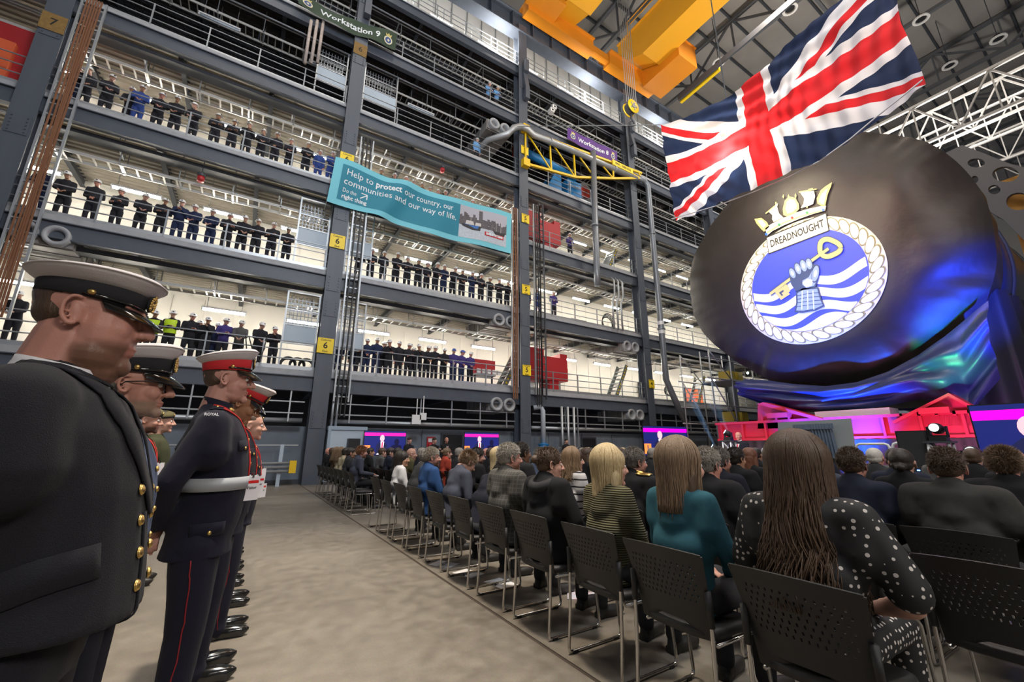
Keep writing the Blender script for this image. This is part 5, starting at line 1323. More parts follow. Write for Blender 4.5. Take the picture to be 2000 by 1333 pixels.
# open frame with round lightening holes behind the hull top
cu=D.curves.new('c','CURVE'); cu.dimensions='2D'; cu.fill_mode='BOTH'; cu.extrude=.09; FX=24.
op=[(1812,318),(1880,285),(1925,302),(1975,322),(2050,340),(2080,470),(2000,470),(1960,430),(1900,395)]
def spl(pts):
    s=cu.splines.new('POLY'); s.points.add(len(pts)-1); s.use_cyclic_u=True
    for q,(u,v) in zip(s.points,pts): q.co=(u,v,0,1)
def uv(px,py): p=on(px,py,0,FX); return (-p.y,p.z)
spl([uv(*p) for p in op])
for (cx,cy,rx,ry) in ((1908,320,17,9),(1965,342,26,15),(1943,372,12,9),(1990,395,24,17),(1905,352,7,7)): spl([uv(cx+rx*math.cos(u),cy+ry*math.sin(u)) for u in [2*PI*k/20 for k in range(20)]])
o=D.objects.new('c',cu); COL.objects.link(o); dg=bpy.context.evaluated_depsgraph_get(); dg.update(); me=D.meshes.new_from_object(o.evaluated_get(dg)); D.objects.remove(o)
me.materials.clear(); me.materials.append(mat('bulkhead_grey',(.16,.15,.15),.6)); o=obj('hull_bulkhead',me); o.matrix_world=face((FX,0,0),(-1,0,0)); tag(o,'grey steel bulkhead plate with round holes beside the covered bow','bulkhead')
b=MB().bb((FX+.8,-6,8),(FX+1,1.9,11.9)); tag(b.build('amber_glow_sheet',mat('amber_light_tone',(.75,.38,.08),.7)),'added sheet coloured as amber light behind the grey bulkhead plate','screen')  # added sheet; its colour stands for the amber light inside the holes

# satin swags
up=[(1462,742),(1500,744),(1560,752),(1620,756),(1680,748),(1740,728),(1800,696),(1850,660),(1890,628),(1935,590)]
lo=[(1453,773),(1500,790),(1560,804),(1620,808),(1690,803),(1750,793),(1810,782),(1860,798),(1905,815),(1962,742)]
def seg(L,f):
    f=f*(len(L)-1); i=min(int(f),len(L)-2); f-=i; a,b=L[i],L[i+1]; return (a[0]+(b[0]-a[0])*f,a[1]+(b[1]-a[1])*f)
b=MB(); rg=[]; NU,NV=150,36
for j in range(NV+1):
    v=j/NV; row=[]
    for i in range(NU+1):
        u=i/NU; a=seg(up,u); c=seg(lo,u)
        xx=CVX-.55-.55*math.sin(PI*min(1,v*1.1))*.8-.2*v
        fold=math.sin(v*20+math.sin(u*5)*3.2+u*9)*.085+math.sin(v*9-u*14+2)*.10+.25*noise.noise(Vector((u*7,v*3,1)))
        p=on(a[0]+(c[0]-a[0])*v,a[1]+(c[1]-a[1])*v,0,CVX-.3); row.append((xx+fold*min(1,v*3+.15),p.y,p.z))
    rg.append(row)
b.rings(rg,cap=False,closed=False); tag(obj('satin_swag',b.mesh('satin_swag',SATIN,True)),'shiny dark satin swag gathered below the black cover','drape')
def curtain(name,label,pts,z0,z1,m,amp=.12,wl=.35,n=160):
    P=[Vector(p) for p in pts]; rg=[]
    tot=sum((b-a).length for a,b in zip(P,P[1:]))
    for j in range(15):
        f=j/14; row=[]
        for i in range(n+1):
            s=tot*i/n; k=0
            while k<len(P)-2 and s>(P[k+1]-P[k]).length: s-=(P[k+1]-P[k]).length; k+=1
            d=(P[k+1]-P[k]); q=P[k]+d.normalized()*s; nn=Vector((-d.y,d.x,0)).normalized(); S=tot*i/n
            q=q+nn*amp*(.3+.7*f)*math.sin(S/wl*2*PI+.6*math.sin(S*2)); row.append((q.x,q.y,z1+(z0-z1)*f))
        rg.append(row)
    return tag(obj(name,MB().rings(rg,cap=False,closed=False).mesh(name,m,True)),label,'drape')
curtain('black_drape','black drape hanging behind the right end of the red cradle',[(16.6,2.9,0),(17.0,1.9,0),(21,1.6,0),(32,1.2,0)],.0,5.6,BLKDR,.16,.9)
curtain('black_stage_skirt','black skirt below the red cradle beam',[(15.05,9.4,0),(15.0,2.6,0)],0,1.57,BLKDR,.04,.3)

# red cradle
CRED=mat('cradle_red',(.55,.03,.06),.38,noise_s=2,noise_a=.12)
t=thing('hull_cradle','red painted steel cradle beam carrying the submarine','cradle',(0,0,0))
X0=15.05
y0=on(1400,845,0,X0).y; y1=on(1908,830,0,X0).y
MB().bb((X0,y1,1.58),(X0+.5,y0,1.66)).bb((X0+.1,y1,1.66),(X0+.4,y0,2.16)).bb((X0-.05,y1,2.16),(X0+.55,y0,2.24)).build('main_beam',CRED,t)
for k in range(9):
    y=y1+.2+(y0-y1-.4)*k/8; MB().bb((X0-.02,y-.03,1.66),(X0+.12,y+.03,2.16)).build('web_stiffener',CRED,t)
def bracket(px,name='support_bracket'):
    P=[on(x,y,0,X0+.1) for x,y in px]; MB().prism(P,(.5,0,0)).build(name,CRED,t)
bracket([(1480,792),(1492,790),(1600,822),(1600,836),(1480,838)])
bracket([(1745,832),(1745,822),(1852,772),(1915,808),(1915,832)])
for px in ([(1478,790),(1490,786),(1606,818),(1604,823)],[(1742,823),(1852,768),(1922,806),(1918,811),(1852,774),(1746,828)]):
    P=[on(x,y,0,X0-.12) for x,y in px]; MB().prism(P,(.8,0,0)).build('flange',CRED,t)
for x,y,w_ in ((1500,812,40),(1795,803,62)):
    p=on(x,y,0,X0-.15); q=on(x+w_,y,0,X0-.15); MB().bb((X0-.25,q.y,p.z-.09),(X0+.1,p.y,p.z+.06)).build('jack_arm',CRED,t)
for x in (1492,1520,1545,1765,1800,1835,1870,1900):
    p=on(x,822,0,X0+.08); MB().bb((X0-.05,p.y-.03,2.24),(X0+.12,p.y+.03,p.z+.12)).build('rib',CRED,t)
p=on(1592,812,0,X0+.2); q=on(1742,822,0,X0+.2)
tag(MB().bb((X0+.2,q.y,2.24),(X0+.9,p.y,2.44)).build('keel_block',mat('keel_block_lit_tone',(.62,.60,.68),.5)),'keel block coloured pale as lit white, between the red cradle brackets','block')  # white light falling on the base is put into its pale colour

# unveiling panel with its small curtain
t=thing('unveiling_panel','large tilted grey panel with a small pleated blue-grey curtain','panel',(0,0,0))
PX=12.2
P=[on(x,y,0,PX) for x,y in ((1519,826),(1661,818),(1672,893),(1522,893))]; MB().prism(P,(.05,0,0)).build('board',mat('panel_grey',(.27,.30,.31),.6,noise_s=1.5,noise_a=.12),t)
VEL=mat('velvet_blue_grey',(.09,.13,.19),.55,sheen=.5)
a,b_=on(1556,834,0,PX-.08),on(1622,829,0,PX-.08); lo_=on(1590,895,0,PX-.08).z; rg=[]
for j in range(9):
    f=j/8; rg.append([(PX-.07-.035*math.sin(i*1.05+.3*f)*(.5+f),a.y+(b_.y-a.y)*i/70*(1+.06*f),(a.z)+(lo_-a.z)*f) for i in range(71)])
obj('curtain',MB().rings(rg,cap=False,closed=False).mesh('curtain',VEL,True),t)
rg=[[(PX-.12-.02*math.sin(i*1.6),a.y+.08+(b_.y-a.y-.16)*i/60,a.z+.05-f*.13) for i in range(61)] for f in (0,.5,1)]
obj('pelmet',MB().rings(rg,cap=False,closed=False).mesh('pelmet',VEL,True),t)
for y in (a.y-.1,b_.y+.1): MB().bb((PX+.05,y-.04,0),(PX+.12,y+.04,1.3)).build('post',STEELD,t)

# the speaker at the lectern
PS=stand(1.05,.5,'down',.03,.10,.016,.003)
t,M=person('bald man in a dark suit, white shirt and red tie speaking at the lectern',PS,(13,7.42,0),PI,MATS['skin_pink'],CL['darknavy'],CL['darknavy'],hair=None,yaw=.1,pitch=.05,lod='mid',size=1.02)
obj('shirt_front',ribbon(PS.jacket,[(.3,0,1.50),(.3,0,1.36),(.3,0,1.22)],.11,.006,n=14,taper=lambda f:1-.75*f).mesh('shirt_front',SHIRT,True),t); obj('tie',ribbon(PS.jacket,[(.3,0,1.49),(.3,0,1.36),(.3,0,1.15)],.05,.014,n=14,taper=lambda f:.7+.4*f).mesh('tie',mat('red_tie',(.6,.01,.02),.5),True),t); collar_ring(PS,t,SHIRT,.066,.035)
t=thing('lectern','slim white lectern in front of the speaker','lectern',(12.45,7.42,0)); MB().bb((-.2,-.26,0),(.2,.26,.03)).build('base',WHITE,t); MB().bb((-.04,-.10,.03),(.04,.10,1.05)).build('column',WHITE,t); MB().box((0,0,1.1),(.42,.55,.03),0,Matrix.Rotation(-.25,3,'Y')).build('top',WHITE,t); MB().tube([(0,.05,1.12),(.05,.05,1.3),(.14,.04,1.36)],.006,6).build('microphone',BLACKM,t)
# stage rails
SWH=mat('white_tube',(.75,.77,.80),.3)
RLX=11.3
for i,(xa,xb,yt) in enumerate([(1322,1345,872),(1462,1482,878),(1488,1535,876),(1671,1736,868),(1742,1812,866),(1948,2010,864)]):
    a,b_=on(xa,yt,0,RLX),on(xb,yt,0,RLX)
    if i==0: a,b_=on(xa,yt,0,14),on(xb,yt,0,14)
    z=a.z; r=.07; x=a.x; y1_,y2_=a.y,b_.y
    tag(MB().tube([(x,y1_,0),(x,y1_,z-r),(x,y1_-r*.3,z-r*.3),(x,y1_-r,z),(x,y2_+r,z),(x,y2_+r*.3,z-r*.3),(x,y2_,z-r),(x,y2_,0)],.026,8).build('stage_rail',SWH,smooth=True),'white bent tube stage rail, %s from the left'%ORD[i],'railing','stage rails')
# lighting towers and moving heads
LENS=mat('lit_lens',(.8,.95,1),.1,emit=2.2,ecol=(.75,.92,1)); LENSB=mat('lit_lens_blue',(.5,.8,1),.1,emit=12,ecol=(.45,.75,1))
def tower(x,y,h,label,w_=.30):
    t=thing('truss_tower',label,'truss tower',(x,y,0))
    for a in (-1,1):
        for c in (-1,1): obj('upright',MB().tube([(a*w_/2,c*w_/2,0),(a*w_/2,c*w_/2,h)],.022,6).mesh('upright',SWH,True),t)
    n=int(h/.3); m=MB()
    for k in range(n):
        z=k*h/n; z2=(k+1)*h/n
        for a in (-1,1): m.tube([(a*w_/2,-w_/2,z),(a*w_/2,w_/2,z2)],.012,5).tube([(-w_/2,a*w_/2,z2),(w_/2,a*w_/2,z)],.012,5)
    m.build('bracing',SWH,t)['kind']='stuff'; MB().bb((-w_/2-.05,-w_/2-.05,h),(w_/2+.05,w_/2+.05,h+.03)).build('top_plate',STEELD,t); return t
def moving(x,y,z,label,aim,m=LENS,s=1.,rise=False):
    t=thing('moving_head_light',label,'stage light',(x,y,z)); t.scale=(s,s,s)
    MB().bb((-.14,-.16,0),(.14,.16,.11)).bb((-.16,-.18,0),(.16,.18,.02)).build('base',BLACKM,t); MB().bb((-.05,-.19,.11),(.05,-.15,.36)).bb((-.05,.15,.11),(.05,.19,.36)).bb((-.06,-.19,.10),(.06,.19,.15)).build('yoke',BLACKM,t)
    d=(Vector(aim)-Vector((x,y,z+.3*s))).normalized(); q=d.to_track_quat('X','Z').to_matrix().to_4x4(); M=Matrix.Translation((0,0,.31))@q
    h=MB().tube([(-.17,0,0),(-.15,0,0),(.02,0,0),(.13,0,0),(.15,0,0)],[.06,.115,.135,.12,.115],16).build('head',BLACKM,t,True); h.matrix_local=M
    l=MB().cyl((.152,0,0),.095,.012,18,0,'X').build('lens',m,t,True); l.matrix_local=M
    return t
tw=on(1823,880,0,10.2); tower(10.2,2.30,1.42,'white lattice tower carrying a stage light beside the loudspeaker',.26); moving(10.2,2.30,1.45,'black moving head stage light on the lattice tower beside the loudspeaker',(3,3,2.5),s=.7)
tower(10.2,1.93,.98,'low lattice tower carrying the right-hand stage light',.26); moving(10.2,1.93,1.01,'black moving head stage light at the right of the stage, glowing blue below',(3,2.5,2.5),s=.8)
yb=on(1420,835,0,12).y; tower(12,yb,1.52,'lattice tower beside the speaker with a bright beam light',.24); moving(12,yb,1.55,'moving head beside the speaker shining a blue-white beam',(9,11,5.0),LENSB,s=.62)
yb2=on(1394,858,0,12).y; tower(12,yb2,1.18,'lower lattice tower left of the speaker with a small beam light',.2); moving(12,yb2,1.2,'small moving head left of the speaker shining a blue beam',(9,11.5,4.2),LENSB,s=.5)
# visible light beams in the haze
def beam_cone(name,p,q,r,label,dens=.35):
    m=D.materials.new('beam_haze'); m.use_nodes=True; nt=m.node_tree; nt.nodes.remove(nt.nodes['Principled BSDF'])
    e=nt.nodes.new('ShaderNodeEmission'); e.inputs[0].default_value=(.25,.5,.9,1); e.inputs[1].default_value=dens; nt.links.new(e.outputs[0],nt.nodes['Material Output'].inputs['Volume'])
    o=MB().tube([p,q],[.03,r],12).build(name,m,None,True); tag(o,label,'light beam')
for i,(p,dst) in enumerate([((12,yb,1.85),((1372,770),(1384,765),(1396,768))),((12,yb2,1.4),((1352,775),(1362,795),(1340,770)))]):
    for j,(px,py) in enumerate(dst):
        q=on(px,py,0,12.2); a=Vector(p); beam_cone('light_beam',a,a+(q-a)*1.3,.07,'faint blue light beam of the %s light, %s of three'%(('tower','small')[i],('upper','middle','lower')[j]),.5)
# loudspeakers
def pa(x,y,z0,w_,h,label,rz=PI):
    t=thing('loudspeaker',label,'loudspeaker',(x,y,z0),rz); MB().bb((-w_*.4,-w_/2,0),(w_*.4,w_/2,h)).build('cabinet',BLACKM,t); MB().bb((w_*.4,-w_*.45,h*.03),(w_*.4+.012,w_*.45,h*.97)).build('grille',mat('grille_black',(.02,.02,.022),.7,bump=.8,bump_s=300),t); MB().bb((w_*.4+.012,-.02,h*.06),(w_*.4+.016,.02,h*.09)).build('status_light',mat('status_blue',(.1,.3,1),.3,emit=6),t)
    return t
yy=on(1790,860,0,10.3).y
pa(10.3,yy+.02,.0,.46,.90,'black sub cabinet under the stage loudspeaker'); pa(10.3,yy+.02,.90,.42,.74,'black stage loudspeaker standing beside the lattice tower')

# screens: flat pictures that give off light
EM={}
def em(name,c,s=1.): return mat('screen_'+name,c,.4,emit=s,ecol=c)
SNV=em('navy',(.008,.012,.10),1.2); SPK=em('pink',(.85,.01,.28),1.3); SMG=em('magenta',(.75,.0,.50),1.3); SWT=em('white',(.85,.80,.95),1.2); SRD=em('red',(.75,.02,.08),1.1); SOR=em('orange',(.75,.22,.05),1.1); SFC=em('face',(.85,.40,.45),1.1); SDK=em('suit',(.01,.012,.05),1.)
SSH=em('shadow',(.004,.004,.03),1.)
def screen(label,M,w_,h,band,stand_z=None,man=.42,crop=1.,shadow=True,bd=(.0,.15,.05,.40)):
    t=thing('video_screen',label,'screen'); t.matrix_world=M
    MB().bb((-w_/2-.02,-h/2-.02,-.06),(w_/2+.02,h/2+.02,0)).build('casing',BLACKM,t)
    z=[.001]
    def r(n,x0,y0,x1,y1,m):
        z[0]+=.002; MB().bb((-w_/2+x0*w_,-h/2+y0*h,z[0]-.002),(-w_/2+x1*w_,-h/2+y1*h,z[0])).build(n,m,t)
    def pl(n,pts,m):
        z[0]+=.002; MB().prism([(-w_/2+x*w_,-h/2+y*h,z[0]-.002) for x,y in pts],(0,0,.002)).build(n,m,t)
    r('picture',0,0,1,1,SNV); r('band',.0,.80,1,.93,band); r('band_line',0,.855,1,.865,SWT if 0 else band)
    r('backdrop',bd[0],bd[2],bd[1],bd[3],SOR); r('backdrop_gap',bd[0]+(bd[1]-bd[0])*.45,bd[2],bd[0]+(bd[1]-bd[0])*.58,bd[3]-.05,SNV)
    x=man; el=lambda cx,cy,rx,ry,n=16:[(cx+rx*math.cos(2*PI*k/n),cy+ry*math.sin(2*PI*k/n)) for k in range(n)]
    pl('suit',[(x-.14,0),(x-.13,.42),(x-.05,.56),(x+.06,.56),(x+.13,.40),(x+.14,0)],SDK); pl('shirt',[(x-.035,.56),(x+.05,.56),(x+.03,.05),(x-.01,.05)],SWT); pl('tie',[(x-.008,.54),(x+.022,.54),(x+.03,.15),(x+.008,.08),(x-.010,.15)],SRD); pl('face',el(x,.70,.055,.14),SFC)
    if shadow: pl('shadow_figure',el(.78,.55,.06,.13)+[],SSH); pl('shadow_body',[(.64,0),(.65,.38),(.78,.46),(.90,.38),(.92,0)],SSH)
    pl('rail',[(.62,.16),(.99,.16),(.99,.20),(.63,.20),(.63,.05),(.61,.05),(.61,.18)],SWT); pl('lectern_top',[(x-.12,.02),(x+.10,.02),(x+.10,.07),(x-.10,.07)],SWT)
    if stand_z: MB().bb((-.05,-stand_z,-.12),(.05,0,-.06)).bb((-.4,-stand_z,-.3),(.4,-stand_z+.04,.2)).build('stand',BLACKM,t)
YS=17.2
a,b_=on(713,842,1,YS),on(793,843,1,YS); w_=b_.x-a.x; h=w_*.56
screen('lit screen with a pink band in front of the wall near column six',face(((a.x+b_.x)/2,YS,a.z-h/2),(0,-1,0)),w_,h,SPK,a.z-h/2)
a,b_=on(908,845,1,YS),on(974,846,1,YS); w_=b_.x-a.x; h=w_*.56
screen('lit screen with a pink band in front of the wall near column five',face(((a.x+b_.x)/2,YS,a.z-h/2),(0,-1,0)),w_,h,SPK,a.z-h/2)
a,b_=on(1262,838,1,13.5),on(1333,833,1,13.5); w_=b_.x-a.x; h=1.35
screen('lit screen with a magenta band left of the stage',face(((a.x+b_.x)/2,13.5,2.33-h/2),(-.15,-1,0)),w_,h,SMG,2.33-h/2,.36)
# large screen at the right edge of the stage
a=on(1893,799,0,11.2); 
screen('large lit screen with a magenta band at the right edge of the stage',face((11.2,a.y-1.3,1.42),(-1,0,0)),2.6,1.32,SMG,1.42,.25,bd=(.04,.15,.05,.36))

# scaffold tower left of the hull
t=thing('scaffold_tower','galvanised scaffold tower with lamps beside the covered bow','scaffold',(0,0,0))
SY=11.6; xs=[on(1392,760,1,SY).x,on(1432,760,1,SY).x,on(1474,760,1,SY).x]
for yy in (SY,SY+1.6):
    for x in xs: obj('standard',MB().tube([(x,yy,0),(x,yy,6.4 if x!=xs[0] else 6.0)],.035,6).mesh('standard',GALV,True),t)
    for z in (1.0,2.5,3.3,4.6,5.6): obj('ledger',MB().tube([(xs[0]-.3,yy,z),(xs[2]+.3,yy,z)],.03,6).mesh('ledger',GALV,True),t)
    obj('brace',MB().tube([(xs[0],yy,4.6),(xs[1],yy,2.5),(xs[2],yy,.3)],.028,6).mesh('brace',GALV,True),t); obj('brace',MB().tube([(xs[0],yy,6.0),(xs[1],yy,4.6)],.028,6).mesh('brace',GALV,True),t)
for z in (2.5,4.6): MB().bb((xs[1]-.1,SY,z+.03),(xs[2]+.2,SY+1.6,z+.09)).build('platform',CONC,t)
for i,(x,z) in enumerate(((xs[1]+.5,2.6),(xs[1]+1.3,2.6),(xs[1]+.6,4.7),(xs[1]+1.3,4.7))):
    tag(MB().bb((x-.25,SY+.3,z),(x+.25,SY+.9,z+.5)).bb((x-.21,SY+.26,z+.07),(x+.21,SY+.3,z+.43)).build('yellow_crate',mat('crate_yellow',(.55,.42,.05),.6)),'yellow mesh crate on the scaffold tower, %s'%('lower left','lower right','upper left','upper right')[i],'crate')
moving(xs[2]-.1,SY+.2,5.0,'small lamp shining blue-white on the scaffold tower',(12,5,5),LENSB,s=.6)
# ------------------------------------------------------------------ flag
class Nd:
    """tiny node arithmetic"""
    def __init__(s,nt,sock): s.nt=nt; s.s=sock
    def op(s,o,b=None,c=None):
        n=s.nt.nodes.new('ShaderNodeMath'); n.operation=o; s.nt.links.new(s.s,n.inputs[0])
        for i,v in ((1,b),(2,c)):
            if v is None: continue
            if isinstance(v,Nd): s.nt.links.new(v.s,n.inputs[i])
            else: n.inputs[i].default_value=v
        return Nd(s.nt,n.outputs[0])
def flag_mat():
    m=D.materials.new('union_flag_cloth'); m.use_nodes=True; nt=m.node_tree; b=nt.nodes['Principled BSDF']
    at=nt.nodes.new('ShaderNodeAttribute'); at.attribute_name='fu'; sp=nt.nodes.new('ShaderNodeSeparateXYZ'); nt.links.new(at.outputs['Vector'],sp.inputs[0])
    x=Nd(nt,sp.outputs[0]); y=Nd(nt,sp.outputs[1])
    ax=x.op('ABSOLUTE'); ay=y.op('ABSOLUTE')
    red1=ax.op('LESS_THAN',3.).op('MAXIMUM',ay.op('LESS_THAN',3.)); wh1=ax.op('LESS_THAN',5.).op('MAXIMUM',ay.op('LESS_THAN',5.))
    k=.8944
    dA=x.op('MULTIPLY',.5).op('SUBTRACT',y).op('MULTIPLY',k); dB=x.op('MULTIPLY',.5).op('ADD',y).op('MULTIPLY',k)
    wh2=dA.op('ABSOLUTE').op('LESS_THAN',3.).op('MAXIMUM',dB.op('ABSOLUTE').op('LESS_THAN',3.))
    sg=x.op('SIGN')
    def red(dd): q=dd.op('MULTIPLY',sg); return q.op('GREATER_THAN',0.).op('MULTIPLY',q.op('LESS_THAN',2.))
    near=lambda: None
    sA=x.op('MULTIPLY',y).op('GREATER_THAN',0.); sB=x.op('MULTIPLY',y).op('LESS_THAN',0.)
    red2=red(dA).op('MULTIPLY',sA).op('MAXIMUM',red(dB.op('MULTIPLY',1.)).op('MULTIPLY',sB))
    rd=red1.op('MAXIMUM',red2.op('MULTIPLY',wh1.op('SUBTRACT',1.).op('ABSOLUTE')))
    wt=wh1.op('MAXIMUM',wh2)
    def mx(a,bc,f):
        n=nt.nodes.new('ShaderNodeMix'); n.data_type='RGBA'
        if isinstance(a,tuple): n.inputs['A'].default_value=a
        else: nt.links.new(a,n.inputs['A'])
        n.inputs['B'].default_value=bc; nt.links.new(f.s,n.inputs['Factor']); return n.outputs['Result']
    c=mx((.012,.022,.065,1),(.72,.70,.74,1),wt); c=mx(c,(.60,.015,.02,1),rd); nt.links.new(c,b.inputs['Base Color']); b.inputs['Roughness'].default_value=.8
    tr=nt.nodes.new('ShaderNodeBsdfTranslucent'); nt.links.new(c,tr.inputs[0]); ms=nt.nodes.new('ShaderNodeMixShader'); ms.inputs[0].default_value=.40
    nt.links.new(b.outputs[0],ms.inputs[1]); nt.links.new(tr.outputs[0],ms.inputs[2]); nt.links.new(ms.outputs[0],nt.nodes['Material Output'].inputs[0]); return m
FXX=11.0
tp=[(1290,244),(1370,210),(1444,172),(1504,127),(1580,60),(1650,0),(1735,-75)]; bt=[(1312,428),(1400,402),(1470,376),(1540,346),(1600,315),(1660,272),(1712,228),(1760,190),(1802,156)]
lf=[(1290,244),(1298,330),(1312,428)]; rt=[(1735,-75),(1757,40),(1785,105),(1802,156)]
def curve3(L):
    P=[on(x,y,0,FXX) for x,y in L]; ln=[0]
    for a,b in zip(P,P[1:]): ln.append(ln[-1]+(b-a).length)
    def f(u):
        s=u*ln[-1]
        for i in range(len(P)-1):
            if s<=ln[i+1]+1e-9: return P[i].lerp(P[i+1],(s-ln[i])/(ln[i+1]-ln[i]))
        return P[-1].copy()
    return f
ct,cb_,cl_,cr_=curve3(tp),curve3(bt),curve3(lf),curve3(rt)
NU,NV=300,130; vs=[];uvs=[]
for j in range(NV+1):
    v=j/NV
    for i in range(NU+1):
        u=i/NU
        p=(ct(u)*(1-v)+cb_(u)*v)+(cl_(v)*(1-u)+cr_(v)*u)-(ct(0)*(1-u)*(1-v)+ct(1)*u*(1-v)+cb_(0)*(1-u)*v+cb_(1)*u*v)
        sg=u*5+v*1.2
        p.x+= .050*math.sin(u*120+v*9+2.5*math.sin(v*3)+2*math.sin(u*11))*(.12+.88*u*u)*(.5+.5*noise.noise(Vector((u*9,v*2,3))))+.06*math.sin(v*46-u*18+2*math.sin(u*6))*(1-v)*(.3+.7*math.sin(PI*u))+.05*math.sin(u*60-v*30)*v*(1-u)+.18*math.sin(sg*1.3)+.12*noise.noise(Vector((u*5,v*3,0)))+.05*noise.noise(Vector((u*16,v*9,0)))
        vs.append(tuple(p)); uvs += [(u*2-1)*30,(1-v*2)*15,0]
fs=[(j*(NU+1)+i,j*(NU+1)+i+1,(j+1)*(NU+1)+i+1,(j+1)*(NU+1)+i) for j in range(NV) for i in range(NU)]
me=D.meshes.new('union_flag'); me.from_pydata(vs,[],fs); me.materials.append(flag_mat()); at=me.attributes.new('fu','FLOAT_VECTOR','POINT'); at.data.foreach_set('vector',uvs); me.polygons.foreach_set('use_smooth',[True]*len(fs))
t=thing('union_flag','huge red, white and blue Union flag hanging across the hall before the bow','flag',(0,0,0)); obj('cloth',me,t)
a=on(1290,244,0,FXX); b_=on(1735,-75,0,FXX)
light('backlight_glow','POINT',on(1437,310,0,11.45),(0,0,0),520,(1,.85,.65),.12)
MB().tube([a,(FXX+.2,17.6,20.0)],.02,6).build('halyard',GALV,t); MB().tube([b_,(FXX+.3,-6,22)],.02,6).build('halyard',GALV,t); MB().tube([on(x,y,0,FXX) for x,y in bt],.018,6).build('hem_rope',SHIRT,t)
tag(MB().ell(on(1437,310,0,13.5),(.22,.22,.22),14,10).build('backlight_lamp',mat('lamp_glow',(1,.9,.7),.3,emit=260,ecol=(1,.85,.6)),smooth=True),'bright lamp glowing through the flag','light')
q_=on(1437,310,0,13.5); MB().tube([q_+Vector((0,0,.2)),Vector((q_.x,q_.y,34.3))],.02,6).build('suspension_rod',STEELD,D.objects['backlight_lamp'])

# ------------------------------------------------------------------ overhead crane
t=thing('overhead_crane','orange and yellow overhead travelling crane under the roof','crane',(0,0,0))
zb=29.3
def girder(x0,x1,zb,zt,name,y1=15.3):
    m=MB(); P=[(y1+2.3,zt),(y1+2.3,zt-1.6),(y1,zb),(-30,zb),(-30,zt)]
    m.prism([(x0,y,z) for y,z in P],(x1-x0,0,0)); m.bb((x0-.15,-30,zt),(x1+.15,y1+2.3,zt+.05)); m.bb((x0-.1,-30,zb-.05),(x1+.1,y1,zb)); return m.build(name,CRY,t)
girder(21.0,22.6,29.3,32.2,'main_girder'); girder(13.9,15.7,29.3,31.8,'main_girder')
for x0,x1 in ((11.9,17.6),(19.2,24.2)):
    MB().bb((x0,16.9,28.9),(x1,17.6,29.9)).bb((x0,16.7,29.9),(x1,18.4,30.0)).build('end_carriage',ORANGE,t)
    for x in (x0+.7,x0+2,x1-1.9,x1-.7):
        MB().cyl((x,17.98,29.62),.34,.14,18,axis='Y').build('wheel',STEELD,t); MB().bb((x-.5,17.6,29.35),(x+.5,18.3,30.0)).build('wheel_box',ORANGE,t); MB().cyl((x,17.55,29.5),.16,.12,12,axis='Y').build('axle_cap',STEELD,t)
MB().bb((17.6,17.0,29.1),(19.2,17.4,29.7)).build('tie_beam',ORANGE,t)
for x0,x1,y0_,z0_,z1_ in ((11.6,14.0,15.6,29.2,31.6),(22.7,24.8,13.6,28.6,30.4)): MB().bb((x0,y0_,z0_),(x1,16.9,z1_)).bb((x0-.1,y0_-.1,z1_),(x1+.1,17,z1_+.06)).build('service_cabin',ORANGE,t)
MB().bb((15.7,-10,32.4),(21,9.5,32.9)).bb((16.5,2,32.9),(20,8,34)).build('trolley',STEELD,t)
m=MB()
for x0 in (11.9,13.2,20.6,20.9): m.tube([(x0,16.2,31.8),(x0,16.2,32.9),(x0,6,32.9)],.04,6)
for k in range(8): m.tube([(13.4,16.2-k*1.2,31.8),(13.4,16.2-k*1.2,32.9)],.03,5)
m.build('walkway_rail',CRY,t)
hk=on(1232,212,1,14.6); hx,hy,hz=hk.x,14.6,hk.z
for k in range(6): obj('wire_rope',MB().tube([(hx-.45+.18*k,hy-.1,hz+.2),(hx-.55+.22*k,hy-.1,32.5)],.022,5).mesh('wire_rope',GALV),t)
t=thing('hook_block','yellow and black crane hook block on wire ropes','hook block',(hx,hy,hz)); m=MB()
for s in (-1,1): obj('sheave_cheek',MB().cyl((0,s*.22,0),.48,.05,24,axis='Y').mesh('sheave_cheek',YELM,True),t)
MB().cyl((0,0,0),.40,.36,20,axis='Y').build('sheave',STEELD,t); MB().cyl((0,-.26,0),.16,.03,16,axis='Y').build('hub',BLACKM,t); MB().tube([(0,0,-.4),(0,0,-.8),(.2,0,-.95),(.25,0,-1.15),(.05,0,-1.3),(-.2,0,-1.2)],.07,8).build('hook',STEELD,t,True)
for k in range(5): MB().cyl((.25*math.cos(2*PI*k/5),-.25,.25*math.sin(2*PI*k/5)),.07,.02,10,axis='Y').build('lightening_hole',BLACKM,t)

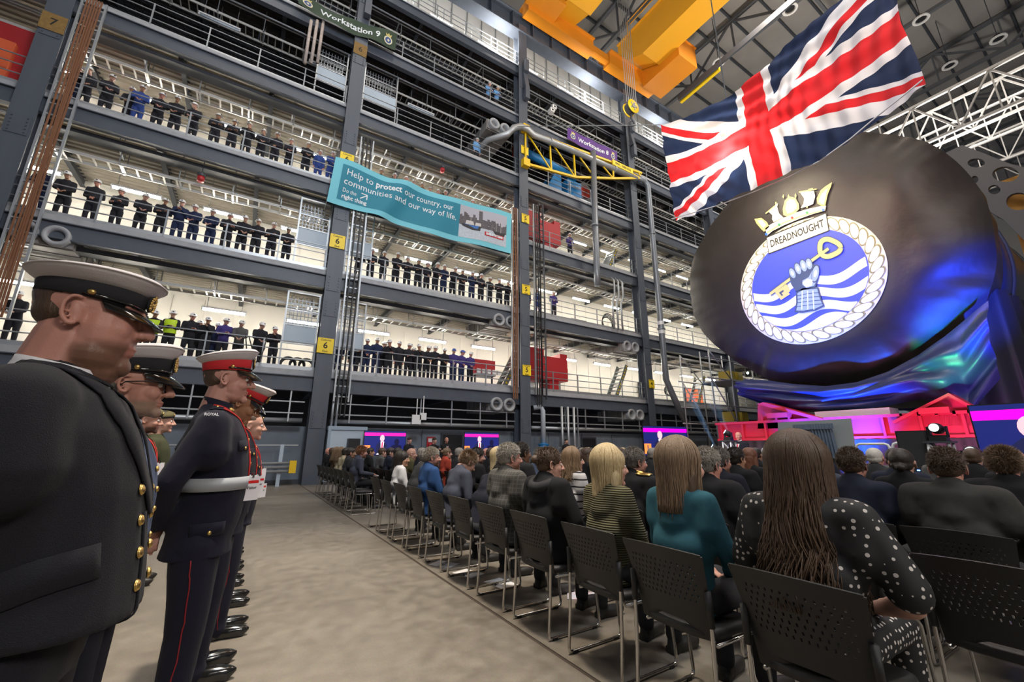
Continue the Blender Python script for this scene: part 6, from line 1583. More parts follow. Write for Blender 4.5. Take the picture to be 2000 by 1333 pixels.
# ------------------------------------------------------------------ banners
def banner(name,label,c,W,H,mats_bg,wavef,inset,y=None):
    """c = corner points TL TR BL BR; returns mapper (x right, y down in metres)"""
    TL,TR,BL,BR=c
    def mp(x,yy,d=0.):
        u=x/W; v=yy/H; p=TL*(1-u)*(1-v)+TR*u*(1-v)+BL*(1-u)*v+BR*u*v
        dz,dy=wavef(u,v); return Vector((p.x,p.y+dy-d,p.z+dz))
    t=thing(name,label,'banner',(0,0,0))
    def sheet(nm,x0,y0,x1,y1,m,d,n=80,k=16):
        b=MB(); b.rings([[mp(x0+(x1-x0)*i/n,y0+(y1-y0)*j/k,d) for i in range(n+1)] for j in range(k+1)],cap=False,closed=False); return obj(nm,b.mesh(nm,m,True),t)
    def word(s,x,yy,size,m,bold=0,font_sx=1.,rot=0.,x1=None):
        o=text(s,size,m,t,'lettering',.0,bold,None,'LEFT',0,font_sx)
        if x1:
            k=(x1-x)/max(v.co.x for v in o.data.vertices); o.data.transform(Matrix.Diagonal((k,1,1,1)))
        bm=bmesh.new(); bm.from_mesh(o.data); bmesh.ops.subdivide_edges(bm,edges=[e for e in bm.edges if e.calc_length()>size*.35],cuts=2); bm.to_mesh(o.data); bm.free()
        for v in o.data.vertices:
            q=v.co; xx=q.x*math.cos(rot)-q.y*math.sin(rot); zz=q.x*math.sin(rot)+q.y*math.cos(rot)
            v.co=mp(x+xx,yy-zz,.018)
        return o
    return t,mp,sheet,word
YB=17.55
c=[on(x,y,1,YB) for x,y in ((655,309),(997,421),(637,396),(996,498))]
W=9.3;H=2.35
def wv(u,v):
    s=math.exp(-((u-.22)/.09)**2); return (-.12*math.sin(PI*u)-.10*s*(1-v)+.05*math.sin(u*9), -.10*math.sin(u*22+v*3)*(.3+.7*math.exp(-((u-.3)/.25)**2))-.05*math.sin(u*40+v*5)*math.exp(-((u-.28)/.15)**2)-.12)
CYA=mat('banner_cyan',(.16,.52,.62),.65); TEA=mat('banner_teal',(.012,.20,.29),.65); BWH=mat('banner_white',(.75,.80,.82),.7)
t,mp,sheet,word=banner('banner','turquoise banner about protecting our country tied between columns six and five',c,W,H,None,wv,0)
sheet('cloth',0,0,W,H,CYA,0); sheet('teal_field',.35,.28,6.15,H-.28,TEA,.006)
word('Help to',.55,.62,.46,BWH,0,x1=1.75); word('protect',1.88,.62,.46,BWH,.012,x1=3.05); word('our country, our',3.18,.62,.46,BWH,0,x1=5.75); word('communities and our way of life.',.50,1.10,.46,BWH,0,x1=5.95)
word('Do the',.52,1.55,.29,BWH,0,x1=1.12); word('right thing',.52,1.86,.29,BWH,.006,x1=1.60)
for a,b_ in (((1.30,1.68),(1.58,1.42)),((1.32,1.40),(1.59,1.40)),((1.58,1.40),(1.58,1.66))):
    P=thick([a,b_],.045); obj('arrow',MB().add([mp(x,y,.018) for x,y in P],[(0,1,2,3)]).mesh('arrow',BWH),t)
PGS=mat('print_sky',(.42,.42,.48),.7); PGW=mat('print_water',(.45,.50,.56),.7,noise_s=12,noise_a=.3); PGD=mat('print_townscape',(.10,.09,.10),.7,noise_s=14,noise_a=.9); PGB=mat('print_boat_blue',(.03,.14,.42),.6); PGK=mat('print_boat_dark',(.03,.03,.035),.7); PGC=mat('print_cabin',(.55,.52,.50),.7); PGR=mat('label_red',(.48,.01,.03),.6)
sheet('printed_sky',6.15,.28,8.98,.28+.95,PGS,.006,30,6); sheet('printed_water',6.15,1.15,8.98,H-.28,PGW,.007,30,6)
rs=random.Random(4); x=6.15; top=[]
while x<8.98:
    hgt=.35+.3*rs.random() if x<7.0 else .25+.25*rs.random()
    if 7.15<x<7.42: hgt=.88
    w2=rs.uniform(.06,.16); top+= [(x,1.25-hgt),(min(8.98,x+w2),1.25-hgt)]; x+=w2
b=MB(); b.rings([[mp(x,y,.010) for x,y in top],[mp(x,1.36,.010) for x,y in top]],cap=False,closed=False); obj('printed_town',b.mesh('printed_town',PGD),t)
def poly(nm,P,m,d): obj(nm,MB().add([mp(x,y,d) for x,y in P],[tuple(range(len(P)))]).mesh(nm,m),t)
poly('printed_boat',[(6.25,1.30),(6.35,1.42),(6.9,1.55),(7.35,1.55),(7.4,1.28),(6.9,1.32)],PGK,.014); poly('printed_boat_stripe',[(6.42,1.28),(6.9,1.30),(7.3,1.27),(7.2,1.46),(6.6,1.42)],PGB,.017); poly('printed_cabin',[(6.55,1.06),(6.95,1.06),(7.0,1.28),(6.5,1.28)],PGC,.017); poly('printed_cabin',[(7.1,1.10),(7.4,1.10),(7.4,1.28),(7.05,1.28)],PGC,.017)
poly('printed_boat',[(8.1,1.35),(8.9,1.32),(8.85,1.5),(8.25,1.52)],PGK,.014)
for xx in (8.3,8.6,6.8): poly('printed_mast',[(xx,.72),(xx+.02,.72),(xx+.02,1.35),(xx,1.35)],PGC,.016)
poly('label_patch',[(7.62,1.50),(8.80,1.50),(8.80,1.72),(7.62,1.72)],PGR,.020)
o=word('BAE SYSTEMS',7.70,1.615,.17,BWH,.008,x1=8.74)
for v in o.data.vertices: v.co.y-=.012
for (x,y) in ((0,0),(W,0),(0,H),(W,H)):
    p=mp(x,y); MB().tube([p,p+Vector((0,.55,.15 if y==0 else -.1))],.012,5).build('tie_cord',SHIRT,t)
YB=17.6
c=[on(x,y,1,YB) for x,y in ((585,-8),(775,66),(582,10),(772,97))]
def wv2(u,v): return (-.22*math.sin(PI*u)+.04*math.sin(u*11),-.06*math.sin(u*16+v*2)-.05)
t,mp,sheet,word=banner('banner','dark green Workstation 9 banner with a small crest, high near column six',c,4.6,.95,None,wv2,0)
sheet('cloth',0,0,4.6,.95,mat('banner_green',(.030,.055,.030),.7),0); word('Workstation 9',.95,.50,.54,BWH,.01,x1=3.75)
def mini_crest(x,y,r,d=.02):
    for nm,k,m in (('crest_rim',1,IV),('crest_field',.72,mat('mini_crest_blue',(.05,.09,.25),.6))): d+=.004; poly_(nm,[(x+r*k*math.cos(u),y+r*k*math.sin(u)) for u in [2*PI*q/20 for q in range(20)]],m,d)
    poly_('crest_crown',[(x-.6*r,y-.9*r),(x-.75*r,y-1.6*r),(x-.3*r,y-1.25*r),(x,y-1.75*r),(x+.3*r,y-1.25*r),(x+.75*r,y-1.6*r),(x+.6*r,y-.9*r)],CGD,d+.004)
    poly_('crest_mark',[(x-.3*r,y+.1*r),(x,y-.3*r),(x+.35*r,y),(x+.1*r,y+.4*r)],IV,d+.008)
def poly_(nm,P,m,d): obj(nm,MB().add([mp(x,y,d) for x,y in P],[tuple(range(len(P)))]).mesh(nm,m),t)
mini_crest(4.18,.58,.22); mini_crest(.38,.55,.22)
c=[on(x,y,1,YB) for x,y in ((1108,250),(1205,297),(1107,272),(1205,320))]
t,mp,sheet,word=banner('banner','purple Workstation 8 banner with two crests, high between columns five and four',c,4.7,.95,None,lambda u,v:(-.08*math.sin(PI*u),-.03*math.sin(u*18)-.04),0)
sheet('cloth',0,0,4.7,.95,mat('banner_purple',(.10,.035,.22),.7),0); word('Workstation 8',.95,.50,.46,BWH,.01,x1=3.75); mini_crest(.45,.55,.22); mini_crest(4.25,.55,.22)

# ------------------------------------------------------------------ machinery and services on the facade
def jib():
    t=thing('jib_crane','yellow lattice jib crane arm swung along the facade from column five','crane',(0,0,0))
    a,b_=Vector((12.0,17.55,20.05)),Vector((22.0,17.2,20.75)); c,d=Vector((12.0,17.55,17.7)),Vector((21.9,17.2,20.3)); c2=Vector((15.6,17.45,17.95))
    c2=c.lerp(d,.38)+Vector((0,0,-.55)); c3=c.lerp(d,.72)+Vector((0,0,-.3))
    for p,q in ((a,b_),(c,c2),(c2,c3),(c3,d)): MB().beam(p,q,.14,.14).build('chord',YELM,t)
    low=[c,c.lerp(c2,.5),c2,c2.lerp(c3,.5),c3,d]; up=[a.lerp(b_,f) for f in (.0,.18,.37,.55,.72,.97)]
    for i in range(len(low)): MB().beam(low[i],up[i],.09,.09).build('web_member',YELM,t)
    for i in range(len(low)-1): MB().beam(up[i],low[i+1],.07,.07).build('web_member',YELM,t)
    for z in (20.1,17.7): MB().bb((11.75,17.35,z-.25),(12.2,17.75,z+.25)).build('hinge_bracket',YELM,t)
    MB().bb((19.0,17.12,20.25),(21.0,17.2,20.65)).build('capacity_plate',YSIGN,t)
    text('SWL 1000 KG',.26,BLK,t,'lettering',.002,.002,face((20.0,17.11,20.45),(0,-1,0)))
jib()
PIPEM=mat('pipe_grey',(.22,.24,.27),.4,.4)
def pipe(label,pts,r,m=PIPEM,name='pipe',fl=()):
    t=thing(name,label,'pipe',(0,0,0)); MB().tube(pts,r,12).build('pipe_run',m,t,True)
    for p,ax in fl: MB().cyl(p,r*1.3,.08,14,axis=ax).build('flange',m,t)
Yp=17.3
pts=[]
x0=11.0
pts=[(9.3,19.6,18.2),(10.0,18.6,19.2)]+[on(x,y,1,17.3) for x,y in ((993,262),(1003,250),(1016,247),(1030,252),(1042,264),(1100,287),(1160,313))]
pipe('fat silver duct bending round column five above the jib crane',pts+[on(1243,350,1,17.3)],.19,GALV,'extract_duct',[(on(1075,277,1,17.3),'X'),(on(1200,331,1,17.3),'X')])
pa_=on(1160,330,1,17.25); pb_=on(1172,560,1,17.25); pipe('grey vertical pipe hanging from the silver duct between columns five and four',[(pa_.x,17.25,20.6),(pb_.x-.2,17.25,pb_.z+1),(pb_.x-.2,17.25,pb_.z)],.20,PIPEM,'drop_pipe',[((pb_.x-.2,17.25,15),'Z')])
pa_=on(1247,350,1,17.2); pb_=on(1300,810,1,16.6); pipe('long dark vertical pipe in front of column four',[(21.7,17.3,20.3),(22.3,17.25,20.3),(22.6,17.2,19.9),(22.6,17.2,5.6),(22.9,16.9,4.3),(23.5,16.6,2.6)],.20,PIPEM,'drop_pipe',[((22.6,17.2,16),'Z'),((22.6,17.2,9.0),'Z')])
MB().cyl((22.6,17.2,9.4),.215,.25,12).build('pale_band',SWH,D.objects['drop_pipe.001'])
MB().cyl((22.6,17.2,8.8),.215,.25,12).build('pale_band',SWH,D.objects['drop_pipe.001'])
def duct(x,z,label,L=3.,s=1.):
    t=thing('air_duct',label,'duct',(x,FY+.1,z)); t.scale=(s,s,s)
    m=MB().bb((-.75,0,-.3),(.75,L,.32)); m.build('casing',mat('duct_grey',(.27,.26,.25),.55),t)
    for k in range(5): MB().bb((-.78,k*L/5+.1,-.33),(.78,k*L/5+.15,.35)).build('seam',mat('duct_grey',(.27,.26,.25),.55),t)
    for sx in (-.37,.37):
        m=MB()
        A=[2*PI*k/20 for k in range(20)]
        m.rings([[(sx+r*math.cos(a),y,r*math.sin(a)) for a in A] for r,y in ((.33,0),(.345,-.22),(.30,-.26),(.20,-.20),(.18,.0))],cap=False); m.build('nozzle',mat('nozzle_grey',(.34,.35,.37),.45),t,True); MB().cyl((sx,.02,0),.2,.02,16,axis='Y').build('nozzle_throat',BLACKM,t)
for px,py,lab,L in ((80,457,'grey twin-nozzle air duct under the second gallery at the left edge',3),(975,248,'long grey twin-nozzle air duct under the fifth gallery by column five',4),(985,628,'grey twin-nozzle air duct under the second gallery by column five',3),(981,791,'twin-nozzle air duct under the first gallery by column five',2.4),(1231,678,'twin-nozzle air duct under the second gallery by column four',3),(1240,811,'twin-nozzle air duct under the first gallery by column four',2.4)):
    p=on(px,py,1,FY); duct(p.x,p.z,lab,L)
# red machine guards
def red_machine(x0,x1,z0,h,label,steps=True):
    t=thing('machine_guard',label,'machine',(0,0,0)); y=FY+.55
    MB().bb((x0,y,z0+.75),(x1,y+1.3,z0+.75+h)).build('guard_panel',REDM,t); MB().bb((x0,y-.03,z0+.75),(x1,y,z0+1.5)).build('lower_panel',REDM,t)
    w_=x1-x0
    if steps:
        MB().bb((x0,y,z0+.75+h),(x0+w_*.42,y+1.3,z0+1.15+h)).build('upper_step',REDM,t); MB().bb((x1-w_*.18,y,z0+.75+h),(x1,y+1.3,z0+1.0+h)).build('upper_step',REDM,t)
    MB().bb((x0+w_*.55,y+.05,z0),(x0+w_*.78,y+1.0,z0+.75)).build('pedestal',REDM,t); MB().bb((x0+.05,y+.1,z0),(x0+w_*.2,y+1.0,z0+.55)).build('pedestal',WHITE,t)
z=LV[0]; a=on(1027,720,1,18.6).x; b_=on(1107,720,1,18.6).x; red_machine(a,b_,z,1.35,'red stepped machine guard on the first gallery right of column five')
z=LV[2]; a=on(1025,445,1,18.6).x; b_=on(1093,445,1,18.6).x; red_machine(a,b_,z,1.35,'red stepped machine guard on the third gallery right of column five')
z=LV[0]; a=on(927,720,1,18.6).x; b_=on(967,720,1,18.6).x
t=thing('control_bench','red control bench with grey boxes on the first gallery left of column five','machine',(0,0,0)); MB().bb((a,FY+.6,z+.7),(b_,FY+1.2,z+1.45)).build('cabinet',REDM,t); MB().bb((a,FY+.5,z+.62),(b_,FY+1.2,z+.7)).build('shelf',GALV,t)
for k in range(5): MB().bb((a+.1+k*.3,FY+.5,z+.72),(a+.3+k*.3,FY+.62,z+.95)).build('gauge_box',WHITE,t)
for xx in (a+.1,b_-.1): MB().bb((xx-.03,FY+.7,z),(xx+.03,FY+.8,z+.65)).build('leg',STEELD,t)
# blue extraction machine
p=on(1110,330,1,19.0); z=LV[3]
t=thing('extractor_fan','large blue and red extraction fan unit on the fourth gallery right of column five','machine',(0,0,0)); BLU=mat('machine_blue',(.02,.20,.48),.4)
x0=14.2
MB().prism([(x0,FY+.5,z+.1),(x0+1.3,FY+.5,z+.1),(x0+1.3,FY+.5,z+1.7),(x0+.9,FY+.5,z+1.9)],(0,1.2,0)).build('stand',BLU,t); MB().bb((x0+1.7,FY+.35,z+.1),(x0+2.9,FY+1.6,z+1.5)).build('control_cabinet',BLU,t); MB().bb((x0+3.0,FY+.6,z+.1),(x0+4.3,FY+1.8,z+.6)).build('base',BLU,t)
text('LINCOLNVENT',.17,BWH,t,'lettering',.002,.002,face((x0+2.3,FY+.33,z+1.1),(0,-1,0)))
MB().tube([(x0-1.7,FY+1.2,z+2.9),(x0+.5,FY+.8,z+2.4),(x0+2.6,FY+.6,z+1.9)],.28,14).build('blue_arm',BLU,t,True); MB().cyl((x0+3.6,FY+1.1,z+1.3),.75,.7,28,axis='Y').build('fan_housing',mat('machine_silver',(.45,.44,.43),.35,.5),t,True); MB().cyl((x0+3.6,FY+.72,z+1.3),.45,.1,24,axis='Y').build('fan_inlet',mat('machine_red',(.5,.05,.03),.4),t,True)
for k in range(5): MB().tube([(x0-1.0+.12*k,FY+.9,z+1.4+.02*k),(x0-.2,FY+.6,z+1.9),(x0+.6,FY+.6,z+1.5),(x0+.3,FY+.7,z+.9+.1*k)],.06,8).build('hose',BLACKM,t,True)
MB().bb((x0-1.9,FY+.8,z+2.4),(x0-1.2,FY+1.5,z+3.2)).build('red_hood',mat('machine_red',(.5,.05,.03),.4),t)
# vertical cable ladders fixed beside the columns
def vladder(x,z0,z1,label,m=GALV,cables=3,cm=LEAD,w_=.55,y=17.6):
    t=thing('vertical_cable_ladder',label,'cable ladder',(x,y,0))
    for s in (-1,1): obj('side_rail',MB().bb((s*w_/2-.03,-.04,z0),(s*w_/2+.03,.04,z1)).mesh('side_rail',m),t)
    R=MB().bb((-w_/2,-.02,-.02),(w_/2,.02,.02)).mesh('rung',m)
    k=z0+.2
    while k<z1: obj('rung',R,t,(0,0,k)); k+=.42
    for c in range(cables): xx=-w_*.3+c*w_*.6/max(1,cables-1); MB().tube([(xx,-.05,z0-.6 if cables<5 else z0),(xx+.05*math.sin(c),-.06,(z0+z1)/2),(xx,-.05,z1)],.035 if cables<5 else .030,6).build('cable',cm,t)
vladder(3.05,3.1,15.4,'tall galvanised cable ladder with black cables right of column six')
vladder(-6.6,5.0,16.9,'cable ladder packed with brown cables right of column seven',GALV,6,RUSTC,.6)
vladder(11.25,4.3,14.5,'cable ladder with brown cables just left of column five',GALV,3,RUSTC,.36)
vladder(12.75,4.0,15.2,'cable ladder with dark cables right of column five',GALV,3,LEAD,.42)
vladder(13.1,3.8,15.4,'slim bare cable ladder beside the one right of column five',STEELD,0,LEAD,.28)
# service enclosures at column six, mesh over pale panels
def enclosure(x0,x1,k,side,y=FY+.4):
    z=LV[k]; t=thing('service_enclosure','pale blue service panel with wire mesh above, %s gallery, %s of column six'%(LN[k],side),'enclosure',(0,0,0))
    MB().bb((x0,y,z+1.15),(x1,y+.05,z+1.85)).build('panel',PALEB,t)
    for x in (x0,x1): MB().bb((x-.03,y-.03,z),(x+.03,y+.03,z+3.3)).build('post',GALV,t)
    for zz in (1.1,1.88,2.5,3.28): MB().bb((x0,y-.02,z+zz-.02),(x1,y+.02,z+zz+.02)).build('bar',GALV,t)
    m=MB(); n=int((x1-x0)/.14)
    for i in range(n): m.bb((x0+i*.14,y+.3,z+1.9),(x0+i*.14+.035,y+.33,z+3.2))
    for i in range(7): m.bb((x0,y+.29,z+2.0+i*.17),(x1,y+.31,z+2.03+i*.17))
    m.build('wire_mesh',RAILM,t)['kind']='stuff'
for k in (0,1): enclosure(.75,1.95,k,'left'); enclosure(2.75,3.85,k,'right')
enclosure(.6,1.9,3,'left'); enclosure(2.75,4.4,3,'right')
# stairs with hazard-striped stringers
def stairs(x,k,label,flip=1):
    z=LV[k]; t=thing('stair_flight',label,'stairs',(x,FY+1.5,z))
    for y in (0,.8):
        s=MB().beam((0,y,0),(1.35*flip,y,2.5),.05,.28).build('stringer',mat('stringer_grey',(.20,.21,.20),.5),t)
        if y==0:
            for q in range(12): f=(q+.5)/12; MB().box((1.35*flip*f,-.035,2.5*f),(.10,.02,.10),0,Matrix.Rotation(.8,3,'Y')).build('yellow_diamond',YSIGN,s)
    for q in range(9): MB().bb((1.35*flip*(q+.5)/9-.12,.03,2.5*(q+.5)/9),(1.35*flip*(q+.5)/9+.12,.77,2.5*(q+.5)/9+.03)).build('tread',GALV,t)
stairs(on(980,760,1,19.5).x,0,'stair flight with yellow diamond marks, first gallery left of column five'); stairs(on(1200,770,1,19.5).x,0,'stair flight with yellow diamond marks, first gallery left of column four'); stairs(on(1180,520,1,19.5).x,2,'stair flight with yellow diamond marks, third gallery left of column four'); stairs(on(1362,792,1,19.5).x,0,'plain looking stair flight on the first gallery beyond column four')
# gallery doors, frames, hoses
DRM=mat('door_grey',(.16,.17,.17),.5)
def gdoor(x,k,w_,m,label,cat='door',h=2.2):
    z=LV[k]; t=thing('wall_door' if 0 else 'service_door',label,cat,(x,FY+5.2,z)); MB().bb((0,-.06,0),(w_,.08,h)).build('leaf',m,t); MB().bb((-.06,-.07,0),(0,.08,h+.06)).bb((w_,-.07,0),(w_+.06,.08,h+.06)).bb((0,-.07,h),(w_,.08,h+.06)).build('door_frame',STEELD,t); MB().tube([(w_-.12,-.08,1.0),(w_-.12,-.12,1.0),(w_-.25,-.12,1.0)],.015,6).build('handle',GALV,t)
for k,x,w_,m,lab in ((0,17.5,1.1,DRM,'dark grey door on the first gallery before column four'),(0,27.0,1.3,DRM,'dark grey door on the first gallery beyond column four'),(0,33.0,2.4,mat('door_orange',(.80,.14,.03),.5),'orange double door on the first gallery beside the covered bow'),(1,20.0,1.4,DRM,'dark grey door on the second gallery before column four'),(1,28.5,1.5,DRM,'dark grey door on the second gallery beyond column four'),(2,18.4,1.5,DRM,'dark grey door on the third gallery before column four'),(1,16.2,1.8,mat('door_cream_grey',(.46,.46,.42),.5),'pale grey door on the second gallery between columns five and four')): gdoor(x,k,w_,m,lab)
def coil(x,z,y,r,label,n=4,wall=False):
    t=thing('hose_coil',label,'hose',(x,y,z))
    for i in range(n):
        rr=r*(1-.06*i); obj('loop',MB().tube([(rr*math.cos(a),.05*i,rr+rr*math.sin(a)) for a in [2*PI*k/20 for k in range(21)]],.03,6,cap=False).mesh('loop',LEAD,True),t)
for i,px in enumerate((562,580,598)): coil(on(px,712,1,18.6).x,LV[0],18.5,.28,'coil of black cable on the first gallery floor, %s from the left by column six'%ORD[i],3)
coil(on(1187,655,1,18.5).x,LV[1],18.35,.55,'large coiled hose on the second gallery before column four')
coil(on(1310,790,1,18.9).x,LV[0]+.6,18.9,.42,'black hose coil hung on the first gallery beyond column four'); 
# loose cables draped from the rail by the two last workers
tag(MB().tube([(on(478,668,1,18.0).x,17.98,LV[0]+1.1),(on(482,700,1,18).x,17.95,LV[0]+.3),(on(495,690,1,18).x,17.95,LV[0]+.6),(on(508,705,1,18).x,17.95,LV[0]+.15),(on(520,670,1,18).x,17.97,LV[0]+1.1)],.02,6).tube([(on(484,668,1,18.0).x,17.98,LV[0]+1.1),(on(500,712,1,18).x,17.93,LV[0]+.1),(on(516,690,1,18).x,17.95,LV[0]+.7)],.02,6).build('draped_cable',LEAD,smooth=True),'black cables draped over the first gallery rail left of column six','cable')
# small wall service pipes (three bent pipes) beside column four
for i in range(3):
    x=on(1201+i*8,580,1,17.7).x
    pipe('bent silver pipe in front of the second gallery, %s of three'%ORD[i],[(x,17.95,LV[2]-.8),(x,17.7,LV[2]-1.1),(x,17.7,LV[1]+2.2),(x-.25,17.7,LV[1]+1.7),(x-.25,17.7,LV[1]-.1)],.06,GALV,'conduit_pipe')
for i,px in enumerate((605,617,629)):
    p=on(px,60,1,17.75); x=p.x
    pipe('rusty white vertical pipe end above the fifth gallery left of column six, %s of three'%ORD[i],[(x,17.75,p.z-1.9),(x,17.75,p.z+.6)],.07,mat('worn_pipe',(.45,.38,.34),.6,noise_s=9,noise_a=.5),'riser_pipe')
for i,(px,py) in enumerate(((1080,212),(1076,218))):
    p=on(px,py,1,18.2); t=thing('cctv_camera','small white camera box hanging under the top gallery right of column five, %s'%('upper','lower')[i],'camera',p); MB().bb((-.16,-.2,-.14),(.16,.15,.14)).build('housing',WHITE,t); MB().cyl((0,-.21,0),.07,.03,12,axis='Y').build('lens',BLACKM,t); MB().tube([(0,0,.14),(0,0,1.6)],.015,5).build('stem',STEELD,t)
# ------------------------------------------------------------------ ground storey
g0=FY-.2
t=thing('suspended_rail_frame','grey hanging rail frame between columns six and five under the first gallery','rail frame',(0,0,0)); t2=thing('suspended_rail_frame','grey hanging rail frame between columns five and four under the first gallery','rail frame',(0,0,0)); t3=thing('suspended_rail_frame','grey hanging rail frame left of column six under the first gallery','rail frame',(0,0,0)); t4=thing('suspended_rail_frame','grey hanging rail frame beyond column four under the first gallery','rail frame',(0,0,0))
for T_,xa,xb in ((t,2.8,11.5),(t2,12.6,21.2),(t3,-7,1.8),(t4,22.1,30.8)):
    for z,r in ((3.05,.03),(2.62,.03)): obj('rail',MB().tube([(xa,g0+.2,z),(xb,g0+.2,z)],r,6).mesh('rail',GALV),T_)
    obj('service_pipe',MB().tube([(xa,g0+.35,2.35),(xb,g0+.35,2.35)],.09,10).mesh('service_pipe',GALV,True),T_)
    for k in range(6): x=xa+.7+k*(xb-xa-1.2)/5; obj('hanger',MB().bb((x-.025,g0+.17,2.3),(x+.025,g0+.23,3.5)).mesh('hanger',GALV),T_)
# crash barrier by column six
t=thing('crash_barrier','galvanised crash barrier with yellow ends either side of column six','barrier',(0,0,0))
for x0,x1 in ((-7,1.72),(2.88,3.9)):
    for z in (.52,.66,.80): MB().tube([(x0,g0-.35,z),(min(x1,3.3),g0-.35,z)],.045,8).build('beam',GALV,t,True)
    ye=x1 if x0<0 else x0; MB().bb((ye-.22 if x0<0 else ye,g0-.43,.45),(ye if x0<0 else ye+.22,g0-.28,.88)).build('end_cap',YELM,t)
    for x in ((-5.5,-3.2,-.9,1.2) if x0<0 else (3.2,)): MB().bb((x-.06,g0-.3,0),(x+.06,g0-.2,1.45)).build('post',PALEB,t)
    MB().tube([(x0,g0-.25,1.42),(x1,g0-.25,1.42)],.03,6).build('hand_rail',GALV,t)
# pale site cabin beside column six
a,b_=on(640,838,1,17.7).x,on(712,842,1,17.7).x
t=thing('site_cabinet','pale blue steel cabinet standing against the wall right of column six','cabinet',(0,0,0)); MB().bb((a,17.4,.1),(b_,18.1,2.1)).build('body',PALEB,t); MB().bb((a-.03,17.36,2.0),(b_+.03,18.1,2.14)).bb((a-.03,17.36,1.05),(b_,17.4,1.12)).bb((a-.02,17.36,.1),(a+.08,17.4,2.0)).build('trim',mat('cabinet_trim',(.30,.38,.46),.5),t); MB().bb((a,17.4,0),(b_,18.0,.1)).build('plinth',STEELD,t)
pa(on(690,870,1,16.9).x,16.9,1.05,.42,.62,'black loudspeaker on a pole in front of the pale cabinet',-PI/2); tag(MB().tube([(on(690,870,1,16.9).x,16.9,0),(on(690,870,1,16.9).x,16.9,1.05)],.025,8).build('speaker_pole',BLACKM),'black pole stand under the loudspeaker by the pale cabinet','stand')
tag(MB().bb((2.72,17.6,1.15),(3.0,17.8,1.95)).bb((2.76,17.58,1.45),(2.96,17.6,1.7)).build('switch_box',WHITE),'white switch box beside column six','switch box')
for i,x in enumerate((2.80,2.96)): pipe('slim vertical conduit above the switch box, %s of two'%ORD[i],[(x,17.7,1.95),(x,17.7,3.4)],.05,GALV,'conduit_pipe')
# dark doorways, red extinguisher board
for i,(px0,px1,py0) in enumerate(((864,901,850),(1136,1161,857),(1300,1330,850))):
    a,b_=on(px0,py0,1,18.55),on(px1,py0,1,18.55); s=MB().bb((a.x,18.5,0),(b_.x,18.56,a.z)).build('door_%d'%(i+1),mat('door_black',(.012,.013,.015),.5)); s['kind']='structure'
    MB().bb((a.x-.08,18.48,0),(a.x,18.56,a.z+.08)).bb((b_.x,18.48,0),(b_.x+.08,18.56,a.z+.08)).bb((a.x,18.48,a.z),(b_.x,18.56,a.z+.08)).build('frame',STEELD,s)
a=on(842,856,1,18.5); t=thing('extinguisher_board','red fire extinguisher board on the wall left of the dark doorway','sign',(a.x,18.5,a.z-.3)); MB().bb((-.2,-.02,-.45),(.2,.0,.35)).build('board',REDM,t); MB().bb((-.14,-.03,.12),(.14,-.02,.28)).build('notice',WHITE,t)
m=MB().tube([(-.08,-.12,-.42),(-.08,-.12,.0),(-.08,-.12,.06)],[.075,.075,.03],12).build('extinguisher',REDM,t,True)
for i,(px,py) in enumerate(((813,820),(826,814))):
    p=on(px,py,1,17.7); tag(MB().bb((p.x-.2+.05*i,17.66,p.z-.2+.05*i),(p.x+.2-.05*i,17.72,p.z+.2-.05*i)).bb((p.x-.02,17.68,p.z+.15),(p.x+.02,17.7,p.z+.9)).build('wireless_unit',WHITE),'white square wireless unit on the hanging frame, %s one'%('larger','smaller')[i],'wireless unit')
pipe('white vertical pipe right of column five bending at its top',[(12.6,17.9,3.35),(12.95,17.75,3.4),(13.05,17.7,3.2),(13.05,17.7,1.55)],.13,mat('pipe_pale',(.45,.50,.56),.4),'drain_pipe'); t=thing('valve_body','light blue valve at the foot of the white vertical pipe','valve',(13.05,17.7,1.2)); MB().tube([(0,0,.35),(0,0,.28),(0,0,.05),(0,0,-.1)],[.14,.26,.26,.12],14).build('body',BLU,t,True)
for z in (.3,.0): MB().cyl((0,0,z),.30,.05,14).build('flange',BLU,t)
MB().tube([(0,0,-.1),(0,0,-1.2)],.12,10).build('stem',BLU,t)
for i in range(3): x=14.35+i*.42; pipe('vertical silver pipe in the group of three, %s'%('left','middle','right')[i],[(x,17.75,3.5),(x,17.75,.1)],.07,GALV,'riser_pipe')
tag(MB().bb((14.1,17.8,2.6),(15.6,17.86,2.66)).bb((14.1,17.8,1.3),(15.6,17.86,1.36)).bb((15.5,17.8,.0),(15.56,17.86,3.5)).build('pipe_support',GALV),'support frame of the three silver riser pipes','frame')
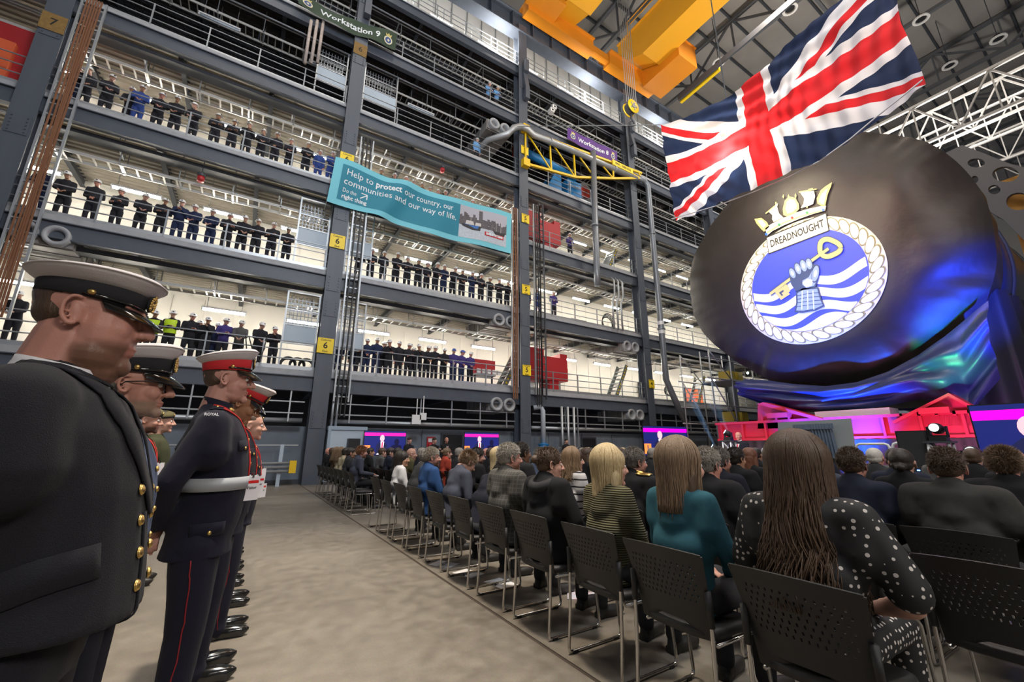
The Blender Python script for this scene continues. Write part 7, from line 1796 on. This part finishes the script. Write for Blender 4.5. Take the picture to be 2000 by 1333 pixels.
# people standing along the wall
for lab,px,sk,hr,hc,jk in (('bald man in a black suit and pale tie before the dark doorway',872,'skin_pink',None,'dark','black'),('dark-haired man in a black suit standing by the wall right of column five',1106,'skin_pale','full','dark','black')):
    x=xat(px,.6,17.4); t,M=person(lab,GP[5],(x,17.4,0),-PI/2,MATS[sk],jk,jk,hair=hr,hcol=hc,lod='lo',size=1.0)
    obj('shirt_front',ribbon(GP[5].jacket,[(.3,0,1.48),(.3,0,1.25)],.09,.01,n=8,taper=lambda f:1-.7*f).mesh('shirt_front',SHIRT,True),t); obj('tie',ribbon(GP[5].jacket,[(.3,0,1.47),(.3,0,1.22)],.03,.02,n=8).mesh('tie',CRD,True),t)
for lab,px in (('photographer in dark clothes with a camera on a tripod right of the first screen',797),('photographer in a black cap raising a camera beside the extinguisher board',846)):
    x=xat(px,.6,17.1); t,M=person(lab,GP[3],(x,17.1,0),-PI/2+.5,MATS['skin_pale'],'black','black',hair='full',hcol='dark',lod='lo',size=.98)
    c=thing('camera','black camera of the %s photographer'%('tripod' if px<800 else 'capped'),'camera',(x+.02,16.7,1.36)); MB().bb((-.08,-.05,-.05),(.08,.05,.06)).build('camera_body',BLACKM,c); MB().cyl((0,-.10,0),.04,.12,12,axis='Y').build('lens_barrel',BLACKM,c)
    if px<800:
        for q in range(3): obj('tripod_leg',MB().tube([(0,0,-.05),(.35*math.cos(q*2.1),.35*math.sin(q*2.1)-.1,-1.36)],.014,6).mesh('tripod_leg',BLACKM),c)
# small alarm beacons and far-left machinery
for i,(px,py) in enumerate(((392,350),(864,333),(1300,716))):
    p=on(px,py,1,18.3); t=thing('alarm_beacon','small red alarm beacon hung under a gallery deck, %s from the left'%ORD[i],'beacon',p); MB().cyl((0,0,0),.12,.2,12).build('lens',REDM,t,True); MB().cyl((0,0,.16),.14,.1,12).build('base',STEELD,t); MB().tube([(0,0,.2),(0,0,2.2)],.015,5).build('stem',STEELD,t)
t=thing('machine_guard','dark red machine seen left of column seven on the third gallery','machine',(0,0,0)); MB().bb((-11.5,FY+.7,LV[2]),(-8.1,FY+2.2,LV[2]+2.6)).build('guard_panel',REDM,t); MB().bb((-9.2,FY+.5,LV[2]+.4),(-8.4,FY+.7,LV[2]+1.8)).build('door',mat('guard_orange',(.7,.12,.04),.5),t)
